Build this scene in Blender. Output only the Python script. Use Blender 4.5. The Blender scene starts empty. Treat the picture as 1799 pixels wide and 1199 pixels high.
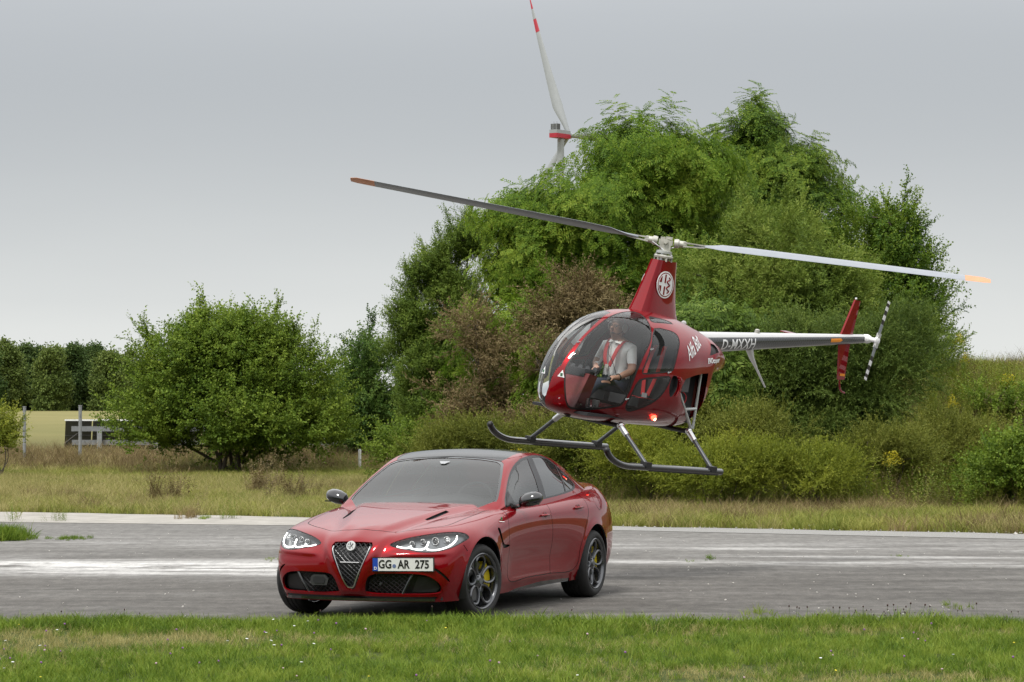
import bpy, bmesh, math, random
import numpy as np
from mathutils import Vector, Matrix, noise as mnoise
from mathutils.bvhtree import BVHTree
from mathutils.geometry import delaunay_2d_cdt
S = bpy.context.scene
rng = np.random.default_rng(7)
random.seed(7)
R = math.radians
# ------------------------------------------------------------------ camera
FPX, EYE, HZ = 4800.0, 1.8972703, 706.4185          # focal length in photo pixels, eye height, horizon row
cam_d = bpy.data.cameras.new('camera'); cam = bpy.data.objects.new('camera', cam_d)
S.collection.objects.link(cam); S.camera = cam
cam_d.sensor_width = 36.0; cam_d.lens = FPX / 1799 * 36
PITCH = math.atan((HZ - 599.5) / FPX)
cam.location = (0, 0, EYE); cam.rotation_euler = (math.pi / 2 + PITCH, 0, 0)
cam_d.clip_start = 0.5; cam_d.clip_end = 3000
def at(px, py, Y):
    """world point seen at photo pixel (px,py) at distance Y along the ground axis"""
    a = (px - 899.5) / FPX; b = (599.5 - py) / FPX
    cp, sp = math.cos(PITCH), math.sin(PITCH)
    dy = cp - b * sp; dz = sp + b * cp
    t = Y / dy
    return Vector((a * t, Y, EYE + dz * t))
# ------------------------------------------------------------------ world: overcast daylight
SUN_EL, SUN_ROT = R(58), R(205)
W = bpy.data.worlds.new('World'); S.world = W; W.use_nodes = True
nt = W.node_tree; nt.nodes.clear()
def wn(t, **k):
    n = nt.nodes.new(t)
    for a, b in k.items(): setattr(n, a, b)
    return n
out = wn('ShaderNodeOutputWorld'); bg = wn('ShaderNodeBackground'); bg.inputs[1].default_value = 0.1
sky = wn('ShaderNodeTexSky'); sky.sky_type = 'NISHITA'; sky.sun_disc = False
sky.sun_elevation = SUN_EL; sky.sun_rotation = SUN_ROT
tc = wn('ShaderNodeTexCoord'); sx = wn('ShaderNodeSeparateXYZ'); nt.links.new(tc.outputs['Generated'], sx.inputs[0])
mp = wn('ShaderNodeMapping'); mp.inputs['Scale'].default_value = (1, 1, 5); nt.links.new(tc.outputs['Generated'], mp.inputs[0])
nz = wn('ShaderNodeTexNoise'); nz.inputs['Scale'].default_value = 2.2; nz.inputs['Detail'].default_value = 5; nz.inputs['Roughness'].default_value = .5
nt.links.new(mp.outputs[0], nz.inputs[0])
nm = wn('ShaderNodeMath', operation='MULTIPLY_ADD'); nt.links.new(nz.outputs[0], nm.inputs[0]); nm.inputs[1].default_value = 0.05; nm.inputs[2].default_value = -0.025
na = wn('ShaderNodeMath', operation='ADD'); nt.links.new(nm.outputs[0], na.inputs[0]); nt.links.new(sx.outputs[2], na.inputs[1])
cr = wn('ShaderNodeValToRGB'); nt.links.new(na.outputs[0], cr.inputs[0]); cr.color_ramp.interpolation = 'B_SPLINE'
els = cr.color_ramp.elements
stops = [(0.0, (.49, .498, .485)), (.035, (.44, .452, .45)), (.10, (.272, .285, .300)), (.17, (.31, .325, .34)), (.40, (.80, .81, .82)), (1.0, (1.45, 1.45, 1.43))]
els[0].position = 0; els[0].color = (*stops[0][1], 1); els[1].position = 1; els[1].color = (*stops[-1][1], 1)
for p, c in stops[1:-1]:
    e = els.new(p); e.color = (*c, 1)
m10 = wn('ShaderNodeVectorMath', operation='SCALE'); m10.inputs['Scale'].default_value = 10.0; nt.links.new(cr.outputs[0], m10.inputs[0])
mix = wn('ShaderNodeMix', data_type='RGBA'); mix.inputs[0].default_value = 0.97
nt.links.new(sky.outputs[0], mix.inputs[6]); nt.links.new(m10.outputs[0], mix.inputs[7])
nt.links.new(mix.outputs[2], bg.inputs[0]); nt.links.new(bg.outputs[0], out.inputs[0])
# ------------------------------------------------------------------ sun behind the cloud layer
sd = bpy.data.lights.new('sun', 'SUN'); sun = bpy.data.objects.new('sun', sd); S.collection.objects.link(sun)
sd.energy = 1.5; sd.angle = R(11); sd.color = (1, .97, .92)
# nishita sun_rotation: 0 = +Y, clockwise seen from above
sdir = Vector((math.sin(SUN_ROT) * math.cos(SUN_EL), math.cos(SUN_ROT) * math.cos(SUN_EL), math.sin(SUN_EL)))
sun.rotation_euler = sdir.to_track_quat('Z', 'Y').to_euler()
S.view_settings.view_transform = 'Standard'; S.view_settings.look = 'None'
S.view_settings.exposure = 0.74; S.view_settings.gamma = 1; S.view_settings.use_curve_mapping = False
S.cycles.use_denoising = True; S.cycles.max_bounces = 8; S.cycles.transparent_max_bounces = 16
S.cycles.caustics_reflective = False; S.cycles.caustics_refractive = False
# ------------------------------------------------------------------ object helpers
def meta(o, label=None, cat=None, group=None, kind=None):
    for k, v in (('label', label), ('category', cat), ('group', group), ('kind', kind)):
        if v: o[k] = v
    return o
def empty(name, loc=(0, 0, 0), label=None, cat=None, group=None, kind=None):
    o = bpy.data.objects.new(name, None); S.collection.objects.link(o); o.location = loc
    o.empty_display_size = .2
    return meta(o, label, cat, group, kind)
def link(name, me, parent=None, label=None, cat=None, group=None, kind=None):
    o = bpy.data.objects.new(name, me); S.collection.objects.link(o)
    if parent is not None: o.parent = parent
    return meta(o, label, cat, group, kind)
def raw_mesh(name, V, F, mat=None, smooth=False, mats=None, midx=None):
    """V (n,3); F (m,k) uniform array or list of tuples"""
    me = bpy.data.meshes.new(name)
    V = np.asarray(V, dtype=np.float32).reshape(-1, 3)
    if isinstance(F, np.ndarray):
        m, k = F.shape
        me.vertices.add(len(V)); me.vertices.foreach_set('co', V.ravel())
        me.loops.add(m * k); me.loops.foreach_set('vertex_index', F.astype(np.int32).ravel())
        me.polygons.add(m); me.polygons.foreach_set('loop_start', np.arange(0, m * k, k, dtype=np.int32))
        me.update(calc_edges=True)
    else:
        me.from_pydata([tuple(map(float, v)) for v in V], [], [tuple(map(int, f)) for f in F]); me.update()
    if mat is not None: me.materials.append(mat)
    for m_ in (mats or []): me.materials.append(m_)
    if midx is not None: me.polygons.foreach_set('material_index', np.asarray(midx, dtype=np.int32))
    if smooth: me.polygons.foreach_set('use_smooth', np.ones(len(me.polygons), dtype=bool))
    me.validate(clean_customdata=False)
    return me
class MB:
    """collects simple solids into one mesh"""
    def __init__(s): s.v = []; s.f = []; s.sm = []
    def add(s, V, F, smooth=False):
        n = len(s.v); s.v += [tuple(v) for v in V]; s.f += [tuple(n + i for i in f) for f in F]; s.sm += [smooth] * len(F); return s
    def box(s, c, size, M=None):
        hx, hy, hz = [a / 2 for a in size]
        P = [Vector((x, y, z)) for x in (-hx, hx) for y in (-hy, hy) for z in (-hz, hz)]
        if M is not None: P = [M @ p for p in P]
        P = [p + Vector(c) for p in P]
        return s.add(P, [(0, 1, 3, 2), (4, 6, 7, 5), (0, 4, 5, 1), (2, 3, 7, 6), (0, 2, 6, 4), (1, 5, 7, 3)])
    def tube(s, pts, r, n=10, caps=True, flat=1.0, up=None):
        pts = [Vector(p) for p in pts]; m = len(pts)
        rs = r if isinstance(r, (list, tuple)) else [r] * m
        ref = Vector(up) if up is not None else None
        P = []; prev = None
        for i, p in enumerate(pts):
            t = (pts[min(i + 1, m - 1)] - pts[max(i - 1, 0)]).normalized()
            if ref is not None: u = ref
            elif prev is not None: u = prev
            else: u = Vector((0, 0, 1)) if abs(t.z) < .9 else Vector((1, 0, 0))
            a = t.cross(u).normalized(); b = a.cross(t).normalized(); prev = b
            for k in range(n):
                w = 2 * math.pi * k / n
                P.append(p + a * (math.cos(w) * rs[i]) + b * (math.sin(w) * rs[i] * flat))
        F = [(i * n + k, i * n + (k + 1) % n, (i + 1) * n + (k + 1) % n, (i + 1) * n + k) for i in range(m - 1) for k in range(n)]
        if caps: F += [tuple(range(n - 1, -1, -1)), tuple((m - 1) * n + k for k in range(n))]
        return s.add(P, F, True)
    def lathe(s, prof, n=24, M=None, closed=False):
        """prof: (radius, axial) list, axis = local y"""
        P = []
        for r_, a in prof:
            for k in range(n):
                w = 2 * math.pi * k / n
                p = Vector((r_ * math.cos(w), a, r_ * math.sin(w)))
                P.append(M @ p if M is not None else p)
        m = len(prof)
        F = [(i * n + k, (i + 1) * n + k, (i + 1) * n + (k + 1) % n, i * n + (k + 1) % n) for i in range(m - 1) for k in range(n)]
        return s.add(P, F, True)
    def prism(s, poly, h0, h1, M=None):
        """poly 2D (x,z) extruded along y from h0 to h1"""
        n = len(poly)
        P = [Vector((x, h, z)) for h in (h0, h1) for x, z in poly]
        if M is not None: P = [M @ p for p in P]
        F = [(k, (k + 1) % n, n + (k + 1) % n, n + k) for k in range(n)] + [tuple(range(n - 1, -1, -1)), tuple(n + k for k in range(n))]
        return s.add(P, F)
    def ball(s, c, r, n=12, M=None):
        c = Vector(c); rr = r if isinstance(r, (tuple, list)) else (r, r, r); P = []; m = n // 2
        for i in range(m + 1):
            ph = math.pi * i / m
            for k in range(n):
                w = 2 * math.pi * k / n
                p = Vector((rr[0] * math.sin(ph) * math.cos(w), rr[1] * math.sin(ph) * math.sin(w), rr[2] * math.cos(ph)))
                P.append(c + (M @ p if M is not None else p))
        F = [(i * n + k, (i + 1) * n + k, (i + 1) * n + (k + 1) % n, i * n + (k + 1) % n) for i in range(m) for k in range(n)]
        return s.add(P, F, True)
    def mesh(s, name, mat):
        me = bpy.data.meshes.new(name); me.from_pydata([tuple(v) for v in s.v], [], s.f)
        if mat is not None: me.materials.append(mat)
        me.polygons.foreach_set('use_smooth', s.sm); me.update()
        bm = bmesh.new(); bm.from_mesh(me); bmesh.ops.remove_doubles(bm, verts=bm.verts, dist=1e-5); bmesh.ops.recalc_face_normals(bm, faces=bm.faces)
        lim = math.cos(R(40))
        for e in bm.edges:
            if len(e.link_faces) == 2 and e.link_faces[0].normal.dot(e.link_faces[1].normal) < lim: e.smooth = False
        bm.to_mesh(me); bm.free(); return me
    def build(s, name, mat, parent=None, **k): return link(name, s.mesh(name, mat), parent, **k)
# ------------------------------------------------------------------ materials
def srgb(r, g, b):
    f = lambda c: (c / 255 / 12.92) if c / 255 <= .04045 else ((c / 255 + .055) / 1.055) ** 2.4
    return (f(r), f(g), f(b))
class Mat:
    def __init__(s, name):
        s.m = bpy.data.materials.new(name); s.m.use_nodes = True; s.t = s.m.node_tree
        s.b = s.t.nodes['Principled BSDF']; s.o = s.t.nodes['Material Output']
    def n(s, t, **k):
        x = s.t.nodes.new(t)
        for a, b in k.items(): setattr(x, a, b)
        return x
    def l(s, a, b): s.t.links.new(a, b)
    def ramp(s, fac, stops, interp='LINEAR'):
        x = s.n('ShaderNodeValToRGB'); x.color_ramp.interpolation = interp; e = x.color_ramp.elements
        e[0].position, e[0].color = stops[0][0], (*stops[0][1], 1); e[1].position, e[1].color = stops[-1][0], (*stops[-1][1], 1)
        for p, c in stops[1:-1]:
            q = e.new(p); q.color = (*c, 1)
        s.l(fac, x.inputs[0]); return x.outputs[0]
    def noise(s, scale, detail=4, rough=.5, coord='Object', vec=None, mapscale=None, dist=0):
        c = s.n('ShaderNodeTexCoord'); v = vec if vec is not None else c.outputs[coord]
        if mapscale:
            q = s.n('ShaderNodeMapping'); q.inputs['Scale'].default_value = mapscale; s.l(v, q.inputs[0]); v = q.outputs[0]
        x = s.n('ShaderNodeTexNoise'); x.inputs['Scale'].default_value = scale; x.inputs['Detail'].default_value = detail; x.inputs['Roughness'].default_value = rough
        x.inputs['Distortion'].default_value = dist
        s.l(v, x.inputs[0]); return x.outputs[0]
    def mix(s, fac, a, b, mode='MIX'):
        x = s.n('ShaderNodeMix', data_type='RGBA', blend_type=mode)
        if isinstance(fac, (int, float)): x.inputs[0].default_value = fac
        else: s.l(fac, x.inputs[0])
        for i, c in ((6, a), (7, b)):
            if isinstance(c, tuple): x.inputs[i].default_value = (*c, 1)
            else: s.l(c, x.inputs[i])
        return x.outputs[2]
    def math(s, op, a, b=None, c=None, clamp=False):
        x = s.n('ShaderNodeMath', operation=op); x.use_clamp = clamp
        for i, v in enumerate((a, b, c)):
            if v is None: continue
            if isinstance(v, (int, float)): x.inputs[i].default_value = v
            else: s.l(v, x.inputs[i])
        return x.outputs[0]
    def bump(s, h, strength=.3, dist=.01):
        x = s.n('ShaderNodeBump'); x.inputs['Strength'].default_value = strength; x.inputs['Distance'].default_value = dist
        s.l(h, x.inputs['Height']); s.l(x.outputs[0], s.b.inputs['Normal'])
    def set(s, **k):
        for a, v in k.items():
            i = s.b.inputs[a.replace('_', ' ')]
            if isinstance(v, tuple): i.default_value = (*v, 1) if len(v) == 3 and i.type == 'RGBA' else v
            elif isinstance(v, (int, float)): i.default_value = v
            else: s.l(v, i)
        return s
def simple(name, col, rough=.5, metal=0., vary=.12, scale=9, coat=0., **k):
    M = Mat(name); f = M.noise(scale, 3)
    c2 = tuple(max(0, c * (1 - vary)) for c in col); c1 = tuple(min(1, c * (1 + vary)) for c in col)
    M.set(Base_Color=M.ramp(f, [(.3, c2), (.7, c1)]), Metallic=metal, Coat_Weight=coat, **k)
    M.set(Roughness=M.math('MULTIPLY_ADD', f, .1 * rough + .02, rough * .95))
    return M.m
M_black = simple('black_plastic', (.012, .012, .013), .45)
M_gloss_black = simple('gloss_black', (.008, .008, .009), .08, coat=1)
M_rubber = simple('rubber', (.014, .014, .014), .75, vary=.3, scale=20)
M_chrome = simple('satin_metal', (.62, .62, .62), .28, metal=1)
M_white = simple('white_paint', (.78, .78, .76), .4)
M_greymetal = simple('galvanised_metal', (.42, .43, .44), .5, metal=.5)
# ================================================================== SURFACE CUTTING TOOLS
class Surf:
    """triangle surface whose faces carry labels; polygons can be cut into it along a projection"""
    def __init__(s, V, F, N=None, lab='body'):
        s.V = [tuple(v) for v in V]; T = []
        for f in F:
            T.append((f[0], f[1], f[2]))
            if len(f) == 4: T.append((f[0], f[2], f[3]))
        s.F = T; s.L = [lab] * len(T)
        if N is None:
            V_ = np.asarray(s.V); T_ = np.asarray(T); n = np.cross(V_[T_[:, 1]] - V_[T_[:, 0]], V_[T_[:, 2]] - V_[T_[:, 0]])
            N = np.zeros_like(V_)
            for k in range(3): np.add.at(N, T_[:, k], n)
            N /= np.linalg.norm(N, axis=1)[:, None] + 1e-12
        s.N = [tuple(v) for v in N]
    def proj(s, A, ax):
        if isinstance(ax, np.ndarray): return A @ ax.T
        if ax == 'side': return A[:, [0, 2]]
        if ax == 'front': return A[:, [1, 2]]
        return A[:, [0, 1]]
    def cut(s, poly, ax, d, label, only=None, thr=.02, where=None):
        """cut the polygon into the surface along a projection and label what lies inside it"""
        V = np.asarray(s.V); N = np.asarray(s.N); F = np.asarray(s.F)
        fn = N[F].mean(1) @ np.asarray(d, float)
        poly = np.asarray(poly, float)
        if poly.shape[1] == 3:                      # 3D outline: project it along d
            d_ = Vector(d).normalized(); u_ = d_.cross(Vector((0, 0, 1))).normalized(); ax = np.array([tuple(u_), tuple(u_.cross(d_))]); poly = poly @ ax.T
        P2 = s.proj(V, ax); lo = poly.min(0) - .002; hi = poly.max(0) + .002
        fp = P2[F]; fmn = fp.min(1); fmx = fp.max(1); ok = (fn > thr) & (fmn < hi).all(1) & (fmx > lo).all(1)
        if only is not None: ok &= np.isin(np.asarray(s.L), list(only))
        if where is not None: ok &= where(V[F].mean(1))
        cand = np.nonzero(ok)[0]
        if len(cand) == 0: return
        def inside(C):
            r = np.zeros(len(C), bool); n = len(poly)
            for i in range(n):
                a, b = poly[i], poly[(i + 1) % n]
                if a[1] == b[1]: continue
                t = ((a[1] > C[:, 1]) != (b[1] > C[:, 1])) & (C[:, 0] < (b[0] - a[0]) * (C[:, 1] - a[1]) / (b[1] - a[1]) + a[0])
                r ^= t
            return r
        touch = np.zeros(len(cand), bool); n = len(poly); cm, cM = fmn[cand], fmx[cand]
        for i in range(n):
            a, b = poly[i], poly[(i + 1) % n]; q = max(1, int(np.linalg.norm(b - a) / .03))
            for k in range(q):
                u, v = a + (b - a) * k / q, a + (b - a) * (k + 1) / q
                touch |= (cm <= np.maximum(u, v) + 1e-4).all(1) & (cM >= np.minimum(u, v) - 1e-4).all(1)
        rest = cand[~touch]
        if len(rest):
            ins = inside(P2[F[rest]].mean(1))
            for i in rest[ins]: s.L[int(i)] = label
        ids = cand[touch]
        if len(ids) == 0: return
        vids = np.unique(F[ids]); rev = {int(v): i for i, v in enumerate(vids)}
        nv = len(vids); m = len(ids)
        vc = [Vector(p) for p in P2[vids]] + [Vector(p) for p in poly]
        fc = []
        for i in ids:
            a, b, c = (rev[int(k)] for k in F[i])
            if (vc[b] - vc[a]).cross(vc[c] - vc[a]) < 0: b, c = c, b
            fc.append((a, b, c))
        ed = [(nv + i, nv + (i + 1) % n) for i in range(n)]
        ov, oe, of, iv, ie, if_ = delaunay_2d_cdt(vc, ed, fc, 0, 1e-7)
        OV = np.array([tuple(p) for p in ov])
        newid = {}
        for i, src in enumerate(iv):
            g = [k for k in src if k < nv]
            if g: newid[i] = int(vids[g[0]])
        keep = [(f, if_[k]) for k, f in enumerate(of) if len(f) == 3 and any(q < m for q in if_[k])]
        if not keep: return
        ins = inside(OV[np.array([f for f, _ in keep])].mean(1))
        NF = []; NL = []
        for (f, srcs), inn in zip(keep, ins):
            sf = int(ids[min(srcs)]); o = s.F[sf]
            for vi in f:
                if vi not in newid:
                    a, b, c = P2[o[0]], P2[o[1]], P2[o[2]]; p = OV[vi]
                    det = (b[0] - a[0]) * (c[1] - a[1]) - (c[0] - a[0]) * (b[1] - a[1])
                    if abs(det) < 1e-14: w = (1 / 3, 1 / 3, 1 / 3)
                    else:
                        u = ((p[0] - a[0]) * (c[1] - a[1]) - (c[0] - a[0]) * (p[1] - a[1])) / det; v = ((b[0] - a[0]) * (p[1] - a[1]) - (p[0] - a[0]) * (b[1] - a[1])) / det
                        w = np.clip((1 - u - v, u, v), 0, 1); w = w / w.sum()
                    q = V[o[0]] * w[0] + V[o[1]] * w[1] + V[o[2]] * w[2]; nn = N[o[0]] * w[0] + N[o[1]] * w[1] + N[o[2]] * w[2]; nn = nn / (np.linalg.norm(nn) + 1e-12)
                    s.V.append(tuple(q)); s.N.append(tuple(nn)); newid[vi] = len(s.V) - 1
            t = [newid[k] for k in f]
            if len(set(t)) < 3: continue
            a, b, c = (np.asarray(s.V[k]) for k in t)
            if np.cross(b - a, c - a) @ (np.asarray(s.N[t[0]]) + s.N[t[1]] + s.N[t[2]]) < 0: t = [t[0], t[2], t[1]]
            NF.append(tuple(t)); NL.append(label if inn else s.L[sf])
        dead = set(int(i) for i in ids)
        s.F = [f for i, f in enumerate(s.F) if i not in dead] + NF
        s.L = [l for i, l in enumerate(s.L) if i not in dead] + NL
    def part(s, labels, name, mat, parent=None, inset=0., depth=0., dirv=None, wallmat=None, **k):
        """faces with these labels as one object; moved along -normal by inset; depth adds walls down to the inset face"""
        labels = {labels} if isinstance(labels, str) else set(labels)
        fs = [f for f, l in zip(s.F, s.L) if l in labels]
        if not fs: return None
        vids = sorted({v for f in fs for v in f}); rev = {v: i for i, v in enumerate(vids)}
        V = np.array([s.V[v] for v in vids]); N = np.array([s.N[v] for v in vids])
        F = [tuple(rev[v] for v in f) for f in fs]
        off = (np.asarray(dirv, float)[None] if dirv is not None else -N) * inset
        V2 = V + off; n0 = len(V2); mats = [mat]; mi = [0] * len(F); NN = [tuple(x) for x in N]
        VV = [tuple(x) for x in V2]
        if depth:
            cnt = {}
            for f in F:
                for a, b in ((f[0], f[1]), (f[1], f[2]), (f[2], f[0])): cnt[(a, b)] = cnt.get((a, b), 0) + 1
            bd = [(a, b) for (a, b) in cnt if (b, a) not in cnt]
            wo = (np.asarray(dirv, float)[None] if dirv is not None else -N) * (inset + depth)
            if depth < 0: pass
            for a, b in bd:
                i = len(VV)
                VV += [tuple(V2[a]), tuple(V2[b]), tuple((V + wo)[b]), tuple((V + wo)[a])]
                wn_ = np.cross(np.array(VV[i + 1]) - VV[i], np.array(VV[i + 3]) - VV[i]); wn_ /= np.linalg.norm(wn_) + 1e-12
                NN += [tuple(-wn_ if depth < 0 else wn_)] * 4
                F.append((i, i + 3, i + 2, i + 1) if depth < 0 else (i, i + 1, i + 2, i + 3)); mi.append(1 if wallmat else 0)
            if wallmat: mats.append(wallmat)
        me = bpy.data.meshes.new(name); me.from_pydata(VV, [], F)
        for m_ in mats: me.materials.append(m_)
        me.polygons.foreach_set('material_index', mi); me.polygons.foreach_set('use_smooth', [True] * len(F)); me.update()
        me.normals_split_custom_set_from_vertices(NN)
        return link(name, me, parent, **k)
def thick(pl, w, closed=False):
    """thin polygon(s) around a polyline"""
    pl = [np.array(p, float) for p in pl]; n = len(pl); L = []; Rr = []
    for i in range(n):
        a = pl[(i - 1) % n] if (closed or i > 0) else pl[i]; b = pl[(i + 1) % n] if (closed or i < n - 1) else pl[i]
        t = b - a; t = t / (np.linalg.norm(t) + 1e-12); q = np.array([-t[1], t[0]]) * w / 2
        L.append(pl[i] + q); Rr.append(pl[i] - q)
    return L + Rr[::-1]
def spl(pts, n=8, closed=False):
    """catmull-rom through points of any dimension"""
    P = [np.array(p, float) for p in pts]; m = len(P); out_ = []
    for i in range(m if closed else m - 1):
        if closed: p0, p1, p2, p3 = P[i - 1], P[i], P[(i + 1) % m], P[(i + 2) % m]
        else: p0, p1, p2, p3 = P[max(i - 1, 0)], P[i], P[i + 1], P[min(i + 2, m - 1)]
        for k in range(n):
            t = k / n
            out_.append(.5 * ((2 * p1) + (p2 - p0) * t + (2 * p0 - 5 * p1 + 4 * p2 - p3) * t * t + (3 * p1 - p0 - 3 * p2 + p3) * t ** 3))
    if not closed: out_.append(P[-1])
    return out_
def mir(poly, ax='front'):
    return [(-p[0], p[1]) for p in poly] if ax == 'front' else [(p[0], -p[1]) for p in poly]
def pchip(xs, ys):
    xs = np.array(xs, float); ys = np.array(ys, float)
    if xs[0] > xs[-1]: xs = xs[::-1]; ys = ys[::-1]
    h = np.diff(xs); d = np.diff(ys) / h; m = np.zeros(len(xs))
    for i in range(1, len(xs) - 1):
        if d[i - 1] * d[i] > 0: w1 = 2 * h[i] + h[i - 1]; w2 = h[i] + 2 * h[i - 1]; m[i] = (w1 + w2) / (w1 / d[i - 1] + w2 / d[i])
    m[0], m[-1] = d[0], d[-1]
    def f(x):
        x = np.clip(np.asarray(x, float), xs[0], xs[-1]); i = np.clip(np.searchsorted(xs, x) - 1, 0, len(h) - 1)
        t = (x - xs[i]) / h[i]
        return (ys[i] * (1 + 2 * t) * (1 - t) ** 2 + m[i] * h[i] * t * (1 - t) ** 2 + ys[i + 1] * t * t * (3 - 2 * t) + m[i + 1] * h[i] * t * t * (t - 1))
    return f
# ================================================================== TERRAIN
def ss(a, b, x):
    t = np.clip((np.asarray(x, float) - a) / (b - a), 0, 1); return t * t * (3 - 2 * t)
def wav(x, y, s, seed=0):
    """cheap smooth pseudo noise, vectorised"""
    r = np.random.default_rng(seed + 100); o = 0
    for k in range(6):
        a = r.uniform(0, 2 * math.pi); f = s * r.uniform(.6, 1.9); p = r.uniform(0, 6.28)
        o = o + np.sin((x * math.cos(a) + y * math.sin(a)) * f + p)
    return o / 6
def gz(x, y):
    x = np.asarray(x, float); y = np.asarray(y, float)
    h = np.zeros(np.broadcast(x, y).shape)
    left = 1 - ss(-3, 4, x)
    h = h + left * (.38 * np.exp(-((y - 80) / 5.0) ** 2) * (1 + .25 * wav(x, y * .5, .6, 1)))
    h = h + np.where(y > 90, (y - 90) / 330 * .5, 0) * left
    bank = 2.05 * ss(2.5, 8.8, x - .06 * (y - 55)) * ss(47.5, 61, y) + .5 * ss(-1, 3, x) * ss(48, 60, y)
    h = h + bank * (1 + .05 * wav(x, y, .9, 2)) + .10 * ss(44, 48, y) * ss(-1, 3, x) * (wav(x, y, 2.0, 3))
    h = h + .03 * wav(x, y, 1.3, 4) * ss(48, 52, y)
    h = h + .02 * wav(x, y, 3, 5) * (1 - ss(20, 23.2, y)) * ss(5, 14, y)
    return h
def gzf(x, y): return float(gz(x, y))
ys = np.concatenate([np.linspace(-400, -30, 12), np.linspace(-20, 14, 12), np.arange(15, 24, .3), np.arange(24, 46, 2.), np.arange(46, 100, .6), np.geomspace(101, 2600, 30)])
xs = np.concatenate([-np.geomspace(900, 21, 16), np.arange(-20, 20.1, .5), np.geomspace(21, 900, 16)])
XX, YY = np.meshgrid(xs, ys); ZZ = gz(XX, YY)
Vg_ = np.stack([XX, YY, ZZ - .012], -1).reshape(-1, 3); nx = len(xs)
ii = np.arange(len(ys) - 1)[:, None] * nx + np.arange(nx - 1)[None]
Fg_ = np.stack([ii, ii + 1, ii + nx + 1, ii + nx], -1).reshape(-1, 4)
M_g = Mat('grass_soil'); geo = M_g.n('ShaderNodeNewGeometry'); gp = geo.outputs['Position']
n1 = M_g.noise(1.1, 5, .6, vec=gp); n2 = M_g.noise(14, 4, .7, vec=gp); sep = M_g.n('ShaderNodeSeparateXYZ'); M_g.l(gp, sep.inputs[0])
c1 = M_g.ramp(n1, [(.35, (.050, .070, .018)), (.5, (.10, .105, .035)), (.66, (.17, .135, .06))])
c2 = M_g.ramp(n2, [(.3, (.35, .3, .25)), (.7, (1, 1, 1))])
near = M_g.ramp(n2, [(.3, (.030, .050, .012)), (.7, (.085, .100, .030))])
fn = M_g.math('GREATER_THAN', sep.outputs[1], 30.)
far = M_g.math('MULTIPLY_ADD', sep.outputs[1], 1 / 60., -95 / 60., clamp=True)
cc = M_g.mix(fn, near, M_g.mix(.8, c1, c2, 'MULTIPLY'))
cf = M_g.ramp(M_g.noise(.03, 4, .6, vec=gp, mapscale=(1, .3, 1)), [(.35, (.15, .145, .055)), (.65, (.23, .205, .085))])
M_g.set(Base_Color=M_g.mix(far, cc, cf), Roughness=.95, Specular_IOR_Level=.1); M_g.bump(n2, .6, .05)
link('ground', raw_mesh('ground', Vg_, Fg_, M_g.m, True), kind='structure')
# ---- asphalt apron with chalky streaks
def edge_far(x):   # far edge of the concrete strip
    return np.interp(x, [-60, -8.9, -3.75, 1.74, 7.37, 40], [50.5, 47.2, 45.1, 41.6, 39.3, 28])
def edge_asph(x):
    return np.interp(x, [-60, -8.06, -3.5, 1.7, 7.1, 40], [46, 43.1, 42.0, 40.3, 37.7, 26])
def edge_near(x): return 23.25 + .17 * wav(x, 0 * x, 2.2, 9) + .08 * wav(x, 0 * x, 9, 10)
def strip(name, xa, fa, fb, z, mat, ny=24):
    V = []; 
    T = np.linspace(0, 1, ny)
    for x in xa:
        a, b = float(fa(x)), float(fb(x))
        for t in T: V.append((x, a + (b - a) * t, z))
    F = np.array([(i * ny + k, (i + 1) * ny + k, (i + 1) * ny + k + 1, i * ny + k + 1) for i in range(len(xa) - 1) for k in range(ny - 1)])
    return link(name, raw_mesh(name, V, F, mat), kind='structure')
M_a = Mat('asphalt'); geo = M_a.n('ShaderNodeNewGeometry'); gp = geo.outputs['Position']
sep = M_a.n('ShaderNodeSeparateXYZ'); M_a.l(gp, sep.inputs[0]); X_, Y_ = sep.outputs[0], sep.outputs[1]
g1 = M_a.noise(48, 4, .85, vec=gp); g2 = M_a.noise(1.0, 6, .65, vec=gp, mapscale=(.35, 1.6, 1)); g3 = M_a.noise(1.0, 7, .75, vec=gp, mapscale=(.45, 1.6, 1), dist=.8)
stones = M_a.n('ShaderNodeTexVoronoi'); stones.inputs['Scale'].default_value = 55; M_a.l(gp, stones.inputs[0])
base = M_a.ramp(g2, [(.3, (.070, .066, .060)), (.5, (.098, .092, .084)), (.7, (.130, .123, .114))])
base = M_a.mix(.55, base, M_a.ramp(g1, [(.3, (.40, .39, .38)), (.5, (.95, .95, .95)), (.7, (1.9, 1.88, 1.85))]), 'MULTIPLY')
def band(yc, w, xa, xb, dirx=1):
    d = M_a.math('SUBTRACT', Y_, yc); d = M_a.math('DIVIDE', d, w); d = M_a.math('MULTIPLY', d, d); d = M_a.math('MULTIPLY', d, -1.); e = M_a.math('EXPONENT', d)
    q = M_a.n('ShaderNodeMapRange'); q.interpolation_type = 'SMOOTHSTEP'; q.inputs[1].default_value = xa; q.inputs[2].default_value = xb; M_a.l(X_, q.inputs[0])
    return M_a.math('MULTIPLY', e, q.outputs[0])
tilt = M_a.math('MULTIPLY_ADD', X_, .16, 0)
Y_ = M_a.math('ADD', sep.outputs[1], M_a.math('MULTIPLY', sep.outputs[0], .10))     # bands run slightly across the apron
b1 = band(31.2, 1.15, -.5, -3.0); b1b = band(29.9, .5, 1.0, -3.4); b2 = band(32.6, .45, -2.0, 2.0); b3 = band(33.9, .30, 1.0, 3.0); b4 = band(36.5, 1.6, -12, -3.); b5 = band(35.6, .25, -1., 3.)
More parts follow.
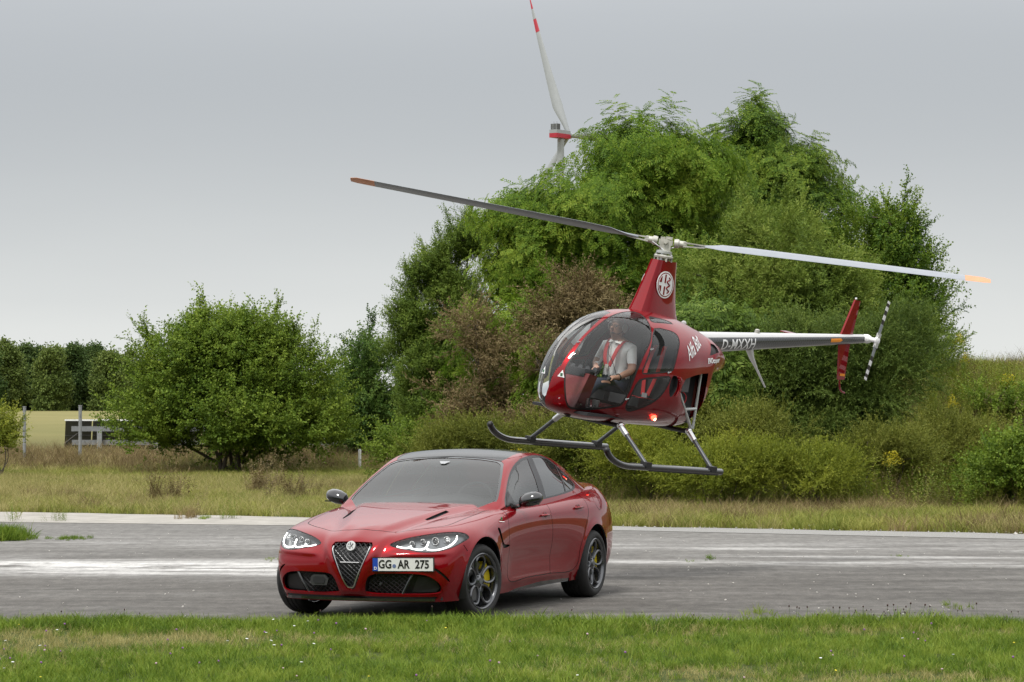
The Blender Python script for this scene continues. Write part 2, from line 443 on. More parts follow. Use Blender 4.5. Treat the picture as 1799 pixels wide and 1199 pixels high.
tot = M_a.math('ADD', M_a.math('MULTIPLY', b1, 1.1), M_a.math('ADD', M_a.math('MULTIPLY', b1b, .35), M_a.math('ADD', M_a.math('MULTIPLY', b2, .62), M_a.math('ADD', M_a.math('MULTIPLY', b3, .45), M_a.math('ADD', M_a.math('MULTIPLY', b4, .22), M_a.math('MULTIPLY', b5, .25))))))
st_ = M_a.math('MULTIPLY', tot, M_a.ramp(g3, [(.38, (0, 0, 0)), (.50, (.7, .7, .7)), (.60, (1.25, 1.25, 1.25))]), clamp=True)
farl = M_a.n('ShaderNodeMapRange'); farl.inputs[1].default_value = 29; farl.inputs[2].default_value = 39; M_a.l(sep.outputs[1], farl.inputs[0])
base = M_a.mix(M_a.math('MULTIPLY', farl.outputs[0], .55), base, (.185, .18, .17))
st2 = M_a.math('MULTIPLY', M_a.ramp(g3, [(.52, (0, 0, 0)), (.70, (1, 1, 1))]), .22)
base = M_a.mix(st2, base, (.34, .335, .32))
col = M_a.mix(st_, base, M_a.mix(g1, (.30, .295, .285), (.70, .69, .67)))
speck = M_a.n('ShaderNodeTexVoronoi'); speck.inputs['Scale'].default_value = 9; M_a.l(gp, speck.inputs[0])
sp = M_a.math('LESS_THAN', speck.outputs[0], .045)
g5 = M_a.noise(7, 5, .8, vec=gp, mapscale=(1, .45, 1)); col = M_a.mix(.75, col, M_a.ramp(g5, [(.33, (.62, .61, .60)), (.5, (1, 1, 1)), (.67, (1.38, 1.37, 1.35))]), 'MULTIPLY')
col = M_a.mix(M_a.math('MULTIPLY', sp, .7), col, (.5, .49, .47))
M_a.set(Base_Color=col, Roughness=.88, Specular_IOR_Level=.25); M_a.bump(g1, .35, .006)
xa = np.concatenate([np.linspace(-60, -12, 12), np.arange(-11, 11, .25), np.linspace(12, 40, 10)])
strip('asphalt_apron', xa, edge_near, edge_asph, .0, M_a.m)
M_c = Mat('concrete'); gp = M_c.n('ShaderNodeNewGeometry').outputs['Position']
q = M_c.noise(2.2, 6, .7, vec=gp); q2 = M_c.noise(60, 3, .7, vec=gp)
sxc = M_c.n('ShaderNodeSeparateXYZ'); M_c.l(gp, sxc.inputs[0]); mrc = M_c.n('ShaderNodeMapRange'); mrc.inputs[1].default_value = -3.; mrc.inputs[2].default_value = 2.; M_c.l(sxc.outputs[0], mrc.inputs[0])
M_c.set(Base_Color=M_c.mix(mrc.outputs[0], M_c.mix(.5, M_c.ramp(q, [(.3, (.25, .235, .21)), (.55, (.35, .33, .295)), (.75, (.43, .41, .375))]), M_c.ramp(q2, [(.3, (.7, .7, .7)), (.7, (1.15, 1.15, 1.15))]), 'MULTIPLY'), M_c.mix(.7, (.24, .235, .225), M_c.ramp(q2, [(.35, (.45, .45, .44)), (.65, (1.5, 1.5, 1.48))]), 'MULTIPLY')), Roughness=.92); M_c.bump(q2, .3, .01)
strip('concrete_strip', xa, lambda x: edge_asph(x) + .02, lambda x: edge_far(x) + .05 * math.sin(x * 5) + .06 * math.sin(x * 2.3), .004, M_c.m, 6)
# ================================================================== SCATTERING
def gn_scatter():
    g = bpy.data.node_groups.new('scatter', 'GeometryNodeTree')
    g.interface.new_socket('Geometry', in_out='INPUT', socket_type='NodeSocketGeometry'); g.interface.new_socket('Collection', in_out='INPUT', socket_type='NodeSocketCollection')
    g.interface.new_socket('Geometry', in_out='OUTPUT', socket_type='NodeSocketGeometry')
    N = g.nodes; i = N.new('NodeGroupInput'); o = N.new('NodeGroupOutput'); ci = N.new('GeometryNodeCollectionInfo'); ci.inputs['Separate Children'].default_value = True; ci.inputs['Reset Children'].default_value = True
    ip = N.new('GeometryNodeInstanceOnPoints'); ip.inputs['Pick Instance'].default_value = True
    def attr(nm, t): a = N.new('GeometryNodeInputNamedAttribute'); a.data_type = t; a.inputs['Name'].default_value = nm; return [s for s in a.outputs if s.enabled and s.name == 'Attribute'][0]
    g.links.new(i.outputs[0], ip.inputs['Points']); g.links.new(i.outputs[1], ci.inputs['Collection']); g.links.new(ci.outputs[0], ip.inputs['Instance'])
    g.links.new(attr('pick', 'INT'), ip.inputs['Instance Index'])
    er = N.new('FunctionNodeEulerToRotation'); g.links.new(attr('rot', 'FLOAT_VECTOR'), er.inputs[0]); g.links.new(er.outputs[0], ip.inputs['Rotation'])
    g.links.new(attr('scl', 'FLOAT_VECTOR'), ip.inputs['Scale']); g.links.new(ip.outputs[0], o.inputs[0]); return g
GN = gn_scatter()
def scatter(name, P, rot, scl, tcol, ntempl, parent=None, pick=None, **k):
    P = np.asarray(P, np.float32); n = len(P)
    me = bpy.data.meshes.new(name); me.vertices.add(n); me.vertices.foreach_set('co', P.ravel())
    scl = np.asarray(scl, np.float32)
    if scl.ndim == 1: scl = np.repeat(scl[:, None], 3, 1)
    a = me.attributes.new('rot', 'FLOAT_VECTOR', 'POINT'); a.data.foreach_set('vector', np.asarray(rot, np.float32).ravel())
    a = me.attributes.new('scl', 'FLOAT_VECTOR', 'POINT'); a.data.foreach_set('vector', scl.ravel())
    a = me.attributes.new('pick', 'INT', 'POINT'); a.data.foreach_set('value', (rng.integers(0, ntempl, n) if pick is None else pick).astype(np.int32)); me.update()
    o = link(name, me, parent, kind='stuff', **k)
    md = o.modifiers.new('scatter', 'NODES'); md.node_group = GN; md[GN.interface.items_tree[2].identifier if GN.interface.items_tree[2].in_out == 'INPUT' else [s for s in GN.interface.items_tree if s.in_out == 'INPUT' and s.name == 'Collection'][0].identifier] = tcol
    return o
def tcoll(name, meshes):
    c = bpy.data.collections.new(name)
    for i, m in enumerate(meshes):
        o = bpy.data.objects.new('%s_%02d' % (name, i), m); c.objects.link(o)
    return c
def leaf_mat(name, cols, trans=.35, rough=.55, clump=.7, vary=1.0):
    """cols: dark, mid, light leaf colours; varies leaf by leaf and clump by clump"""
    M = Mat(name); g = M.n('ShaderNodeNewGeometry'); oi = M.n('ShaderNodeObjectInfo')
    nz = M.noise(clump, 3, .5, vec=g.outputs['Position'])
    f = M.math('ADD', M.math('MULTIPLY', g.outputs['Random Per Island'], .42 * vary), M.math('MULTIPLY', oi.outputs['Random'], .38 * vary))
    f = M.math('ADD', f, M.math('MULTIPLY_ADD', nz, .9, -.35), clamp=True)
    c = M.ramp(f, [(.1, cols[0]), (.45, cols[1]), (.85, cols[2])])
    M.set(Base_Color=c, Roughness=rough, Specular_IOR_Level=.18)
    t = M.n('ShaderNodeBsdfTranslucent'); M.l(c, t.inputs[0]); x = M.n('ShaderNodeMixShader'); x.inputs[0].default_value = trans
    M.l(M.b.outputs[0], x.inputs[1]); M.l(t.outputs[0], x.inputs[2]); M.l(x.outputs[0], M.o.inputs[0]); return M.m
# ---- leaf clump templates
def leafquads(C, D, U, L, Wd, fold=.25):
    """C base, D direction, U up vector: rhombic folded leaves; returns V,F(tri)"""
    C, D, U = map(np.asarray, (C, D, U)); D = D / (np.linalg.norm(D, axis=1)[:, None] + 1e-9)
    Sd = np.cross(D, U); Sd /= (np.linalg.norm(Sd, axis=1)[:, None] + 1e-9); Nn = np.cross(Sd, D)
    L = np.asarray(L)[:, None]; Wd = np.asarray(Wd)[:, None]
    p0 = C; p1 = C + D * L * .45 + Sd * Wd * .5 + Nn * Wd * fold; p2 = C + D * L; p3 = C + D * L * .45 - Sd * Wd * .5 + Nn * Wd * fold
    V = np.stack([p0, p1, p2, p3], 1).reshape(-1, 3); n = len(C); b = np.arange(n)[:, None] * 4
    F = np.concatenate([b + [0, 1, 2], b + [0, 2, 3]], 0).reshape(-1, 3); return V, F
def templ(kind, mat, seed, r):
    r = np.random.default_rng(seed); C = []; D = []; U = []; L = []; Wd = []; sticks = []
    def add(c, d, u, l, w): C.append(c); D.append(d); U.append(u); L.append(l); Wd.append(w)
    def rv(s=1.): return r.normal(0, s, 3)
    z = np.array([0, 0, 1.])
    if kind == 'broad':      # side twigs around a leader
        for t in range(5):
            b = np.array([0, 0, .10 * t]); d = z * (.5 + .2 * t) + rv(.55) * [1, 1, .3]; d /= np.linalg.norm(d); ln = r.uniform(.22, .36)
            sticks.append((b, b + d * ln))
            for k in range(9):
                c = b + d * ln * (k + 1) / 9 + rv(.012); dd = d * .5 + rv(.7); add(c, dd, z + rv(.5), r.uniform(.05, .085), r.uniform(.035, .055))
    elif kind == 'fine':     # small narrow leaves on long shoots
        for t in range(7):
            b = np.array([0, 0, .05 * t]); d = z * .9 + rv(.5) * [1, 1, .2]; d /= np.linalg.norm(d); ln = r.uniform(.3, .5)
            sticks.append((b, b + d * ln))
            for k in range(14):
                c = b + d * ln * (k + 1) / 14 + rv(.008); dd = d * .9 + rv(.6); add(c, dd, z + rv(.6), r.uniform(.04, .07), r.uniform(.014, .024))
    elif kind == 'willow':
        for t in range(6):
            b = np.array([0, 0, .07 * t]); d = z * .8 + rv(.5) * [1, 1, .3]; d /= np.linalg.norm(d); ln = r.uniform(.25, .42)
            sticks.append((b, b + d * ln))
            for k in range(12):
                c = b + d * ln * (k + 1) / 12; dd = d * .6 + rv(.6); add(c, dd, z + rv(.4), r.uniform(.055, .085), r.uniform(.018, .028))
    elif kind in ('pinnate', 'bigpinnate'):
        big = kind == 'bigpinnate'; nf = 7 if not big else 6
        for t in range(nf):
            a = 2 * math.pi * t / nf + r.uniform(-.4, .4); b = np.array([0, 0, .04 * t * (1 if not big else .5)]); hd = np.array([math.cos(a), math.sin(a), 0])
            ln = r.uniform(.24, .34) * (1.9 if big else 1); el = r.uniform(.1, .8); npair = 8 if not big else 11; prev = b; dirv = hd * math.cos(el) + z * math.sin(el)
            for k in range(npair):
                dirv = dirv + np.array([0, 0, -.075]); dirv /= np.linalg.norm(dirv); p = prev + dirv * ln / npair; side = np.cross(dirv, z); side /= np.linalg.norm(side)
                if k: 
                    for s_ in (1, -1): add(p, side * s_ * .9 + dirv * .45 + rv(.12), z + rv(.25), r.uniform(.055, .075) * (1.9 if big else 1), r.uniform(.024, .032) * (1.5 if big else 1))
                if k == npair - 1: add(p, dirv, z, .05, .02)
                prev = p
            sticks.append((b, (b + prev) / 2 + z * .01)); sticks.append(((b + prev) / 2 + z * .01, prev))
    elif kind == 'clump':    # far foliage clump
        for k in range(60):
            c = rv(.5) * [1, 1, .8]; add(c, rv(1), rv(1), r.uniform(.25, .45), r.uniform(.2, .32))
    elif kind == 'needle':
        for t in range(9):
            d = np.array([1., 0, 0]) + rv(.25) * [.2, 1, .25]; b = np.array([.04 * t, 0, 0]); ln = r.uniform(.3, .5)
            for k in range(8): add(b + d * ln * k / 8, d + rv(.5) - z * .2, z, .10, .035)
    elif kind == 'weed':     # tall leafy stems
        for t in range(5):
            b = np.array([r.normal(0, .07), r.normal(0, .07), 0]); d = z + rv(.14) * [1, 1, 0]; ln = r.uniform(.5, .95); sticks.append((b, b + d * ln))
            for k in range(20):
                h = .1 + .9 * k / 20; c = b + d * ln * h; a = r.uniform(0, 6.28); add(c, np.array([math.cos(a), math.sin(a), r.uniform(-.1, .6)]), z, r.uniform(.06, .11) * (1.25 - .7 * h), r.uniform(.014, .022))
    elif kind == 'gold':     # yellow plumes
        for t in range(5):
            b = np.array([r.normal(0, .08), r.normal(0, .08), .75]); 
            for k in range(34):
                h = r.uniform(0, 1); a = r.uniform(0, 6.28); w = .10 * (1 - h); add(b + [w * math.cos(a), w * math.sin(a), h * .24], np.array([math.cos(a), math.sin(a), .6]), z, .035, .022)
    V, F = leafquads(C, D, U, L, Wd)
    if sticks and r is not None:
        sv = []; sf = []; n0 = len(V)
        for a, b in sticks:
            i = n0 + len(sv); a = np.asarray(a); b = np.asarray(b); w = .004 if kind not in ('bigpinnate',) else .006
            sv += [a + [w, 0, 0], a - [w, 0, 0], b, a + [0, w, 0], a - [0, w, 0]]; sf += [(i, i + 1, i + 2), (i + 3, i + 4, i + 2)]
        V = np.concatenate([V, np.array(sv)]); F = np.concatenate([F, np.array(sf)])
    return raw_mesh('leaf_clump', V, F, mat)
_tc = {}
def leaves(kind, mat, n=4):
    k = (kind, mat.name)
    if k not in _tc: _tc[k] = tcoll('leaves_%s_%s' % (kind, mat.name), [templ(kind, mat, 11 + i, rng) for i in range(n)])
    return _tc[k]
M_bark = simple('bark', (.10, .08, .06), .9, vary=.4, scale=30); M_barkl = simple('bark_pale', (.20, .18, .15), .85, vary=.4, scale=20)
def dir_euler(D, spin):
    """euler that carries +Z to D"""
    D = D / np.linalg.norm(D, axis=1)[:, None]
    th = np.arccos(np.clip(D[:, 2], -1, 1)); ph = np.arctan2(D[:, 1], D[:, 0])
    return np.stack([np.zeros(len(D)), th, ph], 1)   # applied X, Y, Z
def blob_world(b, Y):
    px, py, rx, ry = b[:4]; dy = b[4] if len(b) > 4 else 0.; s = FPX / (Y + dy); c = at(px, py, Y + dy)
    return np.array(c), np.array([rx / s, .85 * rx / s + .15, ry / s])
def tree(name, label, cat, base, Y, blobs, kind, mat, dens=1., scale=1., up=.5, stems=1, trunk=.12, bark=None, wild=.12, hollow=.45, limbs=26, group=None, tips=0, gap=.0, seed=0, flat=0.):
    """trunk, limbs and a crown of leaf clumps filling the given blobs (x,z radii taken at the tree's own distance)"""
    r = np.random.default_rng(seed + int(abs(base[0])) * 7 + 3)
    bx = float(at(base[0], base[1], Y).x); by = Y; bz = gzf(bx, by) - .05
    root = empty(name, (bx, by, bz), label, cat, group); bark = bark or M_bark
    Ps = []; Ds = []; W = [blob_world(b, Y) for b in blobs]
    area = [4 * math.pi * ((w[1][0] * w[1][1]) ** 1.6 / 3 + (w[1][0] * w[1][2]) ** 1.6 / 3 + (w[1][1] * w[1][2]) ** 1.6 / 3) ** (1 / 1.6) for w in W]
    for (c, rad), A in zip(W, area):
        n = int(A * 30 * dens / scale ** 2); per = 12; nc = max(4, n // per); u = r.normal(size=(nc, 3)); u /= np.linalg.norm(u, axis=1)[:, None]
        rr = hollow + (1 - hollow) * r.random(nc) ** .45; rr = np.minimum(rr * (1 + r.normal(0, wild, nc)), 1.03)
        lump = 1 + .10 * wav(u[:, 0] * 3 + c[0], u[:, 2] * 3 + c[2] + u[:, 1] * 2, 1.6, seed + 5)
        cs = (.24 * scale * r.uniform(.6, 1.35, nc)).clip(0, rad.min() * .5); C = c + u * np.maximum(rad[None] - cs[:, None] * 1.15, rad[None] * .35) * (rr * lump)[:, None]
        ci = np.repeat(np.arange(nc), per); off = r.normal(size=(nc * per, 3)) * [1, 1, .55]
        P = C[ci] + off * cs[ci][:, None] + u[ci] * [1, 1, .3] * (np.abs(r.normal(0, .5, len(ci))) * cs[ci])[:, None]
        Ps.append(P); Ds.append(u[ci] * [1, 1, .6] + off * .45 + [0, 0, up] + r.normal(0, .2, (len(ci), 3)))
    P = np.concatenate(Ps); D = np.concatenate(Ds)
    if tips:      # long shoots breaking the outline
        c, rad = W[0]; 
        for k in range(tips):
            (c, rad) = W[r.integers(len(W))]; a = r.normal(size=3); a[2] = abs(a[2]) + .5; a /= np.linalg.norm(a); s0 = c + a * rad * .95; ln = r.uniform(.10, .42) * scale
            for t in np.linspace(0, 1, 6): P = np.vstack([P, s0 + (a * .5 + [0, 0, .8]) * ln * t]); D = np.vstack([D, [a + [0, 0, 1.2]]])
    if gap:
        v = wav(P[:, 0] * 2.1, P[:, 2] * 2.1 + P[:, 1], 1.4, seed + 31) + .6 * wav(P[:, 0] * 5, P[:, 2] * 5 - P[:, 1] * 2, 1.2, seed + 32); k = v > np.quantile(v, gap); P = P[k]; D = D[k]
    k = P[:, 2] > gz(P[:, 0], P[:, 1]) + .02; P = P[k]; D = D[k]
    # limbs
    m = MB(); hubs = []
    b0 = np.array([bx, by, bz])
    for s_ in range(stems):
        tgt = W[s_ % len(W)][0]; off = r.normal(0, .22 if stems > 1 else 0, 3) * [1, 1, 0]; p0 = b0 + off * (1 if stems > 1 else 0); mid = p0 * .5 + tgt * .5 + r.normal(0, .12, 3); mid[2] = p0[2] + (tgt[2] - p0[2]) * .5
        pts = spl([p0, p0 * .75 + mid * .25 + r.normal(0, .05, 3) * [1, 1, 0], mid, tgt], 4); k0 = trunk * (1 if stems == 1 else .45)
        m.tube([tuple(p - [bx, by, bz]) for p in pts], [k0 * (1 - .75 * i / (len(pts) - 1)) for i in range(len(pts))], 7); hubs += [pts[len(pts) // 3], pts[len(pts) // 2], pts[-3], pts[-1]]
    m.build('trunk', bark, root)
    if limbs and len(P):
        m = MB(); hubs = np.array(hubs)
        for k in r.choice(len(P), min(limbs, len(P)), replace=False):
            e = P[k]; hh = hubs[hubs[:, 2] < e[2] + .3] if (hubs[:, 2] < e[2] + .3).any() else hubs; h = hh[np.argmin(np.linalg.norm(hh - e, axis=1))]
            md = (h + e) / 2 + r.normal(0, .08, 3) + [0, 0, .06]; m.tube([tuple(q - [bx, by, bz]) for q in spl([h, md, e], 3)], [trunk * .28, trunk * .24, trunk * .2, trunk * .16, trunk * .12, trunk * .09, .006][:7], 5)
        m.build('limbs', bark, root, kind='stuff')
    tc = leaves(kind, mat)
    rot = dir_euler(D, 0); rot[:, 0] = 0
    # spin about own axis first: XYZ euler applies X, then Y, then Z, so spin is put in a pre-rotated template pick plus jitter
    sc = scale * r.uniform(.75, 1.25, len(P)); sc = np.stack([sc * np.where(r.random(len(P)) < .5, -1, 1), sc, sc], 1)
    scatter('crown', P - [bx, by, bz], rot, sc, tc, 4, root)
    return root
# ---- grass templates
def tuft(mat, seed, n, h, w, spread, lean, seg=3):
    r = np.random.default_rng(seed); V = []; F = []
    for k in range(n):
        a = r.uniform(0, 6.28); rr = spread * math.sqrt(r.random()); b = np.array([rr * math.cos(a), rr * math.sin(a), 0]); hh = h * r.uniform(.45, 1.15); a2 = r.uniform(0, 6.28); ln = lean * r.uniform(.2, 1.4); d = np.array([math.cos(a2), math.sin(a2), 0]); s_ = np.array([-math.sin(a2), math.cos(a2), 0]); a3 = r.uniform(0, 3.14); s_ = np.array([math.cos(a3), math.sin(a3), 0])
        i0 = len(V); ww = w * r.uniform(.6, 1.2)
        for q in range(seg):
            t = q / seg; c = b + np.array([0, 0, hh * (t - .25 * ln * t * t)]) + d * hh * ln * t * t; V += [c + s_ * ww * (1 - t * .7) / 2, c - s_ * ww * (1 - t * .7) / 2]
        V.append(b + np.array([0, 0, hh * (1 - .25 * ln)]) + d * hh * ln)
        for q in range(seg - 1):
            j = i0 + 2 * q; F += [(j, j + 1, j + 3), (j, j + 3, j + 2)]
        j = i0 + 2 * (seg - 1); F.append((j, j + 1, j + 2))
    return raw_mesh('tuft', np.array(V), np.array(F), mat)
def jit(n, x0, x1, y0, y1): return rng.uniform(x0, x1, n), rng.uniform(y0, y1, n)
def rotz(n, tilt=.12): return np.stack([rng.normal(0, tilt, n), rng.normal(0, tilt, n), rng.uniform(0, 6.28, n)], 1)
M_gr = leaf_mat('grass_green', [(0.054, 0.103, 0.011), (0.141, 0.224, 0.022), (0.270, 0.326, 0.050)], .3, clump=1.3)
M_gy = leaf_mat('grass_straw', [(0.154, 0.160, 0.042), (0.330, 0.297, 0.105), (0.506, 0.440, 0.200)], .3, clump=1.2)
M_gb = leaf_mat('grass_brown', [(.075, .052, .024), (.19, .14, .06), (.34, .26, .13)], .25, clump=1.)
M_gm = leaf_mat('grass_meadow', [(0.115, 0.154, 0.022), (0.253, 0.275, 0.055), (0.391, 0.363, 0.100)], .3, clump=.5)
t_near = tcoll('grass_near', [tuft(M_gr, i, 26, .085, .0055, .055, .75) for i in range(4)] + [tuft(M_gy, 40 + i, 14, .075, .004, .06, 1.0) for i in range(2)])
n = 21000; x, y = jit(n, -7.5, 7.5, 14.5, 23.45); keep = (np.abs(x) < y * .25 + 1.2); x, y = x[keep], y[keep]
keep = y < edge_near(x) + .05 + .10 * wav(x, y, 5, 8); x, y = x[keep], y[keep]
edge = ss(22.3, 23.2, y); dry = (wav(x, y * 1.4, 1.4, 22) + .5 * wav(x, y, 4., 23) + rng.normal(0, .25, len(x))) > .25
pick = np.where(dry & (edge < .6), rng.integers(4, 6, len(x)), rng.integers(0, 4, len(x)))
sc = rng.uniform(.6, 1.2, len(x)) * (1 + .35 * wav(x, y, 2.4, 24)) * (1 + .8 * edge * (.6 + .6 * wav(x, 0 * x, 2.8, 25)))
scatter('grass', np.stack([x, y, gz(x, y) - .01], 1), rotz(len(x)), sc, t_near, 6, pick=pick, label='short green lawn with clover patches in front of the asphalt', cat='grass')
t_mid = tcoll('grass_mid', [tuft(M_gm, 60 + i, 22, .22, .011, .16, .8) for i in range(3)] + [tuft(M_gy, 70 + i, 22, .26, .009, .15, .8) for i in range(3)] + [tuft(M_gb, 80 + i, 20, .34, .009, .16, .9) for i in range(2)])
# dry meadow on the left
n = 36000; x, y = jit(n, -19, 3, 41.5, 79); k = (y > edge_far(x) + .1) & (np.abs(x) < y * .2 + 3); x, y = x[k], y[k]
gr_ = wav(x * .6, y, .5, 40) + .5 * wav(x, y, 1.7, 41) + .9 * np.exp(-((y - (69 + .5 * wav(x, y, .5, 44))) / 2.6) ** 2) - .55 * np.exp(-((y - 58) / 6) ** 2); bern = ss(71.5, 74.5, y)
pick = np.where(rng.random(len(x)) < .75 * bern, rng.integers(6, 8, len(x)), np.where(gr_ + rng.normal(0, .3, len(x)) > .22, rng.integers(0, 3, len(x)), rng.integers(3, 6, len(x))))
pick = np.where((wav(x * 1.0, y * .6, .9, 43) > .42) & (rng.random(len(x)) < .35), rng.integers(6, 8, len(x)), pick)
scatter('meadow_grass', np.stack([x, y, gz(x, y) - .01], 1), rotz(len(x)), rng.uniform(.4, 1.1, len(x)) * (1 + .5 * bern), t_mid, 8, pick=pick, label='dry yellow meadow grass beyond the concrete strip at left', cat='grass')
# right verge and slope
n = 42000; x, y = jit(n, 0, 18, 37.5, 68); k = (y > edge_far(x) + .08) & (np.abs(x) < y * .2 + 3); x, y = x[k], y[k]
gr_ = wav(x, y, .8, 50) + .6 * wav(x, y, 2.1, 51); hi = ss(56, 61, y)
pick = np.where(gr_ + rng.normal(0, .25, len(x)) + .5 * hi > -.22, rng.integers(0, 3, len(x)), np.where(rng.random(len(x)) < .55, rng.integers(3, 6, len(x)), rng.integers(6, 8, len(x))))
scatter('verge_grass', np.stack([x, y, gz(x, y) - .01], 1), rotz(len(x)), rng.uniform(.45, 1.2, len(x)) * (1 + .4 * hi), t_mid, 8, pick=pick, label='mixed green and dry grass on the verge and slope at right', cat='grass')
# ================================================================== TREES AND SHRUBS
L_mid = leaf_mat('leaf_mid', [(0.054, 0.100, 0.010), (0.136, 0.213, 0.022), (0.257, 0.335, 0.045)])
L_dark = leaf_mat('leaf_dark', [(0.029, 0.069, 0.013), (0.072, 0.138, 0.022), (0.143, 0.213, 0.039)])
L_rob = leaf_mat('leaf_locust', [(0.058, 0.119, 0.012), (0.144, 0.243, 0.022), (0.270, 0.352, 0.040)], .42)
L_robd = leaf_mat('leaf_locust_dark', [(0.044, 0.095, 0.012), (0.109, 0.189, 0.020), (0.234, 0.309, 0.034)], .35)
L_birch = leaf_mat('leaf_birch', [(0.057, 0.105, 0.017), (0.132, 0.203, 0.029), (0.246, 0.321, 0.055)])
L_will = leaf_mat('leaf_willow', [(0.072, 0.119, 0.018), (0.165, 0.238, 0.035), (0.297, 0.356, 0.070)], .4)
L_brown = leaf_mat('leaf_dead', [(0.081, 0.059, 0.026), (0.171, 0.124, 0.055), (0.285, 0.227, 0.110)], .25)
L_broom = leaf_mat('leaf_broom', [(0.046, 0.082, 0.016), (0.101, 0.155, 0.028), (0.186, 0.245, 0.050)])
L_sumac = leaf_mat('leaf_sumac', [(0.061, 0.110, 0.018), (0.132, 0.210, 0.032), (0.242, 0.315, 0.063)], .4)
L_oliv = leaf_mat('leaf_olive', [(0.075, 0.096, 0.014), (0.161, 0.186, 0.028), (0.287, 0.294, 0.060)])
L_yel = leaf_mat('leaf_yellowgreen', [(.10, .135, .014), (.21, .25, .028), (.36, .38, .055)], .4)
L_gold = leaf_mat('flower_gold', [(.30, .27, .015), (.46, .40, .02), (.60, .52, .04)], .3)
L_far = leaf_mat('leaf_far', [(0.040, 0.077, 0.022), (0.081, 0.131, 0.034), (0.150, 0.206, 0.060)], .3, clump=.12)
L_farl = leaf_mat('leaf_far_light', [(0.069, 0.103, 0.024), (0.127, 0.178, 0.039), (0.218, 0.265, 0.066)], .3, clump=.12)
L_spr = leaf_mat('needle_spruce', [(.010, .022, .012), (.022, .040, .020), (.04, .06, .03)], .15)
tree('willow_bush', 'big round multi-stemmed green bush standing left of the car beyond the meadow', 'tree', (400, 835), 71, [(400, 638, 100, 66), (318, 668, 76, 84), (488, 672, 80, 84), (400, 734, 156, 80), (545, 745, 44, 60), (264, 748, 48, 56), (352, 614, 62, 46), (448, 612, 62, 48), (400, 606, 60, 46)], 'broad', L_mid, dens=1.25, scale=1.0, up=.8, stems=9, trunk=.16, tips=16, gap=.10, seed=1)
tree('dark_tree', 'dark green leafy tree between the round bush and the tall thicket', 'tree', (640, 830), 77, [(650, 635, 30, 46), (645, 720, 54, 56), (618, 765, 36, 42), (685, 750, 36, 50), (655, 685, 46, 50)], 'broad', L_dark, dens=1.2, up=.9, trunk=.13, tips=10, gap=.15, seed=2)
tree('small_tree', 'small distant tree peeping out right behind the round bush', 'tree', (592, 800), 98, [(590, 668, 26, 34), (594, 715, 32, 42)], 'broad', L_dark, dens=.8, scale=1.2, up=.8, trunk=.1, seed=3)
r_ = empty('spruce_tree', (at(545, 800, 125).x, 125, 0), 'dark pointed spruce rising just behind the round bush', 'tree')
m = MB(); m.tube([(0, 0, 0), (0, 0, 4.6)], [.1, .02], 7); m.build('trunk', M_bark, r_)
P = []; D = []
for k in range(300):
    h = 1 - rng.random() ** 1.4; a = rng.uniform(0, 6.28); rad = (1 - h) * 1.25 * rng.uniform(.55, 1); P.append((rad * math.cos(a), rad * math.sin(a), .4 + h * 4.3)); D.append((0, rng.uniform(.1, .4), a))
scatter('crown', P, D, rng.uniform(.5, .8, 300) * np.array([max(.35, 1.15 - p[2] / 5) for p in P]), leaves('needle', L_spr), 4, r_)
tree('birch_tree', 'slender wispy tree forming the left shoulder of the tall thicket', 'tree', (770, 850), 66, [(825, 430, 36, 52), (790, 480, 45, 60), (748, 510, 30, 45), (790, 560, 66, 70), (728, 570, 36, 42), (712, 625, 30, 36), (760, 650, 72, 70), (770, 730, 80, 70), (835, 640, 50, 90)], 'broad', L_birch, dens=1.5, scale=.62, up=1.5, stems=4, trunk=.14, tips=34, gap=.25, wild=.16, hollow=.3, seed=4)
tree('locust_tree', 'tallest bright green feathery locust tree behind the rotor head', 'tree', (1080, 860), 61, [(1130, 285, 105, 62), (1075, 320, 58, 58), (1205, 320, 80, 80), (912, 392, 55, 42), (978, 378, 46, 40), (950, 420, 60, 50), (1080, 400, 150, 110), (960, 470, 95, 85), (1180, 440, 100, 95), (1050, 540, 120, 95), (905, 500, 45, 60)], 'pinnate', L_rob, dens=1.05, scale=1.15, up=.25, stems=3, trunk=.2, tips=22, gap=.16, wild=.13, seed=5, limbs=50)
tree('locust_tree', 'lower bright locust growth hanging left of the helicopter cabin', 'tree', (900, 860), 59, [(905, 590, 80, 75), (900, 690, 90, 85), (860, 620, 50, 60), (960, 610, 60, 60), (840, 745, 60, 55)], 'pinnate', L_rob, dens=1.0, scale=1.1, up=.2, stems=3, trunk=.12, gap=.2, seed=6)
tree('dark_locust_tree', 'dark green locust tree with the highest tip behind the right rotor blade', 'tree', (1360, 850), 66, [(1325, 265, 45, 50), (1280, 310, 75, 65), (1385, 320, 75, 60), (1330, 380, 120, 85), (1440, 385, 52, 60), (1300, 470, 120, 90), (1400, 460, 100, 80), (1335, 225, 22, 26)], 'pinnate', L_robd, dens=1.15, scale=1.15, up=.5, stems=3, trunk=.2, tips=26, gap=.14, seed=7, limbs=40)
tree('willow_tree', 'light green willow in front of the dark locust right of the rotor mast', 'tree', (1370, 850), 57, [(1355, 420, 62, 52), (1275, 500, 80, 62), (1390, 490, 105, 78), (1460, 530, 62, 70), (1340, 560, 140, 62), (1240, 560, 50, 50), (1440, 610, 80, 60)], 'willow', L_will, dens=1.1, scale=1.0, up=.8, stems=4, trunk=.15, tips=24, gap=.16, seed=8)
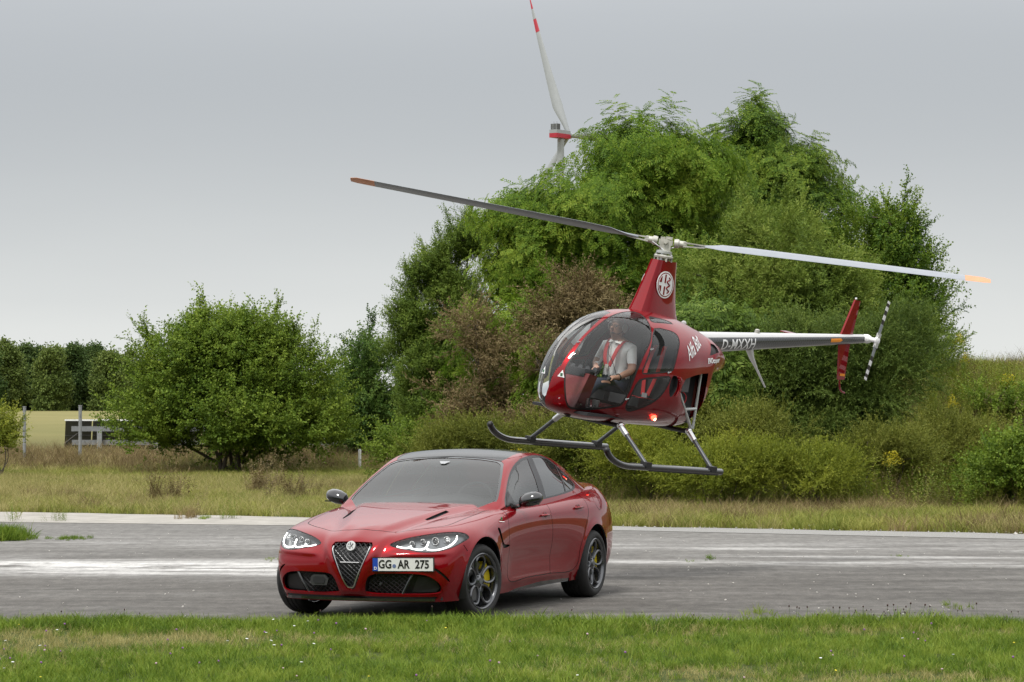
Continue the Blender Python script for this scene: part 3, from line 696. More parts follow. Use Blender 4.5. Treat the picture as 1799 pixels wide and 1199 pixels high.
tree('poplar_tree', 'right-hand wispy tree of the thicket reaching past the rotor blade tip', 'tree', (1570, 840), 60, [(1580, 420, 30, 52), (1540, 450, 45, 55), (1600, 480, 36, 50), (1560, 540, 75, 80), (1610, 560, 34, 70), (1590, 640, 52, 60), (1510, 560, 50, 90), (1500, 430, 35, 45)], 'broad', L_robd, dens=1.1, scale=.85, up=1.2, stems=3, trunk=.14, tips=36, gap=.2, wild=.15, seed=9)
tree('poplar_tree', 'low bright branches spreading right of the tail rotor towards the slope', 'tree', (1620, 830), 59, [(1625, 620, 42, 45), (1590, 690, 55, 40), (1655, 640, 25, 22), (1560, 610, 40, 50)], 'willow', L_will, dens=.9, scale=.9, up=.7, stems=2, trunk=.08, tips=8, gap=.2, seed=10)
tree('dead_shrub', 'brown withered shrub directly above and left of the cabin roof', 'shrub', (1010, 860), 58, [(1015, 530, 55, 46), (985, 575, 52, 40), (1050, 560, 40, 40)], 'willow', L_brown, dens=1.2, scale=.9, up=.6, stems=3, trunk=.07, gap=.2, seed=11)
tree('dead_shrub', 'tall brown withered shrub left of the nose near the birch', 'shrub', (850, 860), 57.5, [(835, 580, 34, 46), (850, 670, 46, 66), (820, 720, 38, 60), (880, 600, 28, 40)], 'willow', L_brown, dens=.85, scale=.9, up=.6, stems=3, trunk=.07, gap=.3, seed=12)
tree('dead_shrub', 'brown withered shrub just left of the bubble nose', 'shrub', (950, 860), 55.5, [(955, 650, 30, 50), (940, 735, 36, 55), (915, 770, 34, 40)], 'willow', L_brown, dens=.9, scale=.85, up=.6, stems=3, trunk=.06, gap=.25, seed=13)
tree('sumac_shrub', 'bright feathery sumac right behind the engine and tail boom root', 'shrub', (1270, 870), 52, [(1245, 585, 50, 30), (1290, 590, 36, 30), (1260, 660, 66, 52), (1290, 710, 60, 40), (1225, 700, 40, 50)], 'bigpinnate', L_sumac, dens=1.0, scale=.85, up=.5, stems=5, trunk=.08, gap=.15, seed=14)
tree('thicket_shrub', 'mid green shrub filling the thicket below the willow', 'shrub', (1330, 860), 54, [(1330, 640, 80, 50), (1240, 620, 60, 60), (1180, 600, 70, 70), (1130, 680, 90, 80)], 'broad', L_dark, dens=1.0, scale=.9, up=.6, stems=3, trunk=.08, seed=15)
tree('broom_shrub', 'large dark fine-leaved shrub beneath the tail boom', 'shrub', (1450, 860), 52, [(1440, 620, 90, 58), (1400, 690, 92, 70), (1490, 680, 90, 80), (1550, 640, 60, 62), (1450, 770, 95, 50), (1580, 590, 30, 40)], 'fine', L_broom, dens=1.5, scale=.9, up=.4, stems=5, trunk=.09, gap=.06, seed=16)
for k, (lb, px, py, Y, bl, kd, mt) in enumerate([
    ('olive shrub low on the slope right of the dark broom', 1560, 870, 49.5, [(1545, 800, 52, 40), (1590, 812, 40, 30)], 'fine', L_oliv),
    ('wide olive brown shrub in the middle of the right slope', 1660, 860, 51, [(1655, 775, 52, 34), (1700, 790, 45, 34), (1640, 820, 56, 28)], 'fine', L_oliv),
    ('green bramble at the foot of the slope against the right photo edge', 1760, 890, 47.5, [(1765, 800, 48, 42), (1740, 850, 40, 36), (1800, 840, 45, 55)], 'broad', L_mid),
    ('rough green bush high on the slope at the right photo edge', 1790, 800, 55, [(1795, 725, 40, 26), (1750, 712, 30, 18)], 'broad', L_mid),
    ('yellow green bush high on the slope right of the tail rotor', 1640, 800, 57, [(1630, 715, 34, 20), (1700, 700, 26, 14)], 'fine', L_yel),
    ('bush of yellowish stems at the thicket foot under the skids', 1150, 880, 49, [(1120, 800, 60, 42), (1180, 820, 50, 36)], 'fine', L_yel),
    ('brown green scrub between car roof and helicopter skid', 1060, 880, 52, [(1040, 790, 60, 45), (980, 790, 60, 50), (1090, 760, 50, 40)], 'fine', L_oliv),
    ('olive scrub behind the car roof', 870, 870, 54, [(860, 790, 60, 40), (790, 800, 60, 45), (920, 810, 60, 40)], 'fine', L_oliv),
    ('dark green scrub at the birch foot above the car bonnet', 740, 860, 60, [(720, 790, 50, 35), (770, 800, 50, 40)], 'broad', L_mid),
    ('bright yellow green weeds bush in front of the thicket centre', 1290, 880, 47.5, [(1300, 830, 72, 36), (1230, 840, 50, 30), (1360, 840, 50, 34)], 'fine', L_yel),
    ('second yellow green bush just left of the olive shrub', 1420, 880, 47.5, [(1420, 838, 60, 32), (1460, 830, 40, 30)], 'fine', L_yel),
    ('tan withered scrub under the tail boom strut', 1370, 860, 49.5, [(1340, 770, 60, 36), (1300, 780, 40, 30)], 'fine', L_oliv),
    ('low bushy fringe of the thicket under the cabin', 1190, 870, 51, [(1170, 740, 60, 55), (1110, 740, 50, 50), (1220, 790, 50, 40)], 'broad', L_oliv),
    ('green undergrowth filling the gap behind the bubble nose', 1010, 860, 56.5, [(1000, 650, 80, 60), (1000, 720, 80, 60), (1080, 680, 60, 70), (1120, 620, 50, 50)], 'pinnate', L_rob),
    ('yellowish small bush at the left photo edge by the fence posts', 8, 815, 67, [(5, 762, 26, 32), (-30, 760, 30, 36)], 'broad', L_yel)]):
    tree('bush', lb, 'shrub', (px, py), Y, bl, kd, mt, dens=1.2, scale=.75, up=.9, stems=4, trunk=.05, limbs=12, gap=.1, wild=.16, seed=30 + k)
# weeds: tall herb layer in front of the thicket and under the round bush
t_weed = tcoll('weeds', [templ('weed', L_oliv, 5, rng), templ('weed', L_yel, 6, rng), templ('weed', L_mid, 7, rng), templ('weed', L_brown, 8, rng), templ('gold', L_gold, 9, rng)])
n = 5200; x, y = jit(n, -2, 15, 45, 59); k = (y > edge_far(x) + 7.0 + 1.0 * wav(x, y * 0, 1.1, 60) + 2.0 * ss(6.2, 7.6, x) * 0) & (np.abs(x) < y * .2 + 2.5); x, y = x[k], y[k]
pick = rng.choice([0, 1, 2, 3], len(x), p=[.38, .30, .17, .15]); gold = (rng.random(len(x)) < .008); 
z = gz(x, y) - .02
scatter('weeds', np.stack([x, y, z], 1), rotz(len(x), .2), rng.uniform(.45, 1.05, len(x)) * (1 + .3 * wav(x, y, 1.6, 62)), t_weed, 5, pick=pick, label='tangled tall weeds at the foot of the thicket and slope', cat='weeds')
k = gold; scatter('goldenrod', np.stack([x[k], y[k], z[k]], 1), rotz(k.sum(), .12), rng.uniform(.9, 1.2, k.sum()), t_weed, 5, pick=np.full(k.sum(), 4), label='yellow goldenrod flower heads among the weeds', cat='flowers')
gx, gy = [], []
for px, py, Y in [(1265, 760, 49)] * 16 + [(1620, 668, 60)] * 6 + [(1700, 671, 61)] * 4:
    p = at(px + rng.normal(0, 22), py, Y); gx.append(p.x); gy.append(Y + rng.normal(0, .6))
gx, gy = np.array(gx), np.array(gy); zz = gz(gx, gy) + np.where(gy < 51, .35, -.72) + rng.normal(0, .18, len(gx))
scatter('goldenrod', np.stack([gx, gy, zz], 1), rotz(len(gx), .15), rng.uniform(.35, .7, len(gx)), t_weed, 5, pick=np.full(len(gx), 4), label='yellow goldenrod clump right below the helicopter tail boom', cat='flowers')
n = 1500; x, y = jit(n, -15, -1.0, 72, 82); k = (x > -9.6) | (y > 78); x, y = x[k], y[k]
scatter('weeds', np.stack([x, y, gz(x, y) - .02], 1), rotz(len(x), .25), rng.uniform(.35, .8, len(x)) * np.where(x < -9.3, .5, 1.), t_weed, 5, pick=rng.choice([0, 3, 2], len(x), p=[.35, .4, .25]), label='brown withered weeds under the round bush on the low bank', cat='weeds')
# far row of trees on the left
far = [(-25, 600, 30, .9, 0), (12, 590, 34, 1.0, 1), (52, 602, 30, .95, 0), (90, 604, 30, .9, 1), (128, 600, 32, 1.0, 0), (160, 604, 28, .95, 0), (192, 612, 26, .8, 1), (225, 612, 30, .8, 1), (262, 632, 26, .7, 0), (-70, 604, 34, .9, 0), (300, 640, 30, .7, 0)]
desc = ['dark wood-edge tree cut by the left photo edge, behind the field', 'tallest light tree at the left end of the far row', 'dark tree just right of the tallest one in the far row', 'lighter tree in the far row above the angled fence post', 'broad dark tree in the far row above the solar panels', 'dark tree in the far row left of the pale gap', 'pale thin-crowned tree in the far row with a gap beside it', 'last light tree of the far row before the round bush', 'low dark tree of the far row showing through the round bush', 'outermost far-row tree beyond the left photo edge', 'dark far-row tree hidden behind the round bush']
for k, (px, top, w, s_, lt) in enumerate(far):
    Y = 425 + 8 * (k % 3); hgt = 724 - top
    tree('far_tree', desc[k], 'tree', (px, 724), Y, [(px, top + hgt * .26, w * .75, hgt * .24), (px - 4, top + hgt * .5, w * 1.0, hgt * .3), (px + 3, top + hgt * .72, w * 1.05, hgt * .27), (px, top + hgt * .9, w * 1.1, hgt * .14)], 'clump', L_farl if lt else L_far, dens=.07, scale=.95, up=.5, trunk=.25, limbs=10, gap=.08, wild=.12, hollow=.2, group='trees of the far row beyond the field', seed=70 + k)
# woodland behind the camera (seen only as reflections in paint and glass)
n = 2600; x = rng.uniform(-110, 110, n); h = rng.random(n) ** .8; y = -52 + rng.uniform(-5, 5, n) + 6 * wav(x, 0 * x, .12, 80); z = h * (8.0 + 2.5 * wav(x, 0 * x, .25, 81))
scatter('woodland', np.stack([x, y + 20, z * 1.3], 1), rng.uniform(0, 6.28, (n, 3)), rng.uniform(1.6, 2.6, n), leaves('clump', L_far), 4, label='distant woodland behind the viewer, seen as a dark reflection in the bodywork', cat='woodland')
# ================================================================== SMALL THINGS OUTDOORS
M_post = simple('post_steel', (.30, .31, .31), .5, metal=.4); M_rust = simple('dark_steel', (.05, .045, .04), .7)
for px, top, lb, w in ((43, 716, 'tall grey steel post furthest left on the low bank', .045), (141, 714, 'tall grey steel post in front of the solar panels', .048)):
    p = at(px, top, 76); g0 = gzf(p.x, 76); r_ = empty('fence_post', (p.x, 76, g0), lb, 'post', 'tall grey fence posts on the bank')
    m = MB(); m.tube([(0, 0, -.3), (0, 0, p.z - g0)], w, 10); m.build('shaft', M_post, r_)
    m = MB(); m.lathe([(0, 0), (w * 1.15, 0), (w * 1.15, .03), (0, .03)], 10, Matrix.Translation((0, 0, p.z - g0)) @ Matrix.Rotation(R(90), 4, 'X')); m.build('cap', M_post, r_)
    m = MB(); m.box((.0, -w - .01, (p.z - g0) * .85), (.02, .02, .1)); m.build('bracket', M_post, r_)
for px, lb in ((114, 'short dark angled fence post between the two tall posts'), (228, 'short dark angled fence post beside the left end of the round bush')):
    p = at(px, 790, 79); g0 = gzf(p.x, 79) - .1; r_ = empty('angled_post', (p.x, 79, g0), lb, 'post', 'short dark angled fence posts')
    h = 1.9 - (779 - 706) / FPX * 79 - g0; m = MB(); m.tube([(0, 0, 0), (0, 0, h)], .022, 8); m.build('shaft', M_rust, r_)
    m = MB(); m.tube([(0, 0, h), (.36, 0, h + .28)], .018, 8); m.build('arm', M_rust, r_)
p = at(632, 808, 73); r_ = empty('marker_post', (p.x, 73, gzf(p.x, 73)), 'short white marker post right of the round bush', 'post'); m = MB(); m.tube([(0, 0, -.1), (0, 0, .55)], .04, 8); m.build('shaft', M_white, r_)
m = MB(); m.tube([(0, 0, .55), (0, 0, .60)], [.045, .02], 8); m.build('cap', M_greymetal, r_)
# solar array seen from behind
M_pan = simple('panel_back', (.10, .095, .09), .6); M_cell = simple('panel_cells', (.012, .016, .035), .1, coat=1)
Ys = 92.; xl = at(114, 760, Ys).x; xr = at(598, 760, Ys).x; ztop = at(0, 740, Ys).z; r_ = empty('solar_array', (xl, Ys, gzf(xl, Ys)), 'long dark solar panel rack seen from behind with a white top edge', 'solar panels'); g0 = gzf(xl, Ys)
zt = ztop - g0; zb_ = .28; W = xr - xl; npan = 10; tilt = .75
for i in range(npan):
    for j in range(2):
        x0 = i * W / npan + .02 + (.16 if 0 else 0); x1 = (i + 1) * W / npan - .02; a = j / 2 + .01; b = (j + 1) / 2 - .01
        sh = -.16
        def pp(x, t, o=0): return (x + sh * (1 - t), -tilt + (1 - t) * tilt * 2 * 0 + (1 - t) * -0 + t * .0 + tilt * (t), zb_ + (zt - zb_) * t + o)
        q = [pp(x0, a), pp(x1, a), pp(x1, b), pp(x0, b)]; q2 = [(v[0], v[1] + .0, v[2] + .035) for v in q]
        # panel leans away: top edge is nearest the viewer
        q = [(v[0], -v[1], v[2]) for v in q]; q2 = [(v[0], -v[1] + .03, v[2]) for v in q2]
        m = MB(); m.add(q + q2, [(0, 1, 2, 3), (7, 6, 5, 4), (0, 4, 5, 1), (1, 5, 6, 2), (2, 6, 7, 3), (3, 7, 4, 0)]); m.build('panel', M_pan, r_)
m = MB(); m.box((W / 2, -.03, zt + .03), (W, .06, .05)); m.build('top_edge', M_white, r_)
for z_, nm in ((zt - .26, 'beam'), (zt - .72, 'beam')): m = MB(); m.box((W / 2 + .1, -.25 + (zt - z_) * .3, z_), (W - .3, .08, .17)); m.build(nm, simple('beam_grey' + str(z_)[:4], (.22, .225, .23), .5, metal=.3), r_)
for i in range(5): m = MB(); m.box((1.2 + i * 1.9, -.2, zt * .35), (.16, .12, zt * .8)); m.build('support', M_post, r_)
# low farm road line in the far field
# ---- weeds in cracks, verge clumps
def weed_thing(name, lb, cat, px, py, mats, n, sc_, spreadpx, group=None):
    Y = EYE * FPX / (py - HZ); c = at(px, py, Y); k = n; xx = rng.normal(0, spreadpx / FPX * Y, k); yy = rng.normal(0, .18, k)
    rt = rotz(k, .25); sc = rng.uniform(.5, 1.2, k) * sc_; VV = []; FF = []; MI = []; o0 = 0; obs = list(mats.objects); mm = []
    for q in range(k):
        me_ = obs[rng.integers(0, len(obs))].data; nv = len(me_.vertices); a = np.zeros(nv * 3, np.float32); me_.vertices.foreach_get('co', a); a = a.reshape(-1, 3)
        fl = np.zeros(len(me_.polygons) * 3, np.int32); me_.loops.foreach_get('vertex_index', fl)
        M3 = np.array((Matrix.Rotation(rt[q][2], 3, 'Z') @ Matrix.Rotation(rt[q][1], 3, 'Y') @ Matrix.Rotation(rt[q][0], 3, 'X')))
        VV.append(a @ M3.T * sc[q] + [xx[q], yy[q], 0]); FF.append(fl.reshape(-1, 3) + o0); o0 += nv
        mt_ = me_.materials[0]
        if mt_ not in mm: mm.append(mt_)
        MI.append(np.full(len(fl) // 3, mm.index(mt_)))
    o = link(name, raw_mesh(name, np.concatenate(VV), np.concatenate(FF), None, False, mm, np.concatenate(MI)), None, lb, cat, group); o.location = (c.x, Y, .005 if Y < 47 else gzf(c.x, Y)); return o
t_green = tcoll('tufts_green', [tuft(M_gr, 90 + i, 26, .16, .010, .09, .7) for i in range(2)]); t_w2 = tcoll('weeds_small', [templ('weed', L_mid, 25, rng), templ('weed', L_oliv, 26, rng)]); t_dry = tcoll('weeds_dry', [templ('weed', L_brown, 28, rng), tuft(M_gb, 99, 26, .3, .01, .1, .6)])
weed_thing('grass_mound', 'bright green grass mound at the left photo edge on the asphalt', 'grass', 8, 948, t_green, 200, 1.25, 20)
weed_thing('grass_patch', 'flat dark green grass patch on the asphalt near the left edge', 'grass', 120, 947, t_green, 60, .35, 18)
weed_thing('crack_weed', 'leafy weed sprouting on the concrete strip furthest left', 'weed', 22, 916, t_w2, 4, .42, 3)
weed_thing('crack_weed', 'spindly weed on the concrete strip right of the left edge grass', 'weed', 104, 916, t_w2, 8, .38, 9)
weed_thing('crack_weed', 'dry brown weed at the front edge of the meadow', 'weed', 330, 910, t_dry, 9, .8, 9)
weed_thing('crack_weed', 'small round green tuft on the concrete strip', 'weed', 357, 912, t_green, 9, .55, 4)
weed_thing('crack_weed', 'leafy green weed on the concrete strip left of the car', 'weed', 396, 912, t_w2, 7, .5, 6)
weed_thing('crack_weed', 'thin grass line on the asphalt close to the car headlight', 'weed', 470, 984, t_green, 10, .2, 9)
weed_thing('crack_weed', 'single green tuft on the asphalt right of the car', 'weed', 1246, 984, t_green, 7, .38, 6)
weed_thing('crack_weed', 'flat thin tuft on the asphalt left of the single green one', 'weed', 1213, 987, t_green, 4, .2, 4)
weed_thing('crack_weed', 'low tuft on the asphalt far right of the car', 'weed', 1580, 978, t_green, 6, .25, 12)
weed_thing('crack_weed', 'small tuft near the lawn edge below the asphalt at right', 'weed', 1340, 1079, t_green, 7, .5, 16)
weed_thing('crack_weed', 'thin dark tuft near the lawn edge furthest right', 'weed', 1680, 1068, t_green, 7, .4, 14)
for k, (px, py) in enumerate([(90, 850), (480, 862), (450, 870), (290, 880), (520, 880), (560, 862)]):
    weed_thing('dry_weed', ['fresh green weed clump in the meadow at left', 'brown dock patch in the meadow left of the car', 'brown dock stems beside the larger brown patch', 'brown dock stems in the middle of the meadow', 'brown stems in the meadow near the car mirror', 'green weed clump in the meadow near the car mirror'][k], 'weed', px, py, t_green if k in (0, 5) else t_dry, 26 if k else 14, .9, 16)
# flowers in the lawn, seed heads at its edge, stones by the right verge
def flower(mat, r_, h, flat): 
    m = MB(); m.tube([(0, 0, 0), (.004, 0, h)], .0016, 4); n0 = len(m.f)
    m.ball((.004, 0, h), (r_, r_, r_ * flat), 8); me = m.mesh('flower', M_stem); me.materials.append(mat)
    me.polygons.foreach_set('material_index', [1 if sum(me.vertices[v].co.z for v in p.vertices) / len(p.vertices) > h - r_ * flat * 1.1 and i >= 0 else 0 for i, p in enumerate(me.polygons)]); return me
M_stem = simple('stem_green', (.05, .09, .02), .7); M_purple = simple('clover_purple', (.24, .09, .28), .6); M_pink = simple('clover_pink', (.50, .33, .38), .6); M_seed = simple('seed_brown', (.045, .022, .018), .8); M_yf = simple('flower_yellow', (.75, .62, .03), .6)
t_fl = tcoll('flowers', [flower(M_purple, .011, .11, .9), flower(M_white, .016, .12, .3), flower(M_yf, .012, .08, .4), flower(M_pink, .012, .10, .8)])
n = 85; x = np.concatenate([rng.uniform(-4.8, 0, 62), rng.uniform(0, 4.8, 23)]); y = rng.uniform(18.2, 23.0, n)
scatter('wildflowers', np.stack([x, y, gz(x, y)], 1), rotz(n, .15), rng.uniform(.55, .85, n), t_fl, 4, pick=rng.choice([0, 1, 2, 3], n, p=[.38, .30, .16, .16]), label='scattered white, purple and yellow wildflowers in the lawn', cat='flowers')
t_sd = tcoll('seedheads', [flower(M_seed, .008, .20, 1.6), flower(M_seed, .010, .24, 1.2)])
n = 60; x = np.concatenate([rng.normal(2.9, .45, 34), rng.uniform(-4.6, 4.6, 26)]); y = edge_near(x) - rng.uniform(0, .4, n)
scatter('plantain_heads', np.stack([x, y, gz(x, y)], 1), rotz(n, .2), rng.uniform(.45, .85, n), t_sd, 2, label='dark plantain seed heads along the far edge of the lawn', cat='weeds')
def rock(seed):
    m = MB(); m.ball((0, 0, 0), (1, .8, .55), 8); r = np.random.default_rng(seed); m.v = [tuple(np.array(v) * (1 + r.normal(0, .12))) for v in m.v]; return m.mesh('stone', simple('stone_pale', (.50, .48, .44), .9))
t_rk = tcoll('stones', [rock(1), rock(2)])
n = 260; x = np.concatenate([rng.uniform(1.5, 9, 110), rng.normal(8.0, .8, 70), rng.normal(4.55, .5, 80)]); y = edge_far(x) + np.concatenate([rng.normal(0, .12, 110), rng.normal(.1, .3, 70), rng.normal(2.0, .45, 80)])
scatter('stones', np.stack([x, y, gz(x, y) + .01], 1), rotz(n, .4), np.concatenate([rng.uniform(.005, .016, 110), rng.uniform(.01, .04, 70), rng.uniform(.01, .045, 80)]), t_rk, 2, label='pale rubble and gravel stones along the right verge', cat='stones')
n = 420; x = rng.uniform(-9, 9, n); y = 23.6 + 17.5 * rng.random(n) ** 1.2
scatter('grit', np.stack([x, y, np.full(n, .004)], 1), rotz(n, .4), rng.uniform(.004, .012, n), t_rk, 2, label='loose grit and pebbles scattered over the asphalt', cat='stones')
n = 1500; x = np.concatenate([rng.normal(-.75, .55, 420), rng.normal(3.0, .8, 280), rng.normal(-3.2, .7, 300), rng.uniform(-5.5, 5.5, 500)]); y = edge_near(x) + rng.normal(-.12, .13, n)
scatter('edge_grass', np.stack([x, y, gz(x, y)], 1), rotz(n, .2), rng.uniform(.7, 1.35, n), t_near, 4, label='taller ragged grass along the asphalt edge in front of the car', cat='grass')
# ================================================================== WIND TURBINE
YT = 1200.; hub = at(1003, 238, YT); M_tw = simple('turbine_white', (.27, .285, .29), .5, vary=.04, scale=.5); M_tr = simple('turbine_red', (.35, .015, .03), .5, vary=.05)
axis = Vector((math.sin(R(36)), math.cos(R(36)), 0)); nc = at(985, 236, YT)
wt = empty('wind_turbine', (nc.x, nc.y, 0), 'white wind turbine with red-banded blades rising behind the trees', 'wind turbine'); o0 = Vector((nc.x, nc.y, 0))
m = MB(); m.tube([(0, 0, 0), (0, 0, nc.z - 2.2)], [2.6, 1.45], 24); m.build('tower', M_tw, wt)
NM = Matrix.Translation((0, 0, nc.z)) @ Matrix.Rotation(-R(36), 4, 'Z')   # local +y = axis
def tb(c, s, mat, nm, par, bev=0):
    m = MB(); m.box(c, s); m.v = [tuple(NM @ Vector(v)) for v in m.v]; return m.build(nm, mat, par)
na_ = tb((0, -.5, .6), (4.0, 10.5, 2.0), M_tw, 'nacelle', wt); tb((0, -.5, -.9), (4.1, 10.6, 1.9), M_tr, 'nacelle_stripe', na_); tb((0, -4.0, 2.9), (3.6, 2.2, 2.6), simple('cooler_dark', (.06, .06, .06), .6), 'cooler', na_)
for i in range(5): tb((-1.5 + i * .75, -5.2, 2.9), (.18, .2, 2.6), M_tw, 'cooler_fin', na_)
for i in (-1, 1): tb((i * .8, -4, 4.6), (.07, .07, 1.4), M_rust, 'antenna', na_)
m = MB(); m.tube([NM @ Vector((0, 4.6, 0)), NM @ Vector((0, 5.6, 0)), NM @ Vector((0, 7.6, 0)), NM @ Vector((0, 8.6, 0))], [1.6, 1.9, 1.5, .3], 16); m.build('rotor_hub', M_tw, wt)
for k in range(3):
    a = R(-20.5 + 120 * k * -1); RM = NM @ Matrix.Translation((0, 6.4, 0)) @ Matrix.Rotation(a, 4, 'Y')    # blade along local z
    def sec(t):
        L = 67.; z = 1.2 + t * L; ch = np.interp(t, [0, .06, .2, .5, .85, 1], [2.0, 2.4, 4.6, 3.1, 1.5, .35]); th = np.interp(t, [0, .1, .3, 1], [2.0, 1.6, .9, .12]); y = 3.5 * t * t; tw = R(np.interp(t, [0, .2, 1], [45, 25, 2])); xo = -ch * .22 * min(1, t * 6)
        P = []
        for q in range(10):
            w = 2 * math.pi * q / 10; x = math.cos(w) * ch / 2 + xo; yy = math.sin(w) * th / 2; P.append(RM @ Vector((x * math.cos(tw) - yy * math.sin(tw), y + x * math.sin(tw) + yy * math.cos(tw), z)))
        return P
    def blade(ts, mat, nm, par):
        m = MB(); V = [p for t in ts for p in sec(t)]; F = [(i * 10 + q, i * 10 + (q + 1) % 10, (i + 1) * 10 + (q + 1) % 10, (i + 1) * 10 + q) for i in range(len(ts) - 1) for q in range(10)] + [tuple(range(10)), tuple((len(ts) - 1) * 10 + q for q in range(9, -1, -1))]; m.add(V, F, True); return m.build(nm, mat, par)
    b = blade(list(np.linspace(0, .74, 16)), M_tw, 'blade', wt); blade([.741, .79, .835], M_tr, 'red_band', b); blade([.836, .87, .91], M_tw, 'white_band', b); blade([.911, .95, 1.], M_tr, 'red_tip', b)
# ================================================================== CAR
M_paint = Mat('car_paint'); _f = M_paint.noise(900, 1)
M_paint.set(Base_Color=M_paint.mix(_f, (.17, .0012, .004), (.27, .003, .008)), Metallic=.40, Roughness=.30, Specular_IOR_Level=.0, Coat_Weight=.9, Coat_Roughness=.02, Coat_IOR=1.5); M_paint = M_paint.m
M_glass = Mat('car_glass'); M_glass.set(Base_Color=(.10, .115, .115), Roughness=.03, Metallic=0., IOR=1.9, Coat_Weight=1.0, Coat_IOR=1.9, Coat_Roughness=.02, Transmission_Weight=0.)
def glass_mat(name, tint, refl_ior, alpha, rough=.02):
    M = Mat(name); g = M.n('ShaderNodeBsdfGlossy'); g.inputs['Roughness'].default_value = rough; g.inputs['Color'].default_value = (1, 1, 1, 1)
    t = M.n('ShaderNodeBsdfTransparent'); t.inputs[0].default_value = (*tint, 1)
    fr = M.n('ShaderNodeFresnel'); fr.inputs[0].default_value = refl_ior
    x = M.n('ShaderNodeMixShader'); M.l(fr.outputs[0], x.inputs[0]); M.l(t.outputs[0], x.inputs[1]); M.l(g.outputs[0], x.inputs[2])
    if alpha:
        d = M.n('ShaderNodeBsdfDiffuse'); d.inputs[0].default_value = (.35, .38, .37, 1)
        y = M.n('ShaderNodeMixShader'); y.inputs[0].default_value = alpha; M.l(t.outputs[0], y.inputs[1]); M.l(d.outputs[0], y.inputs[2]); M.l(y.outputs[0], x.inputs[1])
    M.l(x.outputs[0], M.o.inputs[0]); return M.m
M_glass = glass_mat('windscreen_glass', (.48, .52, .51), 1.6, .07)
M_glass2 = glass_mat('tinted_side_glass', (.12, .13, .13), 1.9, .06)
# ---- lower body cage (car space: x forward, front axle at 0; y left; z up)
KZ = 6
ST = [  # x, per level (y,z): sill .. crest ; crown centre z
 (.26, [(.84, .175), (.895, .33), (.915, .52), (.905, .68), (.87, .775), (.76, .815)], .84),
 (.0,  [(.86, .175), (.925, .33), (.945, .52), (.945, .69), (.90, .80), (.78, .860)], .885),
 (-.3, [(.85, .175), (.915, .33), (.94, .52), (.94, .70), (.905, .83), (.80, .895)], .93),
 (-.6, [(.83, .175), (.885, .33), (.905, .52), (.92, .70), (.905, .85), (.82, .93)], .97),
 (-.95, [(.82, .175), (.875, .33), (.89, .52), (.915, .70), (.905, .86), (.83, .955)], .97),
 (-1.4, [(.82, .175), (.87, .33), (.885, .52), (.915, .71), (.91, .87), (.83, .965)], .95),
 (-1.9, [(.82, .18), (.875, .33), (.895, .52), (.93, .72), (.915, .89), (.83, .985)], .95),
 (-2.35, [(.84, .185), (.90, .34), (.93, .52), (.95, .73), (.925, .91), (.82, 1.02)], .97),
 (-2.82, [(.87, .19), (.935, .34), (.96, .52), (.96, .74), (.915, .93), (.80, 1.045)], 1.0),
 (-3.2, [(.85, .20), (.915, .34), (.935, .52), (.93, .74), (.88, .94), (.76, 1.06)], 1.06),
 (-3.5, [(.80, .22), (.86, .34), (.88, .52), (.88, .74), (.83, .94), (.70, 1.075)], 1.10)]
# front face columns: from outer corner (j=0) to centre (j=4); per level (x,y,z)
FR = [
 [(.54, .765, .175), (.595, .82, .33), (.595, .845, .50), (.50, .86, .64), (.42, .83, .74), (.36, .73, .79)],
 [(.65, .60, .175), (.70, .63, .33), (.71, .645, .49), (.665, .65, .62), (.58, .62, .715), (.48, .56, .785)],
 [(.70, .42, .175), (.755, .43, .33), (.775, .435, .48), (.745, .44, .60), (.66, .42, .70), (.55, .40, .775)],
 [(.72, .21, .175), (.785, .21, .33), (.81, .21, .47), (.795, .21, .59), (.725, .21, .69), (.60, .20, .765)],
 [(.725, 0, .175), (.79, 0, .33), (.82, 0, .47), (.805, 0, .585), (.735, 0, .685), (.61, 0, .765)]]
RE = [
 [(-3.70, .72, .26), (-3.72, .79, .36), (-3.74, .81, .52), (-3.72, .81, .74), (-3.70, .74, .93), (-3.70, .62, 1.085)],
 [(-3.80, .50, .27), (-3.83, .54, .37), (-3.86, .56, .53), (-3.82, .56, .75), (-3.80, .52, .94), (-3.79, .45, 1.10)],
 [(-3.83, .34, .27), (-3.86, .36, .37), (-3.90, .37, .53), (-3.86, .37, .75), (-3.83, .34, .95), (-3.82, .30, 1.11)],
 [(-3.84, .17, .27), (-3.87, .18, .37), (-3.92, .18, .53), (-3.87, .18, .75), (-3.84, .17, .95), (-3.83, .15, 1.115)],
 [(-3.84, 0, .27), (-3.87, 0, .37), (-3.92, 0, .53), (-3.87, 0, .75), (-3.84, 0, .95), (-3.83, 0, 1.115)]]
YF = [1, .77, .52, .26, 0]
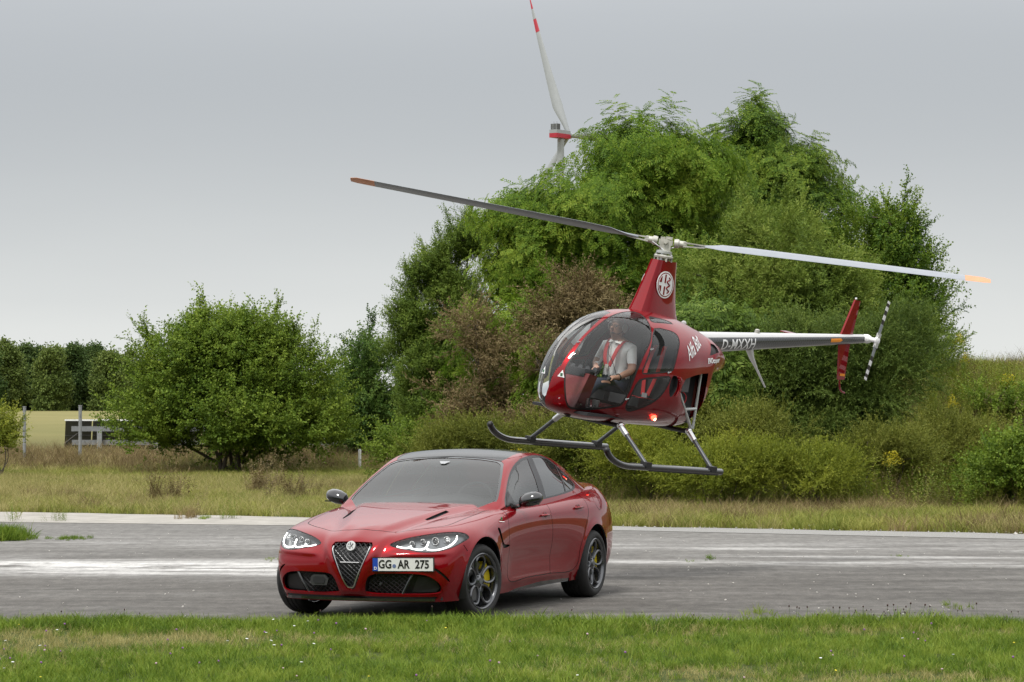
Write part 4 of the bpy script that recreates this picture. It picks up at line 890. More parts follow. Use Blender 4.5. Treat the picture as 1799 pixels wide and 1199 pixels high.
def car_cage():
    V = []; idx = {}
    def vid(p):
        k = tuple(round(c, 5) for c in p)
        if k not in idx: idx[k] = len(V); V.append(k)
        return idx[k]
    F = []
    def rows(sg):
        ring = []
        side = [[(x, sg * y, z) for y, z in lv] for x, lv, c in ST]
        fr = [[(x, sg * y, z) for x, y, z in col] for col in FR]
        re = [[(x, sg * y, z) for x, y, z in col] for col in RE]
        ring = fr[::-1] + side + re      # centre front -> corner -> side -> corner -> centre rear
        for a, b in zip(ring[:-1], ring[1:]):
            for k in range(KZ - 1):
                q = [vid(a[k]), vid(b[k]), vid(b[k + 1]), vid(a[k + 1])]
                F.append(q if sg > 0 else q[::-1])
        # top grid: rows = stations incl. front row and rear row
        top = [[c[-1] for c in fr]]
        for (x, lv, cz) in ST:
            yc, zc = lv[-1]
            top.append([(x if j == 0 else x, sg * yc * YF[j], zc + (cz - zc) * (1 - YF[j] ** 2)) for j in range(5)])
        top.append([c[-1] for c in re])
        for a, b in zip(top[:-1], top[1:]):
            for j in range(4):
                q = [vid(a[j]), vid(b[j]), vid(b[j + 1]), vid(a[j + 1])]
                F.append(q if sg > 0 else q[::-1])
    rows(1); rows(-1)
    me = bpy.data.meshes.new('cage'); me.from_pydata(V, [], F)
    o = bpy.data.objects.new('cage', me); S.collection.objects.link(o)
    md = o.modifiers.new('s', 'SUBSURF'); md.levels = 4; md.render_levels = 4; md.boundary_smooth = 'PRESERVE_CORNERS'
    dg = bpy.context.evaluated_depsgraph_get(); ev = o.evaluated_get(dg).to_mesh()
    n = len(ev.vertices); A = np.zeros(n * 3, np.float32); ev.vertices.foreach_get('co', A); A = A.reshape(-1, 3).astype(float)
    Q = np.array([tuple(p.vertices) for p in ev.polygons])
    bpy.data.objects.remove(o); bpy.data.meshes.remove(me)
    return A, Q
def bump1(d, w): return np.exp(-(d / w) ** 2)
def sstep(a, b, x): t = np.clip((x - a) / (b - a), 0, 1); return t * t * (3 - 2 * t)
def car_sculpt(A):
    x, y, z = A[:, 0].copy(), A[:, 1].copy(), A[:, 2].copy(); ay = np.abs(y); sg = np.sign(y)
    # wheel-arch flares
    for cx, amp in ((0, .012), (-2.82, .014)):
        r = np.hypot(x - cx, z - .335)
        m = sstep(.80, .88, ay)
        y += sg * amp * bump1(np.maximum(r - .37, 0), .05) * m
    # door: concave waist under the shoulder, crease low on the doors
    m = sstep(-2.45, -2.0, x) * sstep(-.45, -.8, x) * sstep(.80, .86, ay)
    y -= sg * .018 * bump1(z - .45, .11) * m
    y += sg * .010 * bump1(z - .275, .035) * m
    # bonnet: V shaped raised centre with flanks falling to the fenders
    w = .14 + .44 * np.clip((.75 - x) / 1.4, 0, 1)
    m = sstep(.68, .42, x) * sstep(-1.0, -.7, x) * (z > .70)
    z += .020 * sstep(.06, -.06, ay - w) * m
    z -= .012 * bump1(ay - (w + .10), .07) * m
    # nose: scudetto surround pushed forward, ridge running up from the badge
    f = sstep(.40, .56, x)
    gw = .065 + .155 * np.clip((z - .26) / .40, 0, 1.2)
    x += .030 * sstep(.09, 0., ay - gw) * f * sstep(.20, .27, z) * sstep(.80, .66, z)
    z += .014 * bump1(ay, .09) * sstep(.40, .55, x) * sstep(.66, .72, z)
    # brow below the headlights
    x += .016 * bump1(z - (.575 + .03 * ay), .028) * sstep(.28, .42, ay) * f * sstep(.86, .76, ay)
    # bumper lower intake surround lip
    x -= .02 * bump1(z - .52, .04) * sstep(.35, .5, ay) * f * 0
    return np.stack([x, y, z], 1)
_A, _Q = car_cage(); _A = car_sculpt(_A)
low = Surf(_A, _Q)
# ---- cabin surface, section by section
cx_ = [-.50, -.62, -.72, -.9, -1.1, -1.3, -1.45, -1.6, -1.8, -2.1, -2.4, -2.7, -3.0, -3.2, -3.35, -3.45]
czc = pchip(cx_, [.945, 1.0, 1.045, 1.135, 1.245, 1.345, 1.40, 1.432, 1.453, 1.45, 1.425, 1.365, 1.265, 1.17, 1.095, 1.04])
cyr = pchip(cx_, [.70, .735, .765, .725, .675, .635, .62, .615, .615, .615, .61, .605, .61, .63, .65, .66])
czr = pchip(cx_, [.87, .905, .955, 1.075, 1.195, 1.295, 1.35, 1.382, 1.40, 1.395, 1.36, 1.29, 1.18, 1.085, 1.01, .96])
cyb = pchip(cx_, [.74, .77, .80, .825, .835, .838, .84, .842, .843, .842, .835, .82, .79, .76, .72, .70])
czb = pchip(cx_, [.86, .90, .93, .94, .945, .95, .952, .955, .96, .968, .98, .99, .99, .98, .97, .93])
def bsp(P, n):
    P = np.asarray(P, float); P = np.vstack([P[0] * 2 - P[1], P, P[-1] * 2 - P[-2]]); o = []
    for i in range(len(P) - 3):
        for k in range(n):
            t = k / n
            o.append(((1 - t) ** 3 * P[i] + (3 * t ** 3 - 6 * t * t + 4) * P[i + 1] + (-3 * t ** 3 + 3 * t * t + 3 * t + 1) * P[i + 2] + t ** 3 * P[i + 3]) / 6)
    o.append(P[-2] if False else (P[-3] + 4 * P[-2] + P[-1]) / 6)
    return np.array(o)
def cabin_grid():
    xs = np.concatenate([np.arange(-.50, -3.46, -.02)])
    rows = []
    for x in xs:
        zc, yr, zr, yb, zb = czc(x), cyr(x), czr(x), cyb(x), czb(x)
        C = [(0, zc), (.4 * yr, zc - .10 * (zc - zr)), (.75 * yr, zc - .42 * (zc - zr)), (.93 * yr, zc - .74 * (zc - zr)), (yr + .008, zr + .004)]
        for t, bu in ((.2, .006), (.45, .018), (.75, .012), (1.0, 0), (1.25, -.02)):
            C.append((yr + (yb - yr) * t + bu, zr + (zb - zr) * t))
        P = bsp(C, 5); h = [(x, y, z) for y, z in P]
        rows.append([(x, -y, z) for (x, y, z) in h[:0:-1]] + h)
    n = len(rows[0]); V = [p for r in rows for p in r]
    F = [(i * n + k, i * n + k + 1, (i + 1) * n + k + 1, (i + 1) * n + k) for i in range(len(rows) - 1) for k in range(n - 1)]
    return V, F
_V, _F = cabin_grid(); cab = Surf(_V, _F)
_n = np.asarray(cab.N); _c = np.asarray(cab.V)
if (_n[:, 2].mean() < 0):
    cab.F = [f[::-1] for f in cab.F]; cab.N = [tuple(-np.array(n)) for n in cab.N]
_n = np.asarray(low.N)
if (_n[:, 2].mean() < 0):
    low.F = [f[::-1] for f in low.F]; low.N = [tuple(-np.array(n)) for n in low.N]
car = empty('car', (0, 0, 0), 'glossy dark red four-door saloon with its headlights lit, parked on the asphalt below the helicopter', 'car')
CARX, CARD, CARTH = -1.09727, 24.34495, 0.375125
#CUTS#
def solid(name, rgb, rough=.5, **k):
    return simple(name, rgb, rough, vary=.06, **k)
M_emit = Mat('lamp_light'); M_emit.set(Base_Color=(.8, .8, .8), Emission_Color=(1, .98, .93), Emission_Strength=2.3); M_emit = M_emit.m
M_rim = simple('dark_rim', (.10, .103, .11), .26, metal=.75, coat=.5)
M_yellow = simple('caliper_yellow', (.62, .48, .02), .35)
M_roof = simple('roof_black', (.010, .011, .012), .14)
M_trim = simple('trim_black', (.012, .012, .013), .3)
M_carbon = simple('carbon_black', (.02, .021, .022), .25, coat=1)
M_lens = glass_mat('lamp_cover', (.93, .95, .96), 1.45, 0)
M_redlens = simple('red_lens', (.35, .01, .01), .1, coat=1)
SIDES = (((0, 1, 0), 1), ((0, -1, 0), -1))
# wheel arches
def circ(cx, cz, r, n=40, a0=0, a1=2 * math.pi): return [(cx + r * math.cos(a0 + (a1 - a0) * k / n), cz + r * math.sin(a0 + (a1 - a0) * k / n)) for k in range(n if abs(a1 - a0) > 6.2 else n + 1)]
for d, sg in SIDES:
    wh = (lambda c, sg=sg: sg * c[:, 1] > .55)
    low.cut(circ(.005, .345, .372) , 'side', d, 'void', thr=-.3, where=wh)
    low.cut(circ(-2.82, .338, .375), 'side', d, 'void', thr=-.3, where=wh)
up = (0, 0, 1); fw = (1, 0, 0)
hood = [(.565, 0), (.555, .15), (.53, .29), (.45, .46), (.36, .58), (.24, .675), (0, .705), (-.3, .725), (-.60, .72)]
hoodp = spl([(x, -y) for x, y in hood[:0:-1]] + hood, 4)
low.cut(hoodp, 'top', up, 'bonnet', thr=.2, where=lambda c: c[:, 2] > .68)
door_f = spl([(-.76, 1.0), (-.66, .88), (-.60, .74), (-.625, .60), (-.70, .29)], 5) + spl([(-1.78, .292), (-1.73, .62), (-1.69, .80), (-1.70, 1.0)], 5)
door_r = spl([(-1.70, 1.0), (-1.69, .80), (-1.73, .62), (-1.78, .292)], 5) + spl([(-2.35, .297), (-2.42, .50), (-2.53, .70), (-2.65, .835), (-2.665, .95), (-2.50, 1.06)], 5)
for d, sg in SIDES:
    wh = (lambda c, sg=sg: sg * c[:, 1] > .70)
    low.cut(door_f, 'side', d, 'door_f%d' % sg, only=['body'], where=wh)
    low.cut(door_r, 'side', d, 'door_r%d' % sg, only=['body'], where=wh)
low.cut([(-1.1, .05), (1.1, .05), (1.1, .66), (.86, .70), (.6, .90), (-.6, .90), (-.86, .70), (-1.1, .66)], 'front', fw, 'bumper', only=['body'], thr=-.05, where=lambda c: c[:, 0] > .33)
low.cut([(-1.1, .05), (1.1, .05), (1.1, .70), (-1.1, .70)], 'front', (-1, 0, 0), 'rear_bumper', only=['body'], thr=.0, where=lambda c: c[:, 0] < -3.25)
HL = spl([(.332, .668), (.43, .712), (.59, .745), (.74, .764), (.835, .757), (.876, .722), (.862, .685), (.81, .642), (.72, .612), (.61, .61), (.50, .628), (.40, .643)], 5, closed=True)
HLg = spl([(.326, .669), (.43, .717), (.59, .751), (.74, .770), (.838, .762), (.882, .722), (.868, .682), (.814, .636), (.72, .606), (.61, .604), (.50, .622), (.40, .637)], 5, closed=True)
V_half = [(0, .272), (.036, .286), (.085, .38), (.178, .60), (.192, .66), (.176, .686), (.09, .690)]
Vg = [(-y, z) for y, z in V_half[:0:-1]] + V_half
intake = spl([(.125, .272), (.155, .375), (.215, .416), (.36, .424), (.52, .424), (.66, .407), (.74, .35), (.757, .28), (.71, .248), (.50, .244), (.25, .244), (.15, .254)], 4, closed=True)
slit = spl([(.69, .478), (.745, .460), (.80, .395), (.812, .345), (.775, .40), (.735, .44)], 4, closed=True)
for s_ in (1, -1):
    mm = (lambda P, s_=s_: [(s_ * p[0], p[1]) for p in P][::s_])
    low.cut(mm(HLg), 'front', fw, 'lampgap', thr=.0, where=lambda c: c[:, 0] > 0)
    low.cut(mm(HL), 'front', fw, 'lamp%d' % s_, thr=.0, where=lambda c: c[:, 0] > 0)
    low.cut(mm(intake), 'front', fw, 'intake%d' % s_, where=lambda c: c[:, 0] > 0)
    low.cut(mm(slit), 'front', fw, 'slit', where=lambda c: c[:, 0] > 0)
    low.cut([(s_ * .05 + .03, s_ * .385), (-.27, s_ * .44), (-.26, s_ * .475), (.03, s_ * .435), (.085, s_ * .41)], 'top', up, 'hvent')
low.cut(Vg, 'front', fw, 'grille', where=lambda c: c[:, 0] > 0)
low.cut([(-.70, .196), (.70, .196), (.72, .216), (.70, .222), (-.70, .222), (-.72, .216)], 'front', fw, 'gap', where=lambda c: c[:, 0] > 0)
# panel gaps
G = .0075
low.cut(thick(spl([(x, -y) for x, y in hood[:0:-1]] + hood, 4), G), 'top', up, 'gap', only=['body', 'bonnet', 'bumper', 'gap'], thr=.2, where=lambda c: c[:, 2] > .68)
for d, sg in SIDES:
    wh = (lambda c, sg=sg: sg * c[:, 1] > .70)
    ok_ = ['body', 'bumper', 'rear_bumper', 'door_f%d' % sg, 'door_r%d' % sg, 'gap']
    for L in (spl([(-.76, .99), (-.66, .88), (-.60, .74), (-.625, .60), (-.70, .29), (-1.2, .288), (-1.78, .289), (-2.35, .294), (-2.42, .50), (-2.53, .70), (-2.65, .835), (-2.665, .95), (-2.56, 1.03)], 5),
              spl([(-1.70, .99), (-1.69, .80), (-1.73, .62), (-1.78, .292)], 5)):
        low.cut(thick(L, G), 'side', d, 'gap', only=ok_, where=wh)
    low.cut(spl([(-.325, .765), (-.375, .775), (-.405, .70), (-.46, .63), (-.60, .617), (-.60, .600), (-.44, .595), (-.385, .66)], 3, closed=True), 'side', d, 'vent', where=wh)
    low.cut(thick([(.33, .605), (.37, .66)], G), 'side', d, 'gap', only=ok_, where=wh)
low.cut(thick(circ(-3.02, .925, .085, 28), .006), 'side', (0, 1, 0), 'gap', only=['body'], where=lambda c: c[:, 1] > .6)
low.cut([(-.80, .175), (-2.35, .18), (-2.32, .215), (-1.6, .225), (-1.0, .20)], 'side', (0, 1, 0), 'sillblack', thr=-.5, where=lambda c: c[:, 1] > .6)
# ---- build painted parts
low.part(['body'], 'body_shell', M_paint, car, depth=.02, wallmat=M_black)
low.part('bonnet', 'bonnet', M_paint, car)
low.part('bumper', 'front_bumper', M_paint, car, depth=.018, wallmat=M_paint)
low.part('rear_bumper', 'rear_bumper', M_paint, car)
for sg in (1, -1):
    low.part('door_f%d' % sg, 'front_door', M_paint, car); low.part('door_r%d' % sg, 'rear_door', M_paint, car)
low.part(['gap'], 'panel_gap', M_black, car, inset=.005, depth=-.005)
V0 = low.L[:]
for nm_, lab_ in (('slit', 'slit'), ('vent', 'vent'), ('hvent', 'hvent')):
    for sg in (1, -1):
        low.L = [(l + '_now' if l == lab_ and sg * (low.V[f[0]][1] + low.V[f[1]][1] + low.V[f[2]][1]) > 0 else l) for l, f in zip(V0, low.F)]
        low.part(lab_ + '_now', 'air_vent', M_black, car, inset=.02, depth=-.02)
low.L = V0
low.part(['sillblack'], 'sill_blade', M_gloss_black, car, inset=.004, depth=-.004)
low.part(['lampgap'], 'lamp_seal', M_black, car, inset=.003, depth=-.003)
lowb = BVHTree.FromPolygons([Vector(v) for v in low.V], low.F)
def fx(y, z, off=0):
    h = lowb.ray_cast(Vector((3, y, z)), Vector((-1, 0, 0))); return Vector((h[0].x + off, y, z)) if h[0] else Vector((.5, y, z))
def sy_(x, z, sg, off=0, b=None):
    h = (b or lowb).ray_cast(Vector((x, sg * 3, z)), Vector((0, -sg, 0))); return Vector((x, h[0].y + sg * off, z)) if h[0] else Vector((x, sg * .9, z))
# headlights
for sg in (1, -1):
    h = low.part('lamp%d' % sg, 'headlight', simple('lamp_housing', (.16, .165, .17), .3, metal=.6), car, inset=.075, depth=-.075, dirv=(-1, -sg * .12, 0), wallmat=M_black)
    low.part('lamp%d' % sg, 'lens', M_lens, h, inset=.001)
    m = MB()
    for pts in ([(.385, .652), (.43, .642), (.475, .640), (.505, .655)], [(.50, .640), (.555, .628), (.60, .628), (.628, .648), (.630, .690)], [(.635, .630), (.69, .622), (.745, .630), (.795, .655), (.822, .70), (.815, .735)]):
        P = spl([tuple(fx(sg * y, z, -.018)) for y, z in pts], 4); m.tube(P, .0068, 6)
    m.build('light_strip', M_emit, h)
    for y, z, r_ in ((.50, .675, .020), (.58, .690, .021), (.675, .695, .028), (.755, .705, .026)):
        m = MB(); p = fx(sg * y, z, -.05); m.ball(p, (.03, r_, r_), 14); m.build('projector', M_gloss_black if y < .7 else M_chrome, h)
        m = MB(); m.tube(spl([tuple(p + Vector((.02, r_ * 1.1 * math.cos(a), r_ * 1.1 * math.sin(a)))) for a in np.linspace(0, 6.28, 13)], 1), .003, 5); m.build('bezel', M_chrome, h)
# mesh panels
def net(poly, name, mat, mat_back, parent, back=.05, pitch=.044, r_=.0035, only=None):
    """diamond bars clipped to polygon, following the nose"""
    P = np.array(poly)
    def inside(p):
        x, y = p; c = False; n = len(P)
        for i in range(n):
            a, b = P[i], P[(i + 1) % n]
            if (a[1] > y) != (b[1] > y) and x < (b[0] - a[0]) * (y - a[1]) / (b[1] - a[1]) + a[0]: c = not c
        return c
    m = MB(); lo, hi = P.min(0), P.max(0)
    for s_ in (1, -1):
        k0 = int(np.floor((lo[1] - hi[0] * 1.15) / pitch)) - 30
        for k in range(k0, k0 + 90):
            c = k * pitch; run = []
            for y in np.arange(lo[0], hi[0] + .004, .006):
                z = s_ * .85 * y + c
                if inside((y, z)): run.append(tuple(fx(y, z, -back)))
                else:
                    if len(run) > 1: m.tube([run[0], run[len(run) // 2], run[-1]], r_, 4)
                    run = []
            if len(run) > 1: m.tube([run[0], run[len(run) // 2], run[-1]], r_, 4)
    return m.build(name, mat, parent)
M_netm = simple('grille_mesh', (.035, .035, .037), .3, metal=.3)
gr = low.part('grille', 'grille', M_black, car, inset=.07, depth=-.07, dirv=(-1, 0, 0), wallmat=M_gloss_black)
net(Vg, 'mesh', M_netm, None, gr, .022, .040, .0038)
m = MB()
rimp = [(0, .298), (.03, .307), (.075, .398), (.163, .60), (.172, .650)]
m.tube(spl([tuple(fx(-y, z, .001)) for y, z in rimp[::-1]] + [tuple(fx(y, z, .001)) for y, z in rimp[1:]], 4), .0055, 6); m.build('chrome_trim', M_chrome, gr)
m = MB(); m.tube([fx(-.09, .515, -.012), fx(.09, .515, -.012)], .0045, 6); m.build('bar', M_chrome, gr)
for sg in (1, -1):
    it = low.part('intake%d' % sg, 'air_intake', M_black, car, inset=.09, depth=-.09, dirv=(-1, 0, 0), wallmat=M_black)
    half = [(sg * y, z) for y, z in [(.135, .27), (.16, .37), (.215, .412), (.545, .420), (.445, .248), (.25, .248)]]
    net(half, 'mesh', M_netm, None, it, .03, .040, .0035)
    m = MB(); m.tube([fx(sg * .545, .42, -.02), fx(sg * .50, .34, -.015), fx(sg * .445, .248, -.02)], .011, 6); m.build('divider', M_carbon, it)
    q = [fx(sg * y, z, -.06) for y, z in ((.57, .40), (.70, .385), (.73, .30), (.70, .26), (.51, .26))]
    m = MB(); m.add(q, [tuple(range(5))]); m.build('duct_panel', simple('duct', (.02, .02, .021), .5), it)
# radar box on the right-hand intake
c = fx(-.315, .355, .006); m = MB()
oct_ = [(-.075, -.045), (.055, -.045), (.085, -.02), (.075, .03), (.05, .045), (-.06, .045), (-.09, .01)]
m.prism(oct_, 0, .03, Matrix.Translation(c + Vector((-.03, 0, 0))) @ Matrix.Rotation(R(-90), 4, 'Z')); m.build('radar_cover', simple('radar_grey', (.06, .06, .062), .35, metal=.5), car)
m = MB(); m.prism([(a * .68, b * .68) for a, b in oct_], 0, .006, Matrix.Translation(c + Vector((-.001, 0, 0))) @ Matrix.Rotation(R(-90), 4, 'Z')); m.build('radar_lens', M_black, car)
for sg in (1, -1):
    m = MB(); p = fx(sg * .27, .335, -.005); m.box(p, (.02, .026, .02), Matrix.Rotation(R(45), 4, 'X')); m.build('sensor', M_netm, car)
# front splitter
m = MB(); P = []
for y in np.linspace(-.70, .70, 25):
    x = fx(y, .235).x - .012 - .10 * max(0, abs(y) - .62); P.append((x, y))
for i, (x, y) in enumerate(P): pass
vv = []; 
for (x, y) in P: vv += [(x + .012, y, .205), (x + .012, y, .182), (x - .14, y, .172), (x - .14, y, .205)]
ff = [(4 * i + k, 4 * i + (k + 1) % 4, 4 * i + 4 + (k + 1) % 4, 4 * i + 4 + k) for i in range(len(P) - 1) for k in range(4)] + [(3, 2, 1, 0), (4 * len(P) - 4, 4 * len(P) - 3, 4 * len(P) - 2, 4 * len(P) - 1)]
m.add(vv, ff); m.build('front_splitter', M_gloss_black, car)
# floor pan + arch liners
m = MB(); m.box((-1.45, 0, .215), (4.0, 1.50, .05)); m.build('floor_pan', M_black, car)
for cx in (0, -2.82):
    for sg in (1, -1):
        m = MB(); m.lathe([(.385, 0), (.385, .34), (0, .34)], 32, Matrix.Translation((cx, .90 * sg, .34)) @ (Matrix.Scale(-1, 4, (0, 1, 0)) if sg > 0 else Matrix.Identity(4)))
        m.v = [v if v[2] > .02 else v for v in m.v]
        # keep the upper part only
        keep = [f for f in m.f if min(m.v[i][2] for i in f) > .19]; m.f = keep; m.sm = [True] * len(keep)
        m.build('arch_liner', M_black, car)
# ---- cabin
DLO = spl([(-.775, .950), (-.97, 1.088), (-1.27, 1.255), (-1.55, 1.352), (-1.84, 1.388), (-2.1, 1.388), (-2.35, 1.350), (-2.58, 1.245), (-2.745, 1.13), (-2.735, 1.085), (-2.62, 1.050), (-2.4, 1.026), (-1.8, .990), (-1.4, .974), (-.95, .955)], 4, closed=True)
WSp = [(-.60, 0), (-.62, .35), (-.70, .62), (-.757, .728), (-.80, .728), (-.95, .692), (-1.15, .632), (-1.33, .572), (-1.375, .535), (-1.395, .35), (-1.405, 0)]
WSf = WSp + [(x, -y) for x, y in WSp[-2:0:-1]]
WSi = [(-.50, 0), (-.52, .35), (-.60, .60), (-.745, .705), (-.80, .705), (-.95, .667), (-1.15, .607), (-1.30, .555), (-1.345, .50), (-1.365, .33), (-1.372, 0)]
WSg = WSi + [(x, -y) for x, y in WSi[-2:0:-1]]
ROOFp = [(-1.405, 0), (-1.395, .35), (-1.378, .53), (-1.45, .555), (-1.7, .56), (-2.1, .55), (-2.35, .52), (-2.42, .40), (-2.44, 0)]
ROOF = ROOFp + [(x, -y) for x, y in ROOFp[-2:0:-1]]
RWp = [(-2.50, 0), (-2.49, .42), (-2.47, .50), (-2.65, .535), (-3.0, .555), (-3.25, .56), (-3.32, .45), (-3.36, 0)]
RW = RWp + [(x, -y) for x, y in RWp[-2:0:-1]]
cab.cut(WSf, 'top', up, 'wsframe'); cab.cut(WSg, 'top', up, 'ws'); cab.cut(ROOF, 'top', up, 'roof'); cab.cut(RW, 'top', up, 'rw')
FG = spl([(-.99, 1.00), (-1.05, 1.105), (-1.30, 1.243), (-1.55, 1.325), (-1.775, 1.358), (-1.73, 1.25), (-1.625, 1.00), (-1.4, .988), (-1.15, .980)], 3, closed=True)
FG = [(-.985, .975), (-1.0, 1.085), (-1.15, 1.172), (-1.30, 1.245), (-1.45, 1.300), (-1.6, 1.340), (-1.765, 1.363), (-1.70, 1.17), (-1.635, 1.002), (-1.3, .988)]
RG = [(-1.90, 1.372), (-2.1, 1.372), (-2.3, 1.345), (-2.455, 1.287), (-2.395, 1.15), (-2.335, 1.037), (-2.1, 1.02), (-1.775, 1.004), (-1.835, 1.17)]
QG = [(-2.485, 1.272), (-2.58, 1.222), (-2.70, 1.132), (-2.705, 1.095), (-2.62, 1.066), (-2.37, 1.040), (-2.425, 1.145)]
for d, sg in SIDES:
    wh = (lambda c, sg=sg: sg * c[:, 1] > .4)
    cab.cut(DLO, 'side', d, 'dlo%d' % sg, only=['body'], where=wh)
    for nme, pg in (('fg', FG), ('rg', RG), ('qg', QG)): cab.cut(pg, 'side', d, nme + str(sg), where=wh)
cab.part('body', 'roof_frame', M_paint, car); cab.part('roof', 'roof_panel', M_roof, car, inset=.002, depth=-.002)
wsf = cab.part('wsframe', 'windscreen', M_gloss_black, car, inset=.003, depth=-.003)
cab.part('ws', 'glass', M_glass, wsf, inset=.004)
cab.part('rw', 'rear_window', M_glass2, car, inset=.002)
for sg in (1, -1):
    p = cab.part('dlo%d' % sg, 'window_trim', M_trim, car, inset=.001)
    for nme in ('fg', 'rg', 'qg'): cab.part(nme + str(sg), 'side_window', M_glass if nme == 'fg' else M_glass2, car, inset=.004)
cabb = BVHTree.FromPolygons([Vector(v) for v in cab.V], cab.F)
def top_(x, y, off=0, b=None):
    h = (b or cabb).ray_cast(Vector((x, y, 5)), Vector((0, 0, -1))); return Vector((x, y, h[0].z + off)) if h[0] else Vector((x, y, 1))
# camera pod behind the windscreen, dashboard, seats, steering wheel
m = MB(); 
pod = [top_(-1.33 + a, b, -.006) for a, b in ((0, -.15), (.02, -.17), (.09, -.13), (.13, -.05), (.13, .05), (.09, .13), (.02, .17), (0, .15))]
m.add(pod, [tuple(range(8))]); m.build('sensor_pod', simple('pod_black', (.02, .02, .022), .4), car)
m = MB(); pt = [top_(-1.285 + a, b, .006) for a, b in ((0.0, -.055), (.05, -.02), (.05, .02), (0, .055))]; m.add(pt, [(0, 1, 2, 3)]); m.build('sensor_window', M_greymetal, car)
M_int = simple('interior_black', (.03, .03, .032), .6); M_seat = simple('seat_leather', (.045, .04, .04), .5)
m = MB(); m.tube(spl([(-.80, -.66, .93), (-.84, -.3, .965), (-.84, 0, .965), (-.86, .36, 1.0), (-.82, .66, .93)], 4), [.10] * 17, 12, flat=.6); m.box((-1.0, 0, .80), (.35, 1.3, .30)); m.build('dashboard', M_int, car)
st = MB(); cs = Vector((-1.12, .36, .985)); Mx = Matrix.Rotation(R(-25), 4, 'Y')
ring = [cs + Mx @ Vector((0, .18 * math.cos(a), .18 * math.sin(a))) for a in np.linspace(0, 2 * math.pi, 25)]
st.tube(ring, .014, 8, caps=False); st.tube([cs + Mx @ Vector((0, -.17, 0)), cs, cs + Mx @ Vector((0, .17, 0))], .022, 6); st.tube([cs, cs + Mx @ Vector((0, 0, -.17))], .02, 6); st.tube([cs, cs + Vector((.2, 0, -.06))], .03, 8); st.build('steering_wheel', M_int, car)
for y in (.36, -.36):
    m = MB(); m.box((-1.72, y, .48), (.5, .5, .18)); m.tube(spl([(-1.90, y, .5), (-1.98, y, .8), (-2.03, y, 1.05)], 4), [.20, .22, .24, .25, .25, .24, .22, .20, .16], 14, flat=.35, up=(0, 1, 0)); s0 = m.build('front_seat', M_seat, car)
    m = MB(); m.tube([(-2.02, y, 1.08), (-2.05, y, 1.17), (-2.06, y, 1.26)], [.07, .12, .09], 12, flat=.5, up=(0, 1, 0)); m.build('headrest', M_seat, s0)
m = MB(); m.box((-2.65, 0, .75), (.2, 1.25, .62)); m.build('rear_seat', M_seat, car)
m = MB(); m.box((-1.8, 0, .935), (2.2, 1.5, .01)); 
# mirrors
for sg in (1, -1):
    m = MB(); M3 = Matrix.Rotation(sg * R(8), 4, 'Z')
    c = Vector((-1.0, sg * .975, 1.0)); P = []; n = 16
    secs = [(-.11, .030, .045), (-.095, .050, .062), (-.05, .064, .076), (0, .07, .080), (.05, .064, .072), (.085, .048, .054), (.105, .022, .028)]
    for (yy, rx, rz) in secs:
        for k in range(n):
            w = 2 * math.pi * k / n; cx = math.cos(w); x = cx * rx * (1.25 if cx > 0 else .75)
            P.append(c + M3 @ Vector((x, sg * yy, math.sin(w) * rz * (1 if math.sin(w) > 0 else .72) + .02 * yy / .1)))
    F = [(i * n + k, i * n + (k + 1) % n, (i + 1) * n + (k + 1) % n, (i + 1) * n + k) for i in range(len(secs) - 1) for k in range(n)] + [tuple(range(n)), tuple((len(secs) - 1) * n + k for k in range(n - 1, -1, -1))]
    m.add(P, F, True); mo = m.build('side_mirror', M_gloss_black, car)
    m = MB(); m.tube([c + Vector((.02, -sg * .05, -.045)), c + Vector((.03, -sg * .13, -.06)), Vector((-.88, sg * .82, .955))], [.018, .022, .035], 8, flat=.6); m.build('stalk', M_black, mo)
    m = MB(); q = [tuple(sy_(x, z, sg, .004, cabb)) for x, z in ((-.80, .955), (-.975, .965), (-.985, 1.08), (-.90, 1.035))]; m.add(q, [(0, 1, 2, 3)]); m.build('mirror_mount', M_black, mo)
    m = MB(); m.box(c + M3 @ Vector((.065, sg * .03, -.03)), (.02, .12, .012), M3); m.build('indicator', M_carbon, mo)
# handles, fender badge
for sg in (1, -1):
    for x0, x1, z in ((-1.425, -1.655, .845), (-2.295, -2.52, .885)):
        cpt = sy_((x0 + x1) / 2, z, sg, -.004); m = MB(); m.ball(cpt, (.055, .012, .032), 16); m.build('handle_recess', simple('recess_red', (.10, .003, .006), .4), car)
        m = MB(); m.tube(spl([tuple(sy_(x0, z, sg, .006)), tuple(sy_(x0 * .6 + x1 * .4, z + .004, sg, .030)), tuple(sy_(x1, z, sg, .012))], 5), [.010, .016, .018, .019, .019, .018, .017, .017, .016, .014, .010], 8, flat=.6); m.build('door_handle', M_paint, car)
    tri = [(-.445, .895), (-.485, .815), (-.40, .825)]
    tri = [(-.525, .822), (-.425, .828), (-.515, .915)]
    Vv = [tuple(sy_(x, z, sg, .004)) for x, z in tri] + [tuple(sy_(x, z, sg, -.003)) for x, z in tri]
    m = MB(); m.add(Vv, [(0, 1, 2), (5, 4, 3), (0, 3, 4, 1), (1, 4, 5, 2), (2, 5, 3, 0)]); bd = m.build('fender_badge', M_white, car)
    m = MB(); cc = sy_(-.488, .850, sg, .006)
    for a in (45, 135, 225, 315): m.ball(cc + Vector((.012 * math.cos(R(a)), 0, .012 * math.sin(R(a)))), (.010, .002, .010), 8)
    m.tube([cc, cc + Vector((.004, 0, -.022))], .002, 4); m.build('clover', simple('clover_green', (.01, .16, .04), .4), bd)
